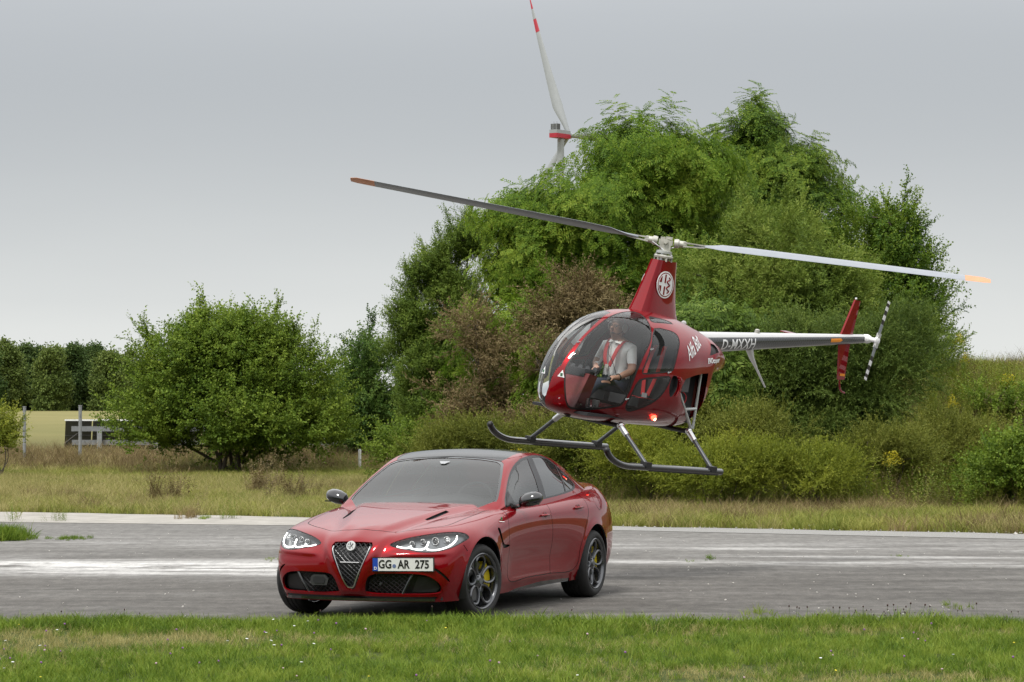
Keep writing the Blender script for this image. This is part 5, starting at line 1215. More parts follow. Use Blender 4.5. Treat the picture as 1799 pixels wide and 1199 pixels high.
# rear spoiler lip and lamps, exhausts
m = MB(); m.tube(spl([(-3.62, -.55, 1.07), (-3.72, -.3, 1.095), (-3.74, 0, 1.10), (-3.72, .3, 1.095), (-3.62, .55, 1.07)], 5), .018, 8, flat=.5); m.build('boot_spoiler', M_carbon, car)
for sg in (1, -1):
    pts = [(-3.55, .78), (-3.60, .87), (-3.42, .90), (-3.38, .86)]
    q = [tuple(sy_(x, z, sg, .004)) for x, z in pts] + [tuple(sy_(x, z, sg, -.01)) for x, z in pts]
    m = MB(); m.add(q, [(0, 1, 2, 3), (0, 4, 5, 1), (1, 5, 6, 2), (2, 6, 7, 3), (3, 7, 4, 0)]); m.build('tail_light', M_redlens, car)
# ---- number plate
M_plate = simple('plate_white', (.70, .70, .68), .4, vary=.03); M_blue = solid('plate_blue', (.01, .06, .38)); M_ink = solid('plate_ink', (.012, .012, .012))
a = fx(.25, .50, .0); b = fx(.72, .50, .0); ang = math.atan2(a.x - b.x, b.y - a.y)
pc = (a + b) / 2 + Vector((.035, 0, 0)); pc.y = .475; pc.z = .502
PM = Matrix.Translation(pc) @ Matrix.Rotation(R(90), 4, 'Z') @ Matrix.Rotation(ang, 4, 'Z') @ Matrix.Rotation(R(4), 4, 'X')   # local x along plate (to viewer's right), y back, z up
def pbox(c, s, mat, name, parent, Mx=None):
    m = MB(); m.box(c, s); m.v = [tuple((Mx or PM) @ Vector(v)) for v in m.v]; return m.build(name, mat, parent)
def text_mesh(body, size, M, mat, name, parent, bold=.0, sx=1., extr=.0012, shear=0, spacing=1., **k):
    cu = bpy.data.curves.new('t', 'FONT'); cu.body = body; cu.size = size; cu.extrude = extr; cu.offset = bold; cu.shear = shear; cu.align_x = 'CENTER'; cu.align_y = 'CENTER'; cu.space_character = spacing; cu.resolution_u = 3
    o = bpy.data.objects.new('t', cu); S.collection.objects.link(o); dg = bpy.context.evaluated_depsgraph_get()
    me = bpy.data.meshes.new_from_object(o.evaluated_get(dg)); bpy.data.objects.remove(o); bpy.data.curves.remove(cu)
    me.transform(M @ Matrix.Diagonal((sx, 1, 1, 1))); me.materials.clear(); me.materials.append(mat); me.name = name
    return link(name, me, parent, **k)
pl = pbox((0, .006, 0), (.535, .014, .125), M_black, 'number_plate', car)
pbox((0.02, -.003, 0), (.475, .006, .108), M_plate, 'plate_face', pl)
pbox((-.2405, -.003, 0), (.045, .006, .108), M_blue, 'plate_band', pl)
TF = PM @ Matrix.Translation((0, -.0075, 0)) @ Matrix.Rotation(R(90), 4, 'X')
def pt(txt, x, z, size, mat, sx=1., bold=.0): return text_mesh(txt, size, TF @ Matrix.Translation((x, z, 0)), mat, 'lettering', pl, bold, sx)
pt('GG', -.157, 0, .100, M_ink, .78, .0025); pt('AR', .003, 0, .100, M_ink, .78, .0025); pt('275', .163, 0, .100, M_ink, .82, .0025)
pt('D', -.2405, -.033, .034, M_white, 1., .001)
m = MB(); m.lathe([(0, 0), (.0165, 0), (.0165, .002), (0, .002)], 20, PM @ Matrix.Translation((-.078, -.0085, -.012))); m.build('plate_seal', solid('seal_blue', (.12, .16, .30)), pl)
# ---- round badge on the grille
def emblem(Mx, rad, parent, m_rim, m_left, m_cross, m_snake, name='badge', disc=True):
    """round emblem: local x right, z up, y into the surface"""
    m = MB(); m.lathe([(0, 0), (rad, 0), (rad * 1.02, .004), (rad * .98, .010), (0, .010)], 32, Mx @ Matrix.Diagonal((1, -1, 1, 1)))
    root = m.build(name, m_rim, parent) if disc else None
    root = root or parent
    k = rad * .70
    half = [(k * math.cos(a), k * math.sin(a)) for a in np.linspace(math.pi / 2, 3 * math.pi / 2, 14)]
    m = MB(); m.prism(half, -.0125, -.0095, Mx); m.build('badge_field', m_left, root)
    m = MB(); m.box((-k * .46, -.0135, 0), (k * .22, .002, k * 1.6)); m.box((-k * .46, -.0137, 0), (k * .88, .002, k * .22)); m.v = [tuple(Mx @ Vector(v)) for v in m.v]; m.build('cross', m_cross, root)
    m = MB(); pts = [(k * (.42 + .22 * math.sin(t * 9)), -.0135, k * (.80 - 1.6 * t)) for t in np.linspace(0, 1, 24)]
    m.tube([Mx @ Vector(p) for p in pts], [k * (.05 + .09 * math.sin(math.pi * min(1, .15 + t))) for t in np.linspace(0, 1, 24)], 6); m.build('serpent', m_snake, root)
    return root
M_sil = simple('badge_silver', (.62, .62, .60), .3, metal=.7); M_bgrey = simple('badge_grey', (.28, .29, .29), .4, metal=.5); M_bdk = simple('badge_dark', (.10, .11, .11), .4)
bp = fx(0, .655, .012); BM = Matrix.Translation(bp) @ Matrix.Rotation(R(90), 4, 'Z') @ Matrix.Rotation(R(-14), 4, 'X')
emblem(BM, .043, car, M_sil, M_bdk, M_sil, M_bdk)
# ---- wheels
def make_wheel(cx, sg, steer):
    wr = empty('wheel', (0, 0, 0)); wr.parent = car
    yo = .815 + (.03 if cx < -1 else 0)
    base = Matrix.Translation((cx, sg * yo, .327)) @ Matrix.Rotation(R(steer), 4, 'Z') @ (Matrix.Identity(4) if sg > 0 else Matrix.Rotation(math.pi, 4, 'Z'))
    wr.matrix_local = base    # local y = outward
    w = .122 + (.018 if cx < -1 else 0); yoff = .10
    tyre = [(.243, yoff - .012), (.252, yoff), (.268, yoff + .008), (.295, yoff + .004), (.314, yoff - .016), (.3235, yoff - .036), (.327, yoff - .07)]
    for g in (.085, .13, .175): tyre += [(.327, yoff - g), (.321, yoff - g - .003), (.321, yoff - g - .010), (.327, yoff - g - .013)]
    tyre += [(.3235, yoff - 2 * w + .03), (.312, yoff - 2 * w + .01), (.29, yoff - 2 * w), (.243, yoff - 2 * w + .01)]
    m = MB(); m.lathe(tyre, 56); m.build('tyre', M_rubber, wr)
    m = MB(); m.lathe([(.243, yoff - .02), (.247, yoff - .002), (.240, yoff + .003), (.232, yoff - .002), (.226, yoff - .02), (.222, yoff - .06), (.225, yoff - .2)], 56); ri = m.build('rim', M_rim, wr)
    M_sp = M_rim
    for k in range(5):     # five rounded loops
        a0 = 2 * math.pi * k / 5 + .3; pts = []
        for t in np.linspace(0, 2 * math.pi, 25):
            rr = .1405 + .083 * math.cos(t); ww = .066 * math.sin(t) * (1 + .22 * math.cos(t))
            y = yoff - .022 - .012 * (1 - abs(math.cos(t / 2)))
            p = Vector((rr, 0, ww)); ca, sa = math.cos(a0), math.sin(a0)
            pts.append(Vector((p.x * ca - p.z * sa, y - .02 * (1 - rr / .23), p.x * sa + p.z * ca)))
        m = MB(); m.tube(pts, .0155, 6, caps=False, flat=.85); m.build('spoke', M_sp, ri)
    m = MB(); m.lathe([(0, yoff - .022), (.030, yoff - .022), (.036, yoff - .028), (.060, yoff - .040), (.064, yoff - .08)], 24); m.build('hub', M_rim, ri)
    m = MB(); m.lathe([(0, yoff - .018), (.026, yoff - .018), (.028, yoff - .024)], 20); m.build('hub_cap', M_bdk, ri)
    m = MB()
    for k in range(5):
        a = 2 * math.pi * (k + .5) / 5 + .3; m = MB(); m.lathe([(0, .0), (.008, .0), (.008, -.03)], 8, Matrix.Translation((.047 * math.cos(a), yoff - .030, .047 * math.sin(a)))); m.build('wheel_bolt', M_black, ri)
    m = MB(); m.lathe([(.06, yoff - .10), (.178, yoff - .10), (.178, yoff - .13), (.06, yoff - .13)], 40); m.build('brake_disc', simple('disc_steel', (.25, .25, .25), .35, metal=.8), wr)
    m = MB(); P = []; n = 10
    cal = [( .125, -.075), (.125, -.14), (.208, -.14), (.214, -.10), (.208, -.068)]
    cal = [(.130, -.072), (.130, -.15), (.205, -.15), (.212, -.11), (.205, -.062)]
    aa = np.linspace(R(-22), R(52), n) if sg > 0 else np.linspace(R(128), R(202), n)
    for a in aa:
        for r_, y in cal: P.append((-r_ * math.cos(a) * (1 if sg > 0 else 1), yoff + y, r_ * math.sin(a)))
    q = len(cal); F = [(i * q + k, i * q + (k + 1) % q, (i + 1) * q + (k + 1) % q, (i + 1) * q + k) for i in range(n - 1) for k in range(q)] + [tuple(range(q)), tuple((n - 1) * q + k for k in range(q - 1, -1, -1))]
    m.add(P, F); m.build('brake_caliper', M_yellow, wr)
    m = MB(); m.lathe([(0, yoff - .2), (.222, yoff - .2)], 24); m.build('wheel_back', M_black, wr)
for cx in (0, -2.82):
    for sg in (1, -1): make_wheel(cx, sg, -11 if cx == 0 else 0)
car.matrix_world = Matrix.Translation((CARX, CARD, 0)) @ Matrix(((-math.sin(CARTH), math.cos(CARTH), 0, 0), (-math.cos(CARTH), -math.sin(CARTH), 0, 0), (0, 0, 1, 0), (0, 0, 0, 1)))
# ================================================================== HELICOPTER
HX = dict(pos=(1.2813, 29.3967, 1.305), yaw=.7071, pitch=.057, roll=.1597)
def heli_matrix():
    c, s_ = math.cos(HX['yaw']), math.sin(HX['yaw']); cp, sp = math.cos(HX['pitch']), math.sin(HX['pitch']); cr_, sr = math.cos(HX['roll']), math.sin(HX['roll'])
    Ry = Matrix(((-s_, c, 0), (-c, -s_, 0), (0, 0, 1))); Rp = Matrix(((cp, 0, -sp), (0, 1, 0), (sp, 0, cp))); Rr = Matrix(((1, 0, 0), (0, cr_, sr), (0, -sr, cr_)))
    return Matrix.Translation(HX['pos']) @ (Ry @ Rp @ Rr).to_4x4()
# stations: x, z bottom, z top, half width, z of widest line, lower exponent
HS = [(1.70, .60, .70, .035, .65), (1.685, .545, .80, .09, .66), (1.64, .48, .925, .165, .68), (1.54, .435, 1.065, .255, .71), (1.38, .40, 1.215, .35, .76), (1.15, .375, 1.365, .45, .81), (.88, .365, 1.485, .535, .84), (.55, .36, 1.56, .585, .86), (.2, .36, 1.585, .595, .88),
      (-.1, .36, 1.565, .56, .90), (-.35, .365, 1.525, .50, .94), (-.5, .385, 1.49, .465, .97), (-.6, .46, 1.465, .44, 1.02), (-.66, .80, 1.44, .42, 1.12), (-.76, .93, 1.41, .385, 1.17), (-.90, .97, 1.36, .33, 1.17), (-1.04, 1.0, 1.29, .26, 1.155), (-1.16, 1.03, 1.22, .18, 1.13), (-1.24, 1.06, 1.16, .09, 1.11)]
HS = [((.88 + (h[0] - .88) * .84) if h[0] > .88 else h[0],) + h[1:] for h in HS]
def heli_grid():
    a = np.array(HS); ts = np.arange(len(a)); fs = [pchip(ts, a[:, k]) for k in range(5)]
    T = np.concatenate([np.linspace(0, 3, 28)[:-1], np.linspace(3, len(a) - 1, 110)]); n = 72; V = []
    for t in T:
        x, zb, zt, hw, zm = [float(f(t)) for f in fs]
        for k in range(n):
            w = 2 * math.pi * k / n; c, s_ = math.cos(w), math.sin(w)
            e = 2.15 if s_ > 0 else 2.5
            y = hw * math.copysign(abs(c) ** (2 / e), c); z = zm + (zt - zm if s_ > 0 else zm - zb) * math.copysign(abs(s_) ** (2 / e), s_)
            V.append((x, y, z))
    m = len(T); F = [(i * n + k, i * n + (k + 1) % n, (i + 1) * n + (k + 1) % n, (i + 1) * n + k) for i in range(m - 1) for k in range(n)]
    V.append((HS[0][0] + .006, 0, .65)); V.append((HS[-1][0] - .03, 0, 1.11)); F += [(len(V) - 2, (k + 1) % n, k) for k in range(n)] + [(len(V) - 1, (m - 1) * n + k, (m - 1) * n + (k + 1) % n) for k in range(n)]
    return V, F
_V, _F = heli_grid(); hb = Surf(_V, _F)
_n = np.asarray(hb.N); _c = np.asarray(hb.V)
if (_n[:, 1] * _c[:, 1]).mean() < 0: hb.F = [f[::-1] for f in hb.F]; hb.N = [tuple(-np.array(n)) for n in hb.N]
heli = empty('helicopter', (0, 0, 0), 'small red two-seat helicopter hovering low behind the car with a man at the controls', 'helicopter')
#HCUTS#
M_hglass = glass_mat('canopy_glass', (.96, .97, .965), 1.52, .012)
M_hglass2 = glass_mat('canopy_glass_side', (.80, .83, .82), 1.5, .02)
M_seal = simple('window_seal', (.015, .012, .012), .5)
M_white_d = simple('decal_white', (.78, .78, .78), .5, vary=.03)
M_orange = simple('decal_orange', (.75, .25, .01), .5, vary=.05)
M_int = simple('cockpit_dark', (.022, .022, .024), .6); M_gauge = simple('gauge_face', (.07, .07, .075), .3); M_strap = simple('harness_red', (.42, .018, .02), .7)
PD = (.70, .62, .30)
def mirp(P): return [(p[0], -p[1], p[2]) for p in P]
doorwin = [(1.516, .157, .834), (1.501, .145, .901), (1.450, .149, .997), (1.356, .147, 1.129), (1.234, .140, 1.251), (1.078, .136, 1.366), (.882, .118, 1.472), (.669, .099, 1.533), (.509, .115, 1.555), (.466, .189, 1.539), (.483, .285, 1.493), (.513, .375, 1.422), (.570, .446, 1.335), (.642, .491, 1.244), (.726, .518, 1.149), (.833, .539, .961), (.886, .532, .772), (.913, .505, .652), (.928, .483, .601), (.976, .454, .571), (1.125, .377, .530), (1.279, .289, .498), (1.402, .214, .491), (1.457, .201, .526), (1.495, .197, .591), (1.519, .178, .723)]
doorwin = spl(doorwin, 2, closed=True)
rearup = spl([(.454, .389, 1.417), (.272, .402, 1.419), (.156, .418, 1.403), (.113, .444, 1.369), (.126, .489, 1.305), (.191, .536, 1.213), (.272, .580, 1.051), (.324, .586, 1.002), (.569, .578, .967), (.745, .557, .945), (.733, .551, 1.015), (.667, .533, 1.133), (.578, .486, 1.271)], 2, closed=True)
rearlow = spl([(.777, .556, .875), (.561, .583, .916), (.343, .591, .943), (.317, .592, .910), (.360, .591, .826), (.421, .583, .739), (.481, .569, .681), (.607, .536, .605), (.761, .480, .541), (.844, .482, .566), (.860, .511, .633), (.837, .541, .754)], 2, closed=True)
roofwin = spl([(.371, .234, 1.530), (.298, .252, 1.527), (.140, .280, 1.514), (.058, .311, 1.490), (.245, .322, 1.488), (.389, .318, 1.482), (.420, .295, 1.494)], 2, closed=True)
oval = spl([(.263, .591, .960), (.193, .593, .942), (.176, .593, .838), (.222, .588, .752), (.262, .585, .738), (.306, .592, .818), (.299, .593, .911)], 3, closed=True)
bay = [(.03, .582, .94), (-.16, .55, .985), (-.387, .490, 1.01), (-.50, .47, 1.02), (-.50, .47, .86), (-.52, .45, .66), (-.50, .45, .50), (-.42, .45, .44), (-.173, .484, .590), (.011, .555, .685), (.085, .584, .777), (.082, .587, .86)]
hatch = [(-.636, .328, 1.332), (-.600, .38, 1.27), (-.544, .416, 1.205), (-.649, .401, 1.227), (-.764, .367, 1.247), (-.753, .346, 1.288), (-.706, .325, 1.326)]
def thick3(P, w):
    d_ = Vector(PD).normalized(); u_ = d_.cross(Vector((0, 0, 1))).normalized(); v_ = u_.cross(d_); ax = np.array([tuple(u_), tuple(v_)])
    return P, w
for sg in (1, -1):
    f = (lambda P, sg=sg: P if sg > 0 else mirp(P)); d = (PD[0], sg * PD[1], PD[2]); wh = (lambda c, sg=sg: sg * c[:, 1] > -.02)
    dd = Vector(d).normalized(); u_ = dd.cross(Vector((0, 0, 1))).normalized(); ax = np.array([tuple(u_), tuple(u_.cross(dd))])
    for nme, P in (('doorwin', doorwin), ('rearup', rearup), ('rearlow', rearlow), ('roofwin', roofwin)):
        p2 = np.array(f(P)) @ ax.T; c = p2.mean(0)
        q = np.array(thick([tuple(a) for a in p2], .016, True)); 
        n_ = len(p2); outer = q[:n_]; inner = q[n_:][::-1]
        if np.abs(outer - c).sum() < np.abs(inner - c).sum(): outer, inner = inner, outer
        hb.cut(outer, ax, d, 'seal', where=wh); hb.cut(inner, ax, d, nme, where=wh)
    hb.cut([tuple(a) for a in np.array(f(oval)) @ ax.T], ax, d, 'oval', where=wh)
    hb.cut([tuple(a) for a in np.array(f(bay)) @ ax.T], ax, d, 'void', where=wh)
    hb.cut([tuple(a) for a in np.array(f(hatch)) @ ax.T], ax, d, 'hatch', where=wh)
ws = [(-.05, .44), (.012, .66), (.028, .776), (.055, .872), (.085, .910), (.09, .985), (.096, 1.107), (.10, 1.22), (.098, 1.32), (.075, 1.434), (.035, 1.516), (-.12, 1.52), (-.24, 1.44), (-.30, 1.32), (-.32, 1.20), (-.30, 1.05), (-.25, .90), (-.20, .75), (-.16, .60), (-.14, .50)]
hb.cut(ws, 'front', (1, 0, 0), 'windscreen', only=['body'], where=lambda c: c[:, 0] > .6)
# door seam
for sg in (1, -1):
    seam = [(.44, .36, 1.44), (.50, .40, 1.41), (.60, .47, 1.30), (.70, .525, 1.15), (.80, .55, .95), (.86, .55, .77), (.895, .50, .60), (.93, .47, .555)]
    d = (PD[0], sg * PD[1], PD[2]); dd = Vector(d).normalized(); u_ = dd.cross(Vector((0, 0, 1))).normalized(); ax = np.array([tuple(u_), tuple(u_.cross(dd))])
hb.part(['body'], 'fuselage_shell', M_paint, heli)
hb.part('seal', 'window_seal', M_seal, heli, inset=.002)
wd = hb.part('windscreen', 'windscreen', M_hglass, heli, inset=.001); hb.part('doorwin', 'door_window', M_hglass, heli, inset=.001)
L0 = hb.L[:]
for lab_ in ('rearup', 'rearlow', 'roofwin'):
    for sg in (1, -1):
        hb.L = [(l + '_now' if l == lab_ and sg * sum(hb.V[i][1] for i in f) > 0 else l) for l, f in zip(L0, hb.F)]
        hb.part(lab_ + '_now', 'rear_window', M_hglass2, heli, inset=.001)
hb.L = L0
hb.part('oval', 'air_scoop', M_int, heli, inset=.05, depth=-.05, wallmat=M_int)
hb.part('hatch', 'cowl_vent', M_seal, heli, inset=.02, depth=-.02)
hbb = BVHTree.FromPolygons([Vector(v) for v in hb.V], hb.F)
def hs(x, z, sg=1, off=0):
    h = hbb.ray_cast(Vector((x, sg * 2, z)), Vector((0, -sg, 0))); return (h[0] + h[1] * off, h[1]) if h[0] else (Vector((x, sg * .5, z)), Vector((0, sg, 0)))
H = lambda name, mat, m, par=None, **k: m.build(name, mat, par or heli, **k)
# scoop lip, seam strips
for sg in (1, -1):
    pts = [tuple(hs(.235 + .065 * math.cos(a) - .03 * math.sin(a), .85 + .115 * math.sin(a), sg, .008)[0]) for a in np.linspace(-1.4, 1.75, 14)]
    pts = [tuple(hs(p[0] - .07, p[2], sg, .010)[0]) for p in pts[::-1]] if False else [tuple(hs(.175 + .02 * math.sin(t * 6) * 0 - .03 * math.sin(math.pi * t), .74 + .21 * t, sg, .012)[0]) for t in np.linspace(0, 1, 10)]
    m = MB(); m.tube(pts, [.004, .008, .010, .011, .012, .013, .014, .018, .022, .012], 8); H('scoop_lip', M_paint, m)
# interior: floor, bulkhead, seats, console
m = MB(); m.box((.75, 0, .455), (1.15, .75, .03)); H('cabin_floor', M_int, m)
bp_ = []
for k in range(28):
    w = 2 * math.pi * k / 28; bp_.append((.47 * math.cos(w), .95 + .52 * math.sin(w)))
m = MB(); m.prism(bp_, 0, .02, Matrix.Translation((.0, 0, 0)) @ Matrix.Rotation(R(90), 4, 'Z')); H('bulkhead', simple('bulkhead_grey', (.045, .04, .04), .7), m)
for y in (.235, -.235):
    st_ = empty('seat'); st_.parent = heli
    m = MB(); m.box((.36, y, .60), (.46, .40, .10), Matrix.Rotation(R(-8), 3, 'Y').to_4x4()); m.build('seat_cushion', M_int, st_)
    m = MB(); m.box((.10, y, .93), (.09, .40, .60), Matrix.Rotation(R(-10), 3, 'Y').to_4x4()); m.build('seat_back', M_int, st_)
    if y > 0:
        for dy in (-.08, .08):
            m = MB(); P = spl([(.06, y + dy * .6, 1.24), (.115, y + dy * .8, 1.21), (.185, y + dy, .95), (.235, y + dy * .4, .70)], 4)
            for a, b in zip(P[:-1], P[1:]):
                a, b = Vector(a), Vector(b); w = Vector((0, .024, 0)); th = Vector((.006, 0, 0)); m.add([a - w, a + w, b + w, b - w, a - w + th, a + w + th, b + w + th, b - w + th], [(0, 1, 2, 3), (7, 6, 5, 4), (0, 4, 5, 1), (1, 5, 6, 2), (2, 6, 7, 3), (3, 7, 4, 0)])
            m.build('harness', M_strap, st_)
        for y0, y1 in ((y + .16, y + .02), (y - .16, y - .02)):
            m = MB(); m.tube([(.16, y0, .66), (.38, (y0 + y1) / 2, .675), (.46, y1, .665)], .022, 6, flat=.3); m.build('lap_belt', M_strap, st_)
        m = MB(); m.box((.235, y, .69), (.03, .07, .06)); m.build('buckle', M_greymetal, st_)
m = MB(); m.add([(1.30, -.17, .49), (1.30, .17, .49), (1.12, .17, .49), (1.12, -.17, .49), (1.18, -.21, .86), (1.18, .21, .86), (1.05, .21, .84), (1.05, -.21, .84)], [(0, 3, 2, 1), (4, 5, 6, 7), (0, 1, 5, 4), (1, 2, 6, 5), (2, 3, 7, 6), (3, 0, 4, 7)]); cons = H('instrument_console', simple('console', (.16, .02, .022), .5), m)
m = MB(); m.box((1.13, -.02, .86), (.14, .34, .08)); m.build('instrument_hood', M_int, cons)
for i, y in enumerate((-.15, -.05, .05, .15)): m = MB(); m.lathe([(0, 0), (.030, 0), (.030, .008), (0, .008)], 16, Matrix.Translation((1.03, y, .90)) @ Matrix.Rotation(R(-90), 4, 'Z')); m.build('gauge', M_gauge, cons)
m = MB(); m.tube(spl([(.58, -.22, .48), (.60, -.22, .62), (.56, -.22, .80), (.52, -.22, .86)], 4), .013, 8); m.tube([(.52, -.22, .85), (.50, -.22, .94)], .02, 8); H('cyclic_stick', M_int, m)
m = MB(); m.tube([(.15, .0, .60), (.55, .0, .80)], .014, 8); m.tube([(.50, .0, .775), (.60, .0, .825)], .021, 8); H('collective_lever', M_int, m)
for y in (-.30, -.15, .15, .30): m = MB(); m.box((1.12, y, .56), (.02, .08, .09)); m.tube([(1.12, y, .56), (1.2, y, .48)], .008, 6); H('pedal', M_greymetal, m)
for p in ((1.02, .05, .56), (1.20, .18, .53)): m = MB(); m.tube([p, (p[0] + .06, p[1] + .04, p[2] + .01)], .008, 6); H('cockpit_fitting', M_white_d, m)
# small nose badge
for sg in (1, -1):
    P = [hs(x, z, sg, .004)[0] for x, z in ((1.523, .862), (1.548, .785), (1.512, .785))]
    P = [Vector(p) for p in ((1.512, .118, .866), (1.540, .085, .792), (1.512, .152, .790))]; P = [Vector((p.x, sg * p.y, p.z)) for p in P]
    P = [(hbb.find_nearest(p)[0] + hbb.find_nearest(p)[1] * .004) for p in P]; c = (P[0] + P[1] + P[2]) / 3; n_ = hbb.find_nearest(c)[1]
    m = MB(); m.add(P + [p - n_ * .006 for p in P], [(0, 1, 2), (5, 4, 3), (0, 3, 4, 1), (1, 4, 5, 2), (2, 5, 3, 0)]); bdg = H('nose_badge', M_white_d, m)
    m = MB(); e1 = (P[2] - P[1]).normalized(); e2 = Vector((0, 0, 1)); c2 = c + n_ * .002
    for a in (45, 135, 225, 315): m.ball(c2 + e1 * .010 * math.cos(R(a)) + e2 * .012 * math.sin(R(a)), .008, 6)
    m.tube([c2, c2 - e2 * .026], .002, 4); m.build('clover', simple('clover_green_b', (.01, .14, .04), .4), bdg)
# engine bay
M_al = simple('engine_metal', (.20, .20, .21), .4, metal=.8); M_frame = simple('frame_tube', (.55, .56, .55), .35, metal=.5)
eng = empty('engine'); eng.parent = heli
m = MB(); m.box((-.27, 0, .70), (.46, .62, .50)); m.build('engine_block', M_int, eng)
for x, z in ((-.05, .85), (-.24, .87)):
    for sg in (1, -1): m = MB(); m.box((x, sg * .33, z), (.12, .12, .17)); m.v = [tuple(Vector(v)) for v in m.v]; m.build('cylinder_cover', simple('cover_grey', (.10, .10, .105), .45), eng)
for sg in (1, -1):
    m = MB(); m.tube(spl([(-.15, sg * .30, .80), (-.18, sg * .40, .70), (-.12, sg * .38, .60), (-.2, sg * .3, .52)], 5), .022, 8); m.build('exhaust_pipe', M_al, eng)
    m = MB(); m.tube(spl([(-.10, sg * .36, .74), (-.2, sg * .42, .66), (-.26, sg * .40, .74), (-.2, sg * .36, .80)], 5), .006, 6); m.build('cable', M_strap, eng)
    m = MB(); m.box((-.13, sg * .40, .765), (.03, .03, .02)); m.build('oil_cap', M_orange, eng)
m = MB(); m.box((-.34, 0, .98), (.4, .6, .06)); m.build('firewall', M_int, eng)
m = MB(); P = spl([(-.60, .16, .97), (-.64, .17, .80), (-.62, .18, .62), (-.52, .20, .50), (-.40, .2, .46)], 8)
rr = [.060 + .006 * (i % 2) for i in range(len(P))]; m.tube(P, rr, 14); m.build('air_hose', simple('hose_red', (.24, .06, .045), .7), eng)
for sg in (1, -1):
    for a, b in (((-.02, .46, .82), (-.40, .43, .40)), ((-.46, .40, 1.06), (-.43, .43, .40)), ((-.21, .445, .605), (-.445, .42, .62))):
        m = MB(); m.tube([(a[0], sg * a[1], a[2]), (b[0], sg * b[1], b[2])], .016, 8); H('frame_tube', M_frame, m)
# mast fairing and rotor head
def ring_(z, x0, x1, w, n=20):
    o = []; 
    for k in range(n):
        t = 2 * math.pi * k / n; c = math.cos(t); x = x0 + (x1 - x0) * (.5 + .5 * c); y = w * math.sin(t) * (1 - .35 * c * 0) * abs(math.sin(t)) ** -.62 if abs(math.sin(t)) > 1e-3 else 0; o.append((x, y, z))
    return o
lv = [(1.50, .385, -.32, .15), (1.60, .350, -.275, .135), (1.72, .300, -.245, .118), (1.9, .235, -.215, .098), (2.02, .19, -.20, .088), (2.14, .150, -.188, .080)]
V = [p for l in lv for p in ring_(l[0], l[2], l[1], l[3])]; n = 20; F = [(i * n + k, i * n + (k + 1) % n, (i + 1) * n + (k + 1) % n, (i + 1) * n + k) for i in range(len(lv) - 1) for k in range(n)] + [tuple((len(lv) - 1) * n + k for k in range(n))]
m = MB(); m.add(V, F, True); mf = H('mast_fairing', M_paint, m)
M_cast = simple('cast_metal', (.46, .45, .40), .45, metal=.25, vary=.25)
rh = empty('rotor_head'); rh.parent = heli
AZ = Matrix.Rotation(R(-54), 4, 'Z'); HZ_ = 2.335
m = MB(); m.tube([(0, 0, 2.05), (0, 0, 2.34)], .035, 12); m.build('mast', M_chrome, rh)
def zl(prof, z0, n=18):
    m = MB(); m.lathe(prof, n, Matrix.Translation((0, 0, z0)) @ Matrix.Rotation(R(90), 4, 'X')); return m
zl([(0, 0), (.10, 0), (.105, .02), (.085, .035), (0, .035)], 2.165).build('swashplate', M_cast, rh)
zl([(0, 0), (.085, 0), (.085, .025), (.06, .03), (0, .03)], 2.215).build('swashplate', M_frame, rh)
for k in range(6):
    a = 2 * math.pi * k / 6; m = MB(); m.tube([(.088 * math.cos(a), .088 * math.sin(a), 2.13), (.088 * math.cos(a), .088 * math.sin(a), 2.20)], .013, 6); m.build('link_rod', M_cast, rh)
m = MB(); m.box((0, 0, 2.275), (.12, .11, .07)); m.box((0, 0, 2.335), (.15, .10, .055)); m.tube([(0, -.085, 2.345), (0, .085, 2.345)], .026, 12); m.box((-.03, 0, 2.385), (.07, .05, .03)); m.box((.035, 0, 2.375), (.05, .07, .03)); m.v = [tuple(AZ @ Vector(v)) for v in m.v]; m.build('hub_block', M_cast, rh)
M_blade = simple('blade_grey', (.25, .27, .30), .35, vary=.05); M_btip = simple('blade_tip', (.66, .27, .13), .45)
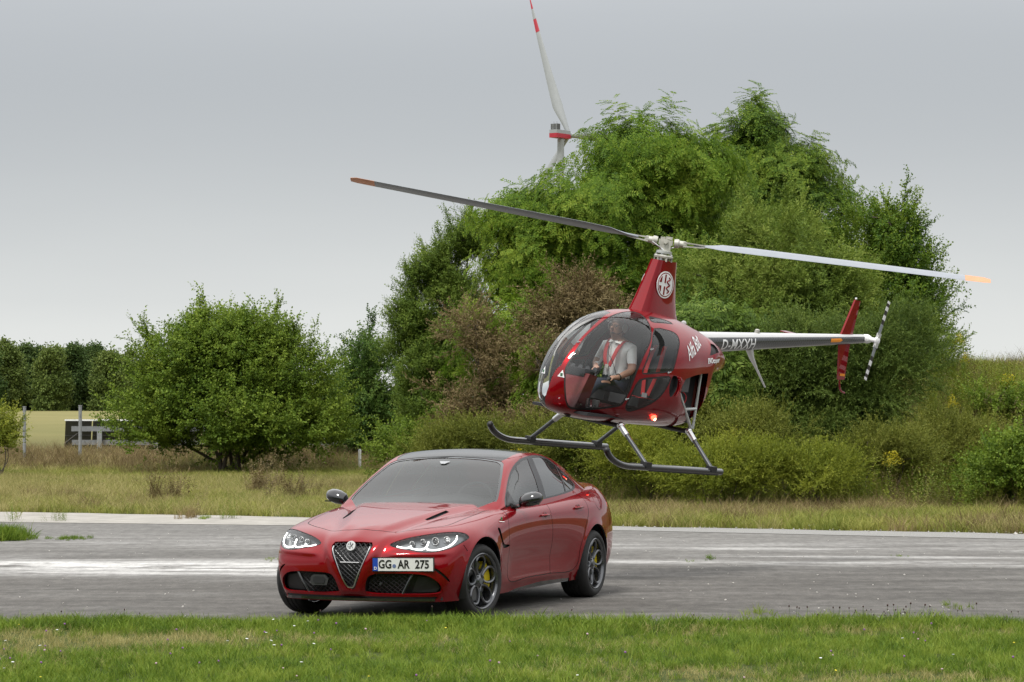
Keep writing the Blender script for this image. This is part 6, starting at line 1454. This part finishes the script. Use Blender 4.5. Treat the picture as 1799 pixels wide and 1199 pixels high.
for s_ in (1, -1):
    BMx = Matrix.Translation((0, 0, HZ_)) @ AZ @ (Matrix.Identity(4) if s_ > 0 else Matrix.Rotation(math.pi, 4, 'Z')) @ Matrix.Rotation(R(-2.1), 4, 'Y')
    m = MB(); m.lathe([(0, .09), (.045, .09), (.050, .11), (.050, .135), (.036, .15), (.034, .21), (.026, .23), (0, .23)], 14, BMx @ Matrix.Rotation(R(-90), 4, 'Z')); m.build('blade_grip', M_cast, rh)
    m = MB()
    for dz in (.02, -.02): m.add([tuple(BMx @ Vector(v)) for v in [(.19, -.035, dz - .008), (.42, -.016, dz * .6 - .006), (.42, .016, dz * .6 - .006), (.19, .035, dz - .008), (.19, -.035, dz + .008), (.42, -.016, dz * .6 + .006), (.42, .016, dz * .6 + .006), (.19, .035, dz + .008)]], [(0, 3, 2, 1), (4, 5, 6, 7), (0, 1, 5, 4), (1, 2, 6, 5), (2, 3, 7, 6), (3, 0, 4, 7)])
    m.build('grip_fork', M_cast, rh)
    m = MB(); m.tube([BMx @ Vector((.14, .09, -.02)), (.09 * math.cos(2), .09 * math.sin(2), 2.2) if s_ > 0 else (-.09 * math.cos(2), -.09 * math.sin(2), 2.2)], .008, 6); m.build('pitch_link', M_chrome, rh)
    def foil(x, ch, th, tw):
        o = []
        for k in range(14):
            t = 2 * math.pi * k / 14; c, s2 = math.cos(t), math.sin(t); y = ch * (.5 * c + .22); z = th * .5 * s2 * (1.25 if c > -.2 else .7); z -= 0; y2 = y * math.cos(tw) - z * math.sin(tw); z2 = y * math.sin(tw) + z * math.cos(tw); o.append(tuple(BMx @ Vector((x, y2, z2))))
        return o
    def bl(xs_, mat, nm, par):
        V = []; 
        for x in xs_:
            ch = np.interp(x, [.30, .42, .60, 3.0, 3.40, 3.47], [.045, .06, .185, .185, .185, .12]); th = np.interp(x, [.30, .6, 3.5], [.030, .020, .016]); V += foil(x, ch, th, R(np.interp(x, [.4, .7, 3.5], [12, 22, 17])))
        n = 14; k = len(xs_); F = [(i * n + q, i * n + (q + 1) % n, (i + 1) * n + (q + 1) % n, (i + 1) * n + q) for i in range(k - 1) for q in range(n)] + [tuple(range(n - 1, -1, -1)), tuple((k - 1) * n + q for q in range(n))]
        m = MB(); m.add(V, F, True); return m.build(nm, mat, par)
    b = bl([.30, .36, .42, .48, .54, .6, .9, 1.4, 1.9, 2.4, 2.9, 3.20], M_blade, 'rotor_blade', heli); bl([3.201, 3.30, 3.40, 3.44, 3.47], M_btip, 'blade_tip', b)
# emblem on the fairing, port and starboard
for sg in (1, -1):
    z_ = 1.885; xc = .03; rad = .145
    y_ = sg * .0995
    EM = Matrix.Translation((xc, y_ + sg * .004, z_)) @ Matrix.Rotation(0 if sg < 0 else math.pi, 4, 'Z') @ Matrix.Rotation(R(-4.5), 4, 'X') @ Matrix.Rotation(R(4), 4, 'Y')
    m = MB(); m.lathe([(0, 0), (rad, 0), (rad, .004), (0, .004)], 40, EM @ Matrix.Translation((0, -.004, 0))); e_ = m.build('emblem', M_white_d, mf)
    m = MB(); m.lathe([(0, 0), (rad * .90, 0), (rad * .90, .002), (0, .002)], 40, EM @ Matrix.Translation((0, -.006, 0))); m.build('emblem_ring', M_paint, e_)
    m = MB(); m.lathe([(0, 0), (rad * .83, 0), (rad * .83, .002), (0, .002)], 40, EM @ Matrix.Translation((0, -.0075, 0))); m.build('emblem_face', M_white_d, e_)
    k_ = rad * .80
    for qx, qz in ((-1, 1), (-1, -1)):
        arc = [(-.24 * k_ - .0 - k_ * .0, qz * .16 * k_), (-.24 * k_ + 0, qz * .95 * k_)]
        pts = [(-.72 * k_, qz * .15 * k_)] + [(k_ * math.cos(a) * .98, qz * k_ * abs(math.sin(a)) * .98) for a in np.linspace(math.pi * .93, math.pi * .72, 6)] + [(-.72 * k_, qz * .55 * k_)]
        pts = [(-.97 * k_, qz * .16 * k_), (-.80 * k_, qz * .55 * k_), (-.62 * k_, qz * .74 * k_), (-.62 * k_, qz * .16 * k_)]
        m = MB(); m.prism(pts, -.0105, -.0085, EM); m.build('emblem_field', M_paint, e_)
    for qz in (1, -1):
        pts = [(-.22 * k_, qz * .16 * k_), (-.22 * k_, qz * .92 * k_), (-.02 * k_, qz * .97 * k_), (-.02 * k_, qz * .16 * k_)]; m = MB(); m.prism(pts, -.0105, -.0085, EM); m.build('emblem_field', M_paint, e_)
    m = MB(); pts = [(k_ * (.38 + .20 * math.sin(t * 16)), -.0095, k_ * (.72 - 1.45 * t)) for t in np.linspace(0, 1, 40)]; m.tube([EM @ Vector(p) for p in pts], .008, 5); m.build('serpent', M_paint, e_)
# tail boom
M_carb = Mat('carbon_weave'); ck = M_carb.n('ShaderNodeTexChecker'); ck.inputs['Scale'].default_value = 42; tcn = M_carb.n('ShaderNodeTexCoord'); M_carb.l(tcn.outputs['Object'], ck.inputs[0])
M_carb.set(Base_Color=M_carb.mix(ck.outputs[1], (.014, .015, .016), (.040, .042, .044)), Roughness=.28, Coat_Weight=.6); M_carb = M_carb.m
def boomc(x): t = (-.55 - x) / 3.5; return 1.285 + (1.593 - 1.285) * t, .125 * (1 - t) + .052 * t
n = 36; xs_ = list(np.linspace(-.50, -4.03, 26)); Vb = []; 
for x in xs_:
    zc_, rr_ = boomc(x)
    for k in range(n): w = 2 * math.pi * (k + .5) / n; Vb.append((x, rr_ * .95 * math.cos(w), zc_ + rr_ * math.sin(w)))
top_f, low_f = [], []
for i in range(len(xs_) - 1):
    for k in range(n):
        w = 2 * math.pi * (k + 1) / n; f = (i * n + k, (i + 1) * n + k, (i + 1) * n + (k + 1) % n, i * n + (k + 1) % n); (top_f if math.sin(w) > .52 else low_f).append(f)
m = MB(); m.add(Vb, low_f, True); tb_ = H('tail_boom', M_carb, m)
m = MB(); m.add(Vb, top_f, True); m.build('boom_top', simple('boom_white', (.50, .50, .50), .35, vary=.03), tb_)
zc_, rr_ = boomc(-4.03); m = MB(); m.ball((-4.03, 0, zc_), (.05, rr_, rr_), 14); m.build('boom_cap', M_white_d, tb_)
def on_boom(x, dz, sg=1, off=.002):
    zc_, rr_ = boomc(x); dz = max(-.99, min(.99, dz / rr_)); c = math.sqrt(1 - dz * dz); return Vector((x, sg * (rr_ * .95 * c + off), zc_ + rr_ * dz))
def wrap_text(txt, size, x0, sx, mapf, mat, par, name='lettering', shear=.0, bold=.0, ang=0, spacing=1.0):
    """flat lettering wrapped onto a surface by mapf(u, v) -> 3D"""
    o = text_mesh(txt, size, Matrix.Identity(4), mat, name, par, bold, sx, 0, shear, spacing); me = o.data
    bm = bmesh.new(); bm.from_mesh(me)
    for ax_ in (0, 1):
        lo = min(v.co[ax_] for v in bm.verts); hi = max(v.co[ax_] for v in bm.verts)
        if ax_ == 0 and mapf.__name__ == '<lambda>': continue
        for c in np.arange(lo + .012, hi, .014 if ax_ else .02):
            bmesh.ops.bisect_plane(bm, geom=bm.verts[:] + bm.edges[:] + bm.faces[:], plane_co=(c, 0, 0) if ax_ == 0 else (0, c, 0), plane_no=(1, 0, 0) if ax_ == 0 else (0, 1, 0))
    bmesh.ops.triangulate(bm, faces=bm.faces); bm.to_mesh(me); bm.free()
    ca, sa = math.cos(ang), math.sin(ang)
    for v in me.vertices:
        u, w = v.co.x * ca - v.co.y * sa, v.co.x * sa + v.co.y * ca; v.co = mapf(u, w)
    return o
for sg in (1, -1):
    wrap_text('D-MXXH', .165, 0, .92, lambda u, v, sg=sg: on_boom(-1.475 - sg * u, v - .022, sg, .003), M_white_d, tb_, bold=.003, spacing=1.10, shear=0)
    zz_ = np.linspace(-.024, .021, 7); m = MB(); P = [on_boom(x, z, sg, .003) for z in zz_ for x in (-3.30, -3.545 + abs(z) * 1.9)]; m.add(P, [(2 * i, 2 * i + 1, 2 * i + 3, 2 * i + 2) for i in range(6)]); m.build('arrow_decal', M_orange, tb_)
m = MB(); m.tube([(-1.915, 0, 1.49), (-1.915, 0, 1.525)], .03, 12); m.ball((-1.915, 0, 1.527), (.03, .03, .018), 10); H('boom_beacon', M_cast, m)
for x, z in ((-.30, 1.53), (-.50, 1.50)): m = MB(); m.ball((x, .03, z), (.045, .02, .03), 10); H('cowl_fitting', M_white_d, m)
m = MB(); m.tube([(-1.80, .01, 1.315), (-1.88, .01, 1.21), (-2.0, .01, 1.10), (-2.235, 0, .90)], [.055, .035, .018, .012], 8, flat=.6); H('boom_antenna', M_white_d, m)
m = MB(); P0 = [(-3.02, 0, 1.535), (-3.22, 0, 1.555)]; m.add([(-3.0, -.03, 1.50), (-3.17, -.03, 1.515), (-3.17, -.50, 1.545), (-3.06, -.50, 1.535), (-3.0, -.03, 1.512), (-3.17, -.03, 1.522), (-3.17, -.50, 1.552), (-3.06, -.50, 1.545)], [(0, 1, 2, 3), (7, 6, 5, 4), (0, 4, 5, 1), (1, 5, 6, 2), (2, 6, 7, 3), (3, 7, 4, 0)]); H('horizontal_stabiliser', M_paint, m)
def finp(P, t=.012):
    m = MB(); n_ = len(P); m.add([(x, -t, z) for x, z in P] + [(x, t, z) for x, z in P] , [tuple(range(n_ - 1, -1, -1)), tuple(range(n_, 2 * n_))] + [(k, (k + 1) % n_, n_ + (k + 1) % n_, n_ + k) for k in range(n_)]); return m
H('upper_fin', M_paint, finp([(-3.57, 1.60), (-3.80, 1.61), (-3.855, 2.03), (-3.75, 2.035)])); lf = H('lower_fin', M_paint, finp([(-3.56, 1.545), (-3.78, 1.545), (-3.79, 1.085), (-3.66, 1.08)]))
m = MB(); m.tube(spl([(-3.70, 0, 1.09), (-3.72, 0, 1.02), (-3.76, 0, .955), (-3.85, 0, .93)], 5), .011, 8); H('tail_skid', M_paint, m)
m = MB(); m.box((-3.72, .016, 1.14), (.10, .006, .028)); m.build('fin_decal', M_orange, lf)
m = MB(); m.ball((-3.77, 0, 2.05), .014, 8); H('fin_light', M_white_d, m)
# tail rotor
tr_ = empty('tail_rotor'); tr_.parent = heli
m = MB(); m.lathe([(0, 0), (.05, 0), (.055, .05), (.04, .09), (.028, .10), (.028, .17), (.045, .175), (.045, .20), (.02, .215), (0, .215)], 16, Matrix.Translation((-4.07, .0, 1.60))); m.build('gearbox', M_white_d, tr_)
TRM = Matrix.Translation((-4.07, .19, 1.60)) @ Matrix.Rotation(R(-14), 4, 'Y')
m = MB(); m.box((0, 0, 0), (.05, .035, .18)); m.v = [tuple(TRM @ Vector(v)) for v in m.v]; m.build('rotor_yoke', M_frame, tr_)
for s_ in (1, -1):
    bands = [(.07, .20, M_blade), (.20, .255, M_seal), (.255, .315, M_white_d), (.315, .37, M_seal), (.37, .42, M_white_d), (.42, .46, M_seal), (.46, .49, M_white_d)]
    par = None
    for a, b, mt in bands:
        m = MB(); V = []
        for z in (a, b - .0005):
            for k in range(10):
                t = 2 * math.pi * k / 10; x = .048 * math.cos(t); y = .007 * math.sin(t); tw = R(14); V.append(tuple(TRM @ Vector((x * math.cos(tw) - y * math.sin(tw), x * math.sin(tw) + y * math.cos(tw), s_ * z))))
        m.add(V, [(k, (k + 1) % 10, 10 + (k + 1) % 10, 10 + k) for k in range(10)] + [tuple(range(10)), tuple(range(19, 9, -1))], True); o_ = m.build('tail_blade' if par is None else 'blade_band', mt, tr_); par = par or o_
# skids
for sg in (1, -1):
    P = [(-.56, sg * .8, 0), (.3, sg * .8, 0), (1.02, sg * .8, .0)] + [(1.02 + .50 * math.sin(a) * .9, sg * .8, .30 * (1 - math.cos(a)) * .72) for a in np.linspace(.2, 1.25, 8)]
    m = MB(); m.tube(P, .034, 12); sk = H('skid', M_gloss_black, m)
    m = MB(); m.ball(P[-1], .036, 10); m.build('skid_cap', M_black, sk)
    for x in (.76, -.38): m = MB(); m.box((x, sg * .8, .025), (.09, .085, .06)); m.build('skid_clamp', M_black, sk)
    m = MB(); m.box((.1, sg * .8, -.034), (1.2, .03, .012)); m.build('wear_strip', M_black, sk)
    for x, yb, zb_2 in ((.76, .40, .37), (-.38, .42, .37)):
        a = Vector((x, sg * .8, .03)); b = Vector((x + (.02 if x > 0 else -.0), sg * yb, zb_2)); dl = (a - b).normalized()
        m = MB(); m.tube([b + dl * .10, a], .022, 10, flat=1.5 if False else 1.0); st2_ = H('skid_strut', M_carbon_g if False else simple('strut_grey', (.09, .095, .10), .3, metal=.6), m)
        m = MB(); m.tube([b - dl * .02, b + dl * .13], [.034, .03], 12); m.ball(b, .040, 10); m.build('strut_joint', M_chrome, st2_)
for x in (.77, -.38): m = MB(); m.tube([(x, -.42, .365), (x, .42, .365)], .025, 8); H('cross_tube', M_black, m)
lm_ = Mat('red_lamp'); lm_.set(Base_Color=(.8, .05, .03), Emission_Color=(1., .03, .015), Emission_Strength=9); lc_ = Mat('lamp_core'); lc_.set(Base_Color=(.8, .4, .3), Emission_Color=(1, .35, .2), Emission_Strength=12)
pL, nL = hs(.335, .50, 1, .010); m = MB(); m.ball(pL, (.042, .02, .034), 12); lamp = H('navigation_lamp', lm_.m, m); m = MB(); m.ball(pL + nL * .015 + Vector((-.008, 0, -.006)), (.018, .012, .018), 10); m.build('lamp_bulb', lc_.m, lamp)
m = MB(); m.lathe([(0, 0), (.045, 0), (.045, -.03), (0, -.03)], 14, Matrix.Translation((1.30, .10, .435)) @ Matrix.Rotation(R(60), 4, 'X')); H('landing_light', M_black, m)
for x, z in ((.625, 1.20), (.90, .66), (.36, .985), (1.33, 1.165)):
    p_, n_ = hs(x, z, 1, .006); m = MB(); m.ball(p_, (.014, .008, .012), 8); m.tube([p_, p_ + Vector((-.03, .01, .012))], .004, 5); H('door_latch', M_greymetal, m)
for sg in (1, -1):
    def mp_s(u, v, sg=sg, cx=-.175, cz=1.27): return tuple(hs(cx - sg * u, cz + v, sg, .004)[0])
    wrap_text('Alfa Bat', .20, 0, .62, mp_s, M_white_d, heli, bold=.0015, shear=.35, ang=R(26))
    def mp_e(u, v, sg=sg): return tuple(hs(-.63 - sg * u, 1.155 + v, sg, .004)[0])
    wrap_text('EVOcopter', .075, 0, .86, mp_e, M_white_d, heli, bold=.003, shear=.15, ang=R(5))
heli.matrix_world = heli_matrix()
# ================================================================== PILOT
M_skin = simple('skin', (.42, .23, .16), .5, vary=.08); M_shirt = simple('shirt_white', (.82, .82, .81), .8, vary=.05); M_trous = simple('trousers_navy', (.02, .025, .045), .85)
pil = empty('person', (0, 0, 0), 'man in a white polo shirt with glasses, headset and red harness flying the helicopter', 'person')
Y0 = -.21
jv = {'pel': ((.20, Y0, .74), .135), 'wai': ((.21, Y0, .90), .135), 'che': ((.23, Y0, 1.06), .150), 'upc': ((.245, Y0, 1.15), .115), 'nec': ((.285, Y0, 1.235), .056), 'jaw': ((.335, Y0, 1.285), .066), 'hd1': ((.325, Y0, 1.345), .088), 'hd2': ((.318, Y0, 1.405), .084), 'hd3': ((.315, Y0, 1.435), .060),
      'shL': ((.24, Y0 + .175, 1.145), .068), 'elL': ((.27, Y0 + .245, .925), .046), 'wrL': ((.47, Y0 + .225, .835), .030), 'haL': ((.53, Y0 + .215, .825), .032),
      'shR': ((.24, Y0 - .175, 1.145), .068), 'elR': ((.30, Y0 - .235, .935), .046), 'wrR': ((.47, Y0 - .09, .90), .030), 'haR': ((.52, Y0 - .03, .90), .032),
      'hiL': ((.26, Y0 + .09, .70), .10), 'knL': ((.66, Y0 + .12, .76), .064), 'anL': ((.92, Y0 + .10, .52), .045), 'toL': ((1.05, Y0 + .10, .53), .035),
      'hiR': ((.26, Y0 - .09, .70), .10), 'knR': ((.66, Y0 - .12, .76), .064), 'anR': ((.92, Y0 - .10, .52), .045), 'toR': ((1.05, Y0 - .10, .53), .035)}
je = [('pel', 'wai'), ('wai', 'che'), ('che', 'upc'), ('upc', 'nec'), ('nec', 'jaw'), ('jaw', 'hd1'), ('hd1', 'hd2'), ('hd2', 'hd3')]
for q in 'LR':
    je += [('upc', 'sh' + q), ('sh' + q, 'el' + q), ('el' + q, 'wr' + q), ('wr' + q, 'ha' + q), ('pel', 'hi' + q), ('hi' + q, 'kn' + q), ('kn' + q, 'an' + q), ('an' + q, 'to' + q)]
    h0 = Vector(jv['ha' + q][0])
    for i in range(4):
        jv['f%s%da' % (q, i)] = ((h0.x + .035, h0.y - .024 + .016 * i, h0.z - .006 + .008 * (i % 2)), .009); jv['f%s%db' % (q, i)] = ((h0.x + .058 + .004 * (i == 1), h0.y - .022 + .014 * i, h0.z - .03), .008)
        je += [('ha' + q, 'f%s%da' % (q, i)), ('f%s%da' % (q, i), 'f%s%db' % (q, i))]
    sy2 = -1 if q == 'L' else 1
    jv['t%sa' % q] = ((h0.x + .012, h0.y + sy2 * .030, h0.z + .012), .010); jv['t%sb' % q] = ((h0.x + .04, h0.y + sy2 * .034, h0.z + .004), .009); je += [('ha' + q, 't%sa' % q), ('t%sa' % q, 't%sb' % q)]
names = list(jv); me = bpy.data.meshes.new('body'); me.from_pydata([jv[k][0] for k in names], [(names.index(a), names.index(b)) for a, b in je], []); me.update()
ob = bpy.data.objects.new('tmp', me); S.collection.objects.link(ob); md = ob.modifiers.new('skin', 'SKIN'); md.use_smooth_shade = True
for i, k in enumerate(names): sv = me.skin_vertices[0].data[i]; sv.radius = (jv[k][1], jv[k][1]); sv.use_root = (k == 'pel')
for k in ('che', 'wai', 'upc'): me.skin_vertices[0].data[names.index(k)].radius = (jv[k][1] * 1.12, jv[k][1] * .80)
md2 = ob.modifiers.new('sub', 'SUBSURF'); md2.levels = 2
dg = bpy.context.evaluated_depsgraph_get(); me2 = bpy.data.meshes.new_from_object(ob.evaluated_get(dg)); bpy.data.objects.remove(ob)
me2.materials.clear(); [me2.materials.append(x) for x in (M_skin, M_shirt, M_trous)]
for p in me2.polygons:
    c = p.center; p.use_smooth = True; mi = 0
    t_arm = abs(c.y - Y0) > .13
    if c.z < .83 and not (c.z > .79 and c.x > .40 and abs(c.y - Y0) > .16): mi = 2
    if c.z < .60 and c.x > .84: mi = 2
    if .83 <= c.z < 1.215 and c.x < .40: mi = 1
    if abs(c.y - Y0) > .185 and c.z < 1.00 and mi == 1: mi = 0
    if c.x > .40 and c.z > .77 and (c.y > Y0 + .17 or c.z > .85): mi = 0
    if c.z > 1.215: mi = 0
    p.material_index = mi
link('body', me2, pil)
m = MB()
for dy in (-1, 1): m.add([(.30, Y0 + dy * .02, 1.24), (.355, Y0 + dy * .015, 1.20), (.335, Y0 + dy * .085, 1.185), (.27, Y0 + dy * .075, 1.245)], [(0, 1, 2, 3)])
m.build('collar', M_shirt, pil)
m = MB(); m.ball((.415, Y0, 1.345), (.022, .014, .022), 10); m.build('nose', M_skin, pil)
m = MB(); m.tube([(.398, Y0 - .025, 1.308), (.405, Y0, 1.305), (.398, Y0 + .025, 1.308)], .005, 6); m.build('mouth', simple('lips', (.30, .12, .10), .5), pil)
for sg in (1, -1):
    m = MB(); m.ball((.325, Y0 + sg * .085, 1.35), (.022, .010, .030), 10); m.build('ear', M_skin, pil)
    m = MB(); m.ball((.318, Y0 + sg * .098, 1.36), (.042, .026, .050), 14); ec = m.build('ear_cup', simple('headset_white', (.66, .66, .64), .4), pil)
    m = MB(); m.tube([Vector((.405, Y0 + sg * .034, 1.375)) + Vector((-.004 * abs(math.cos(a)), .024 * math.cos(a), .016 * math.sin(a))) for a in np.linspace(0, 2 * math.pi, 13)], .003, 5); m.tube([(.398, Y0 + sg * .058, 1.378), (.33, Y0 + sg * .085, 1.375)], .0028, 5); m.build('glasses_frame', M_black, pil)
    m = MB(); m.ball((.392, Y0 + sg * .034, 1.375), (.012, .014, .009), 8); m.build('eye', simple('eye_dark', (.03, .02, .015), .2), pil)
m = MB(); m.tube([(.41, Y0 - .012, 1.377), (.41, Y0 + .012, 1.377)], .003, 5); m.build('glasses_bridge', M_black, pil)
m = MB(); m.tube([Vector((.318, Y0 + .100 * math.cos(a), 1.36 + .128 * math.sin(a))) for a in np.linspace(.2, math.pi - .2, 12)], .007, 6); m.build('headset_band', M_black, pil)
m = MB(); m.tube(spl([(.34, Y0 + .10, 1.33), (.40, Y0 + .085, 1.29), (.43, Y0 + .03, 1.295)], 4), .004, 5); m.ball((.43, Y0 + .025, 1.295), .010, 8); m.build('microphone', M_black, pil)
for sg in (1, -1):
    m = MB(); P = spl([(.12, Y0 + sg * .10, 1.215), (.27, Y0 + sg * .095, 1.225), (.352, Y0 + sg * .080, 1.14), (.385, Y0 + sg * .055, 1.02), (.385, Y0 + sg * .02, .93)], 5)
    for a, b in zip(P[:-1], P[1:]):
        a, b = Vector(a), Vector(b); w = Vector((0, .023, 0)); th = Vector((.006, 0, .004)); m.add([a - w, a + w, b + w, b - w, a - w + th, a + w + th, b + w + th, b - w + th], [(0, 1, 2, 3), (7, 6, 5, 4), (0, 4, 5, 1), (1, 5, 6, 2), (2, 6, 7, 3), (3, 7, 4, 0)])
    m.build('harness', M_strap, pil)
m = MB(); m.box((.395, Y0, .93), (.02, .045, .045)); m.build('buckle', M_cast, pil)
m = MB(); m.tube(spl([(.33, Y0 - .04, 1.22), (.395, Y0 - .01, 1.08), (.40, Y0 + .06, 1.00), (.36, Y0 + .12, .85)], 5), .004, 5); m.build('headset_cable', M_black, pil)
m = MB(); m.tube([Vector((.455, Y0 + .226, .842)) + Vector((.01 * math.sin(a), .034 * math.cos(a), .034 * math.sin(a))) for a in np.linspace(0, 6.283, 15)], .007, 6); m.build('wristwatch', M_gloss_black, pil)
pil.matrix_world = heli_matrix()
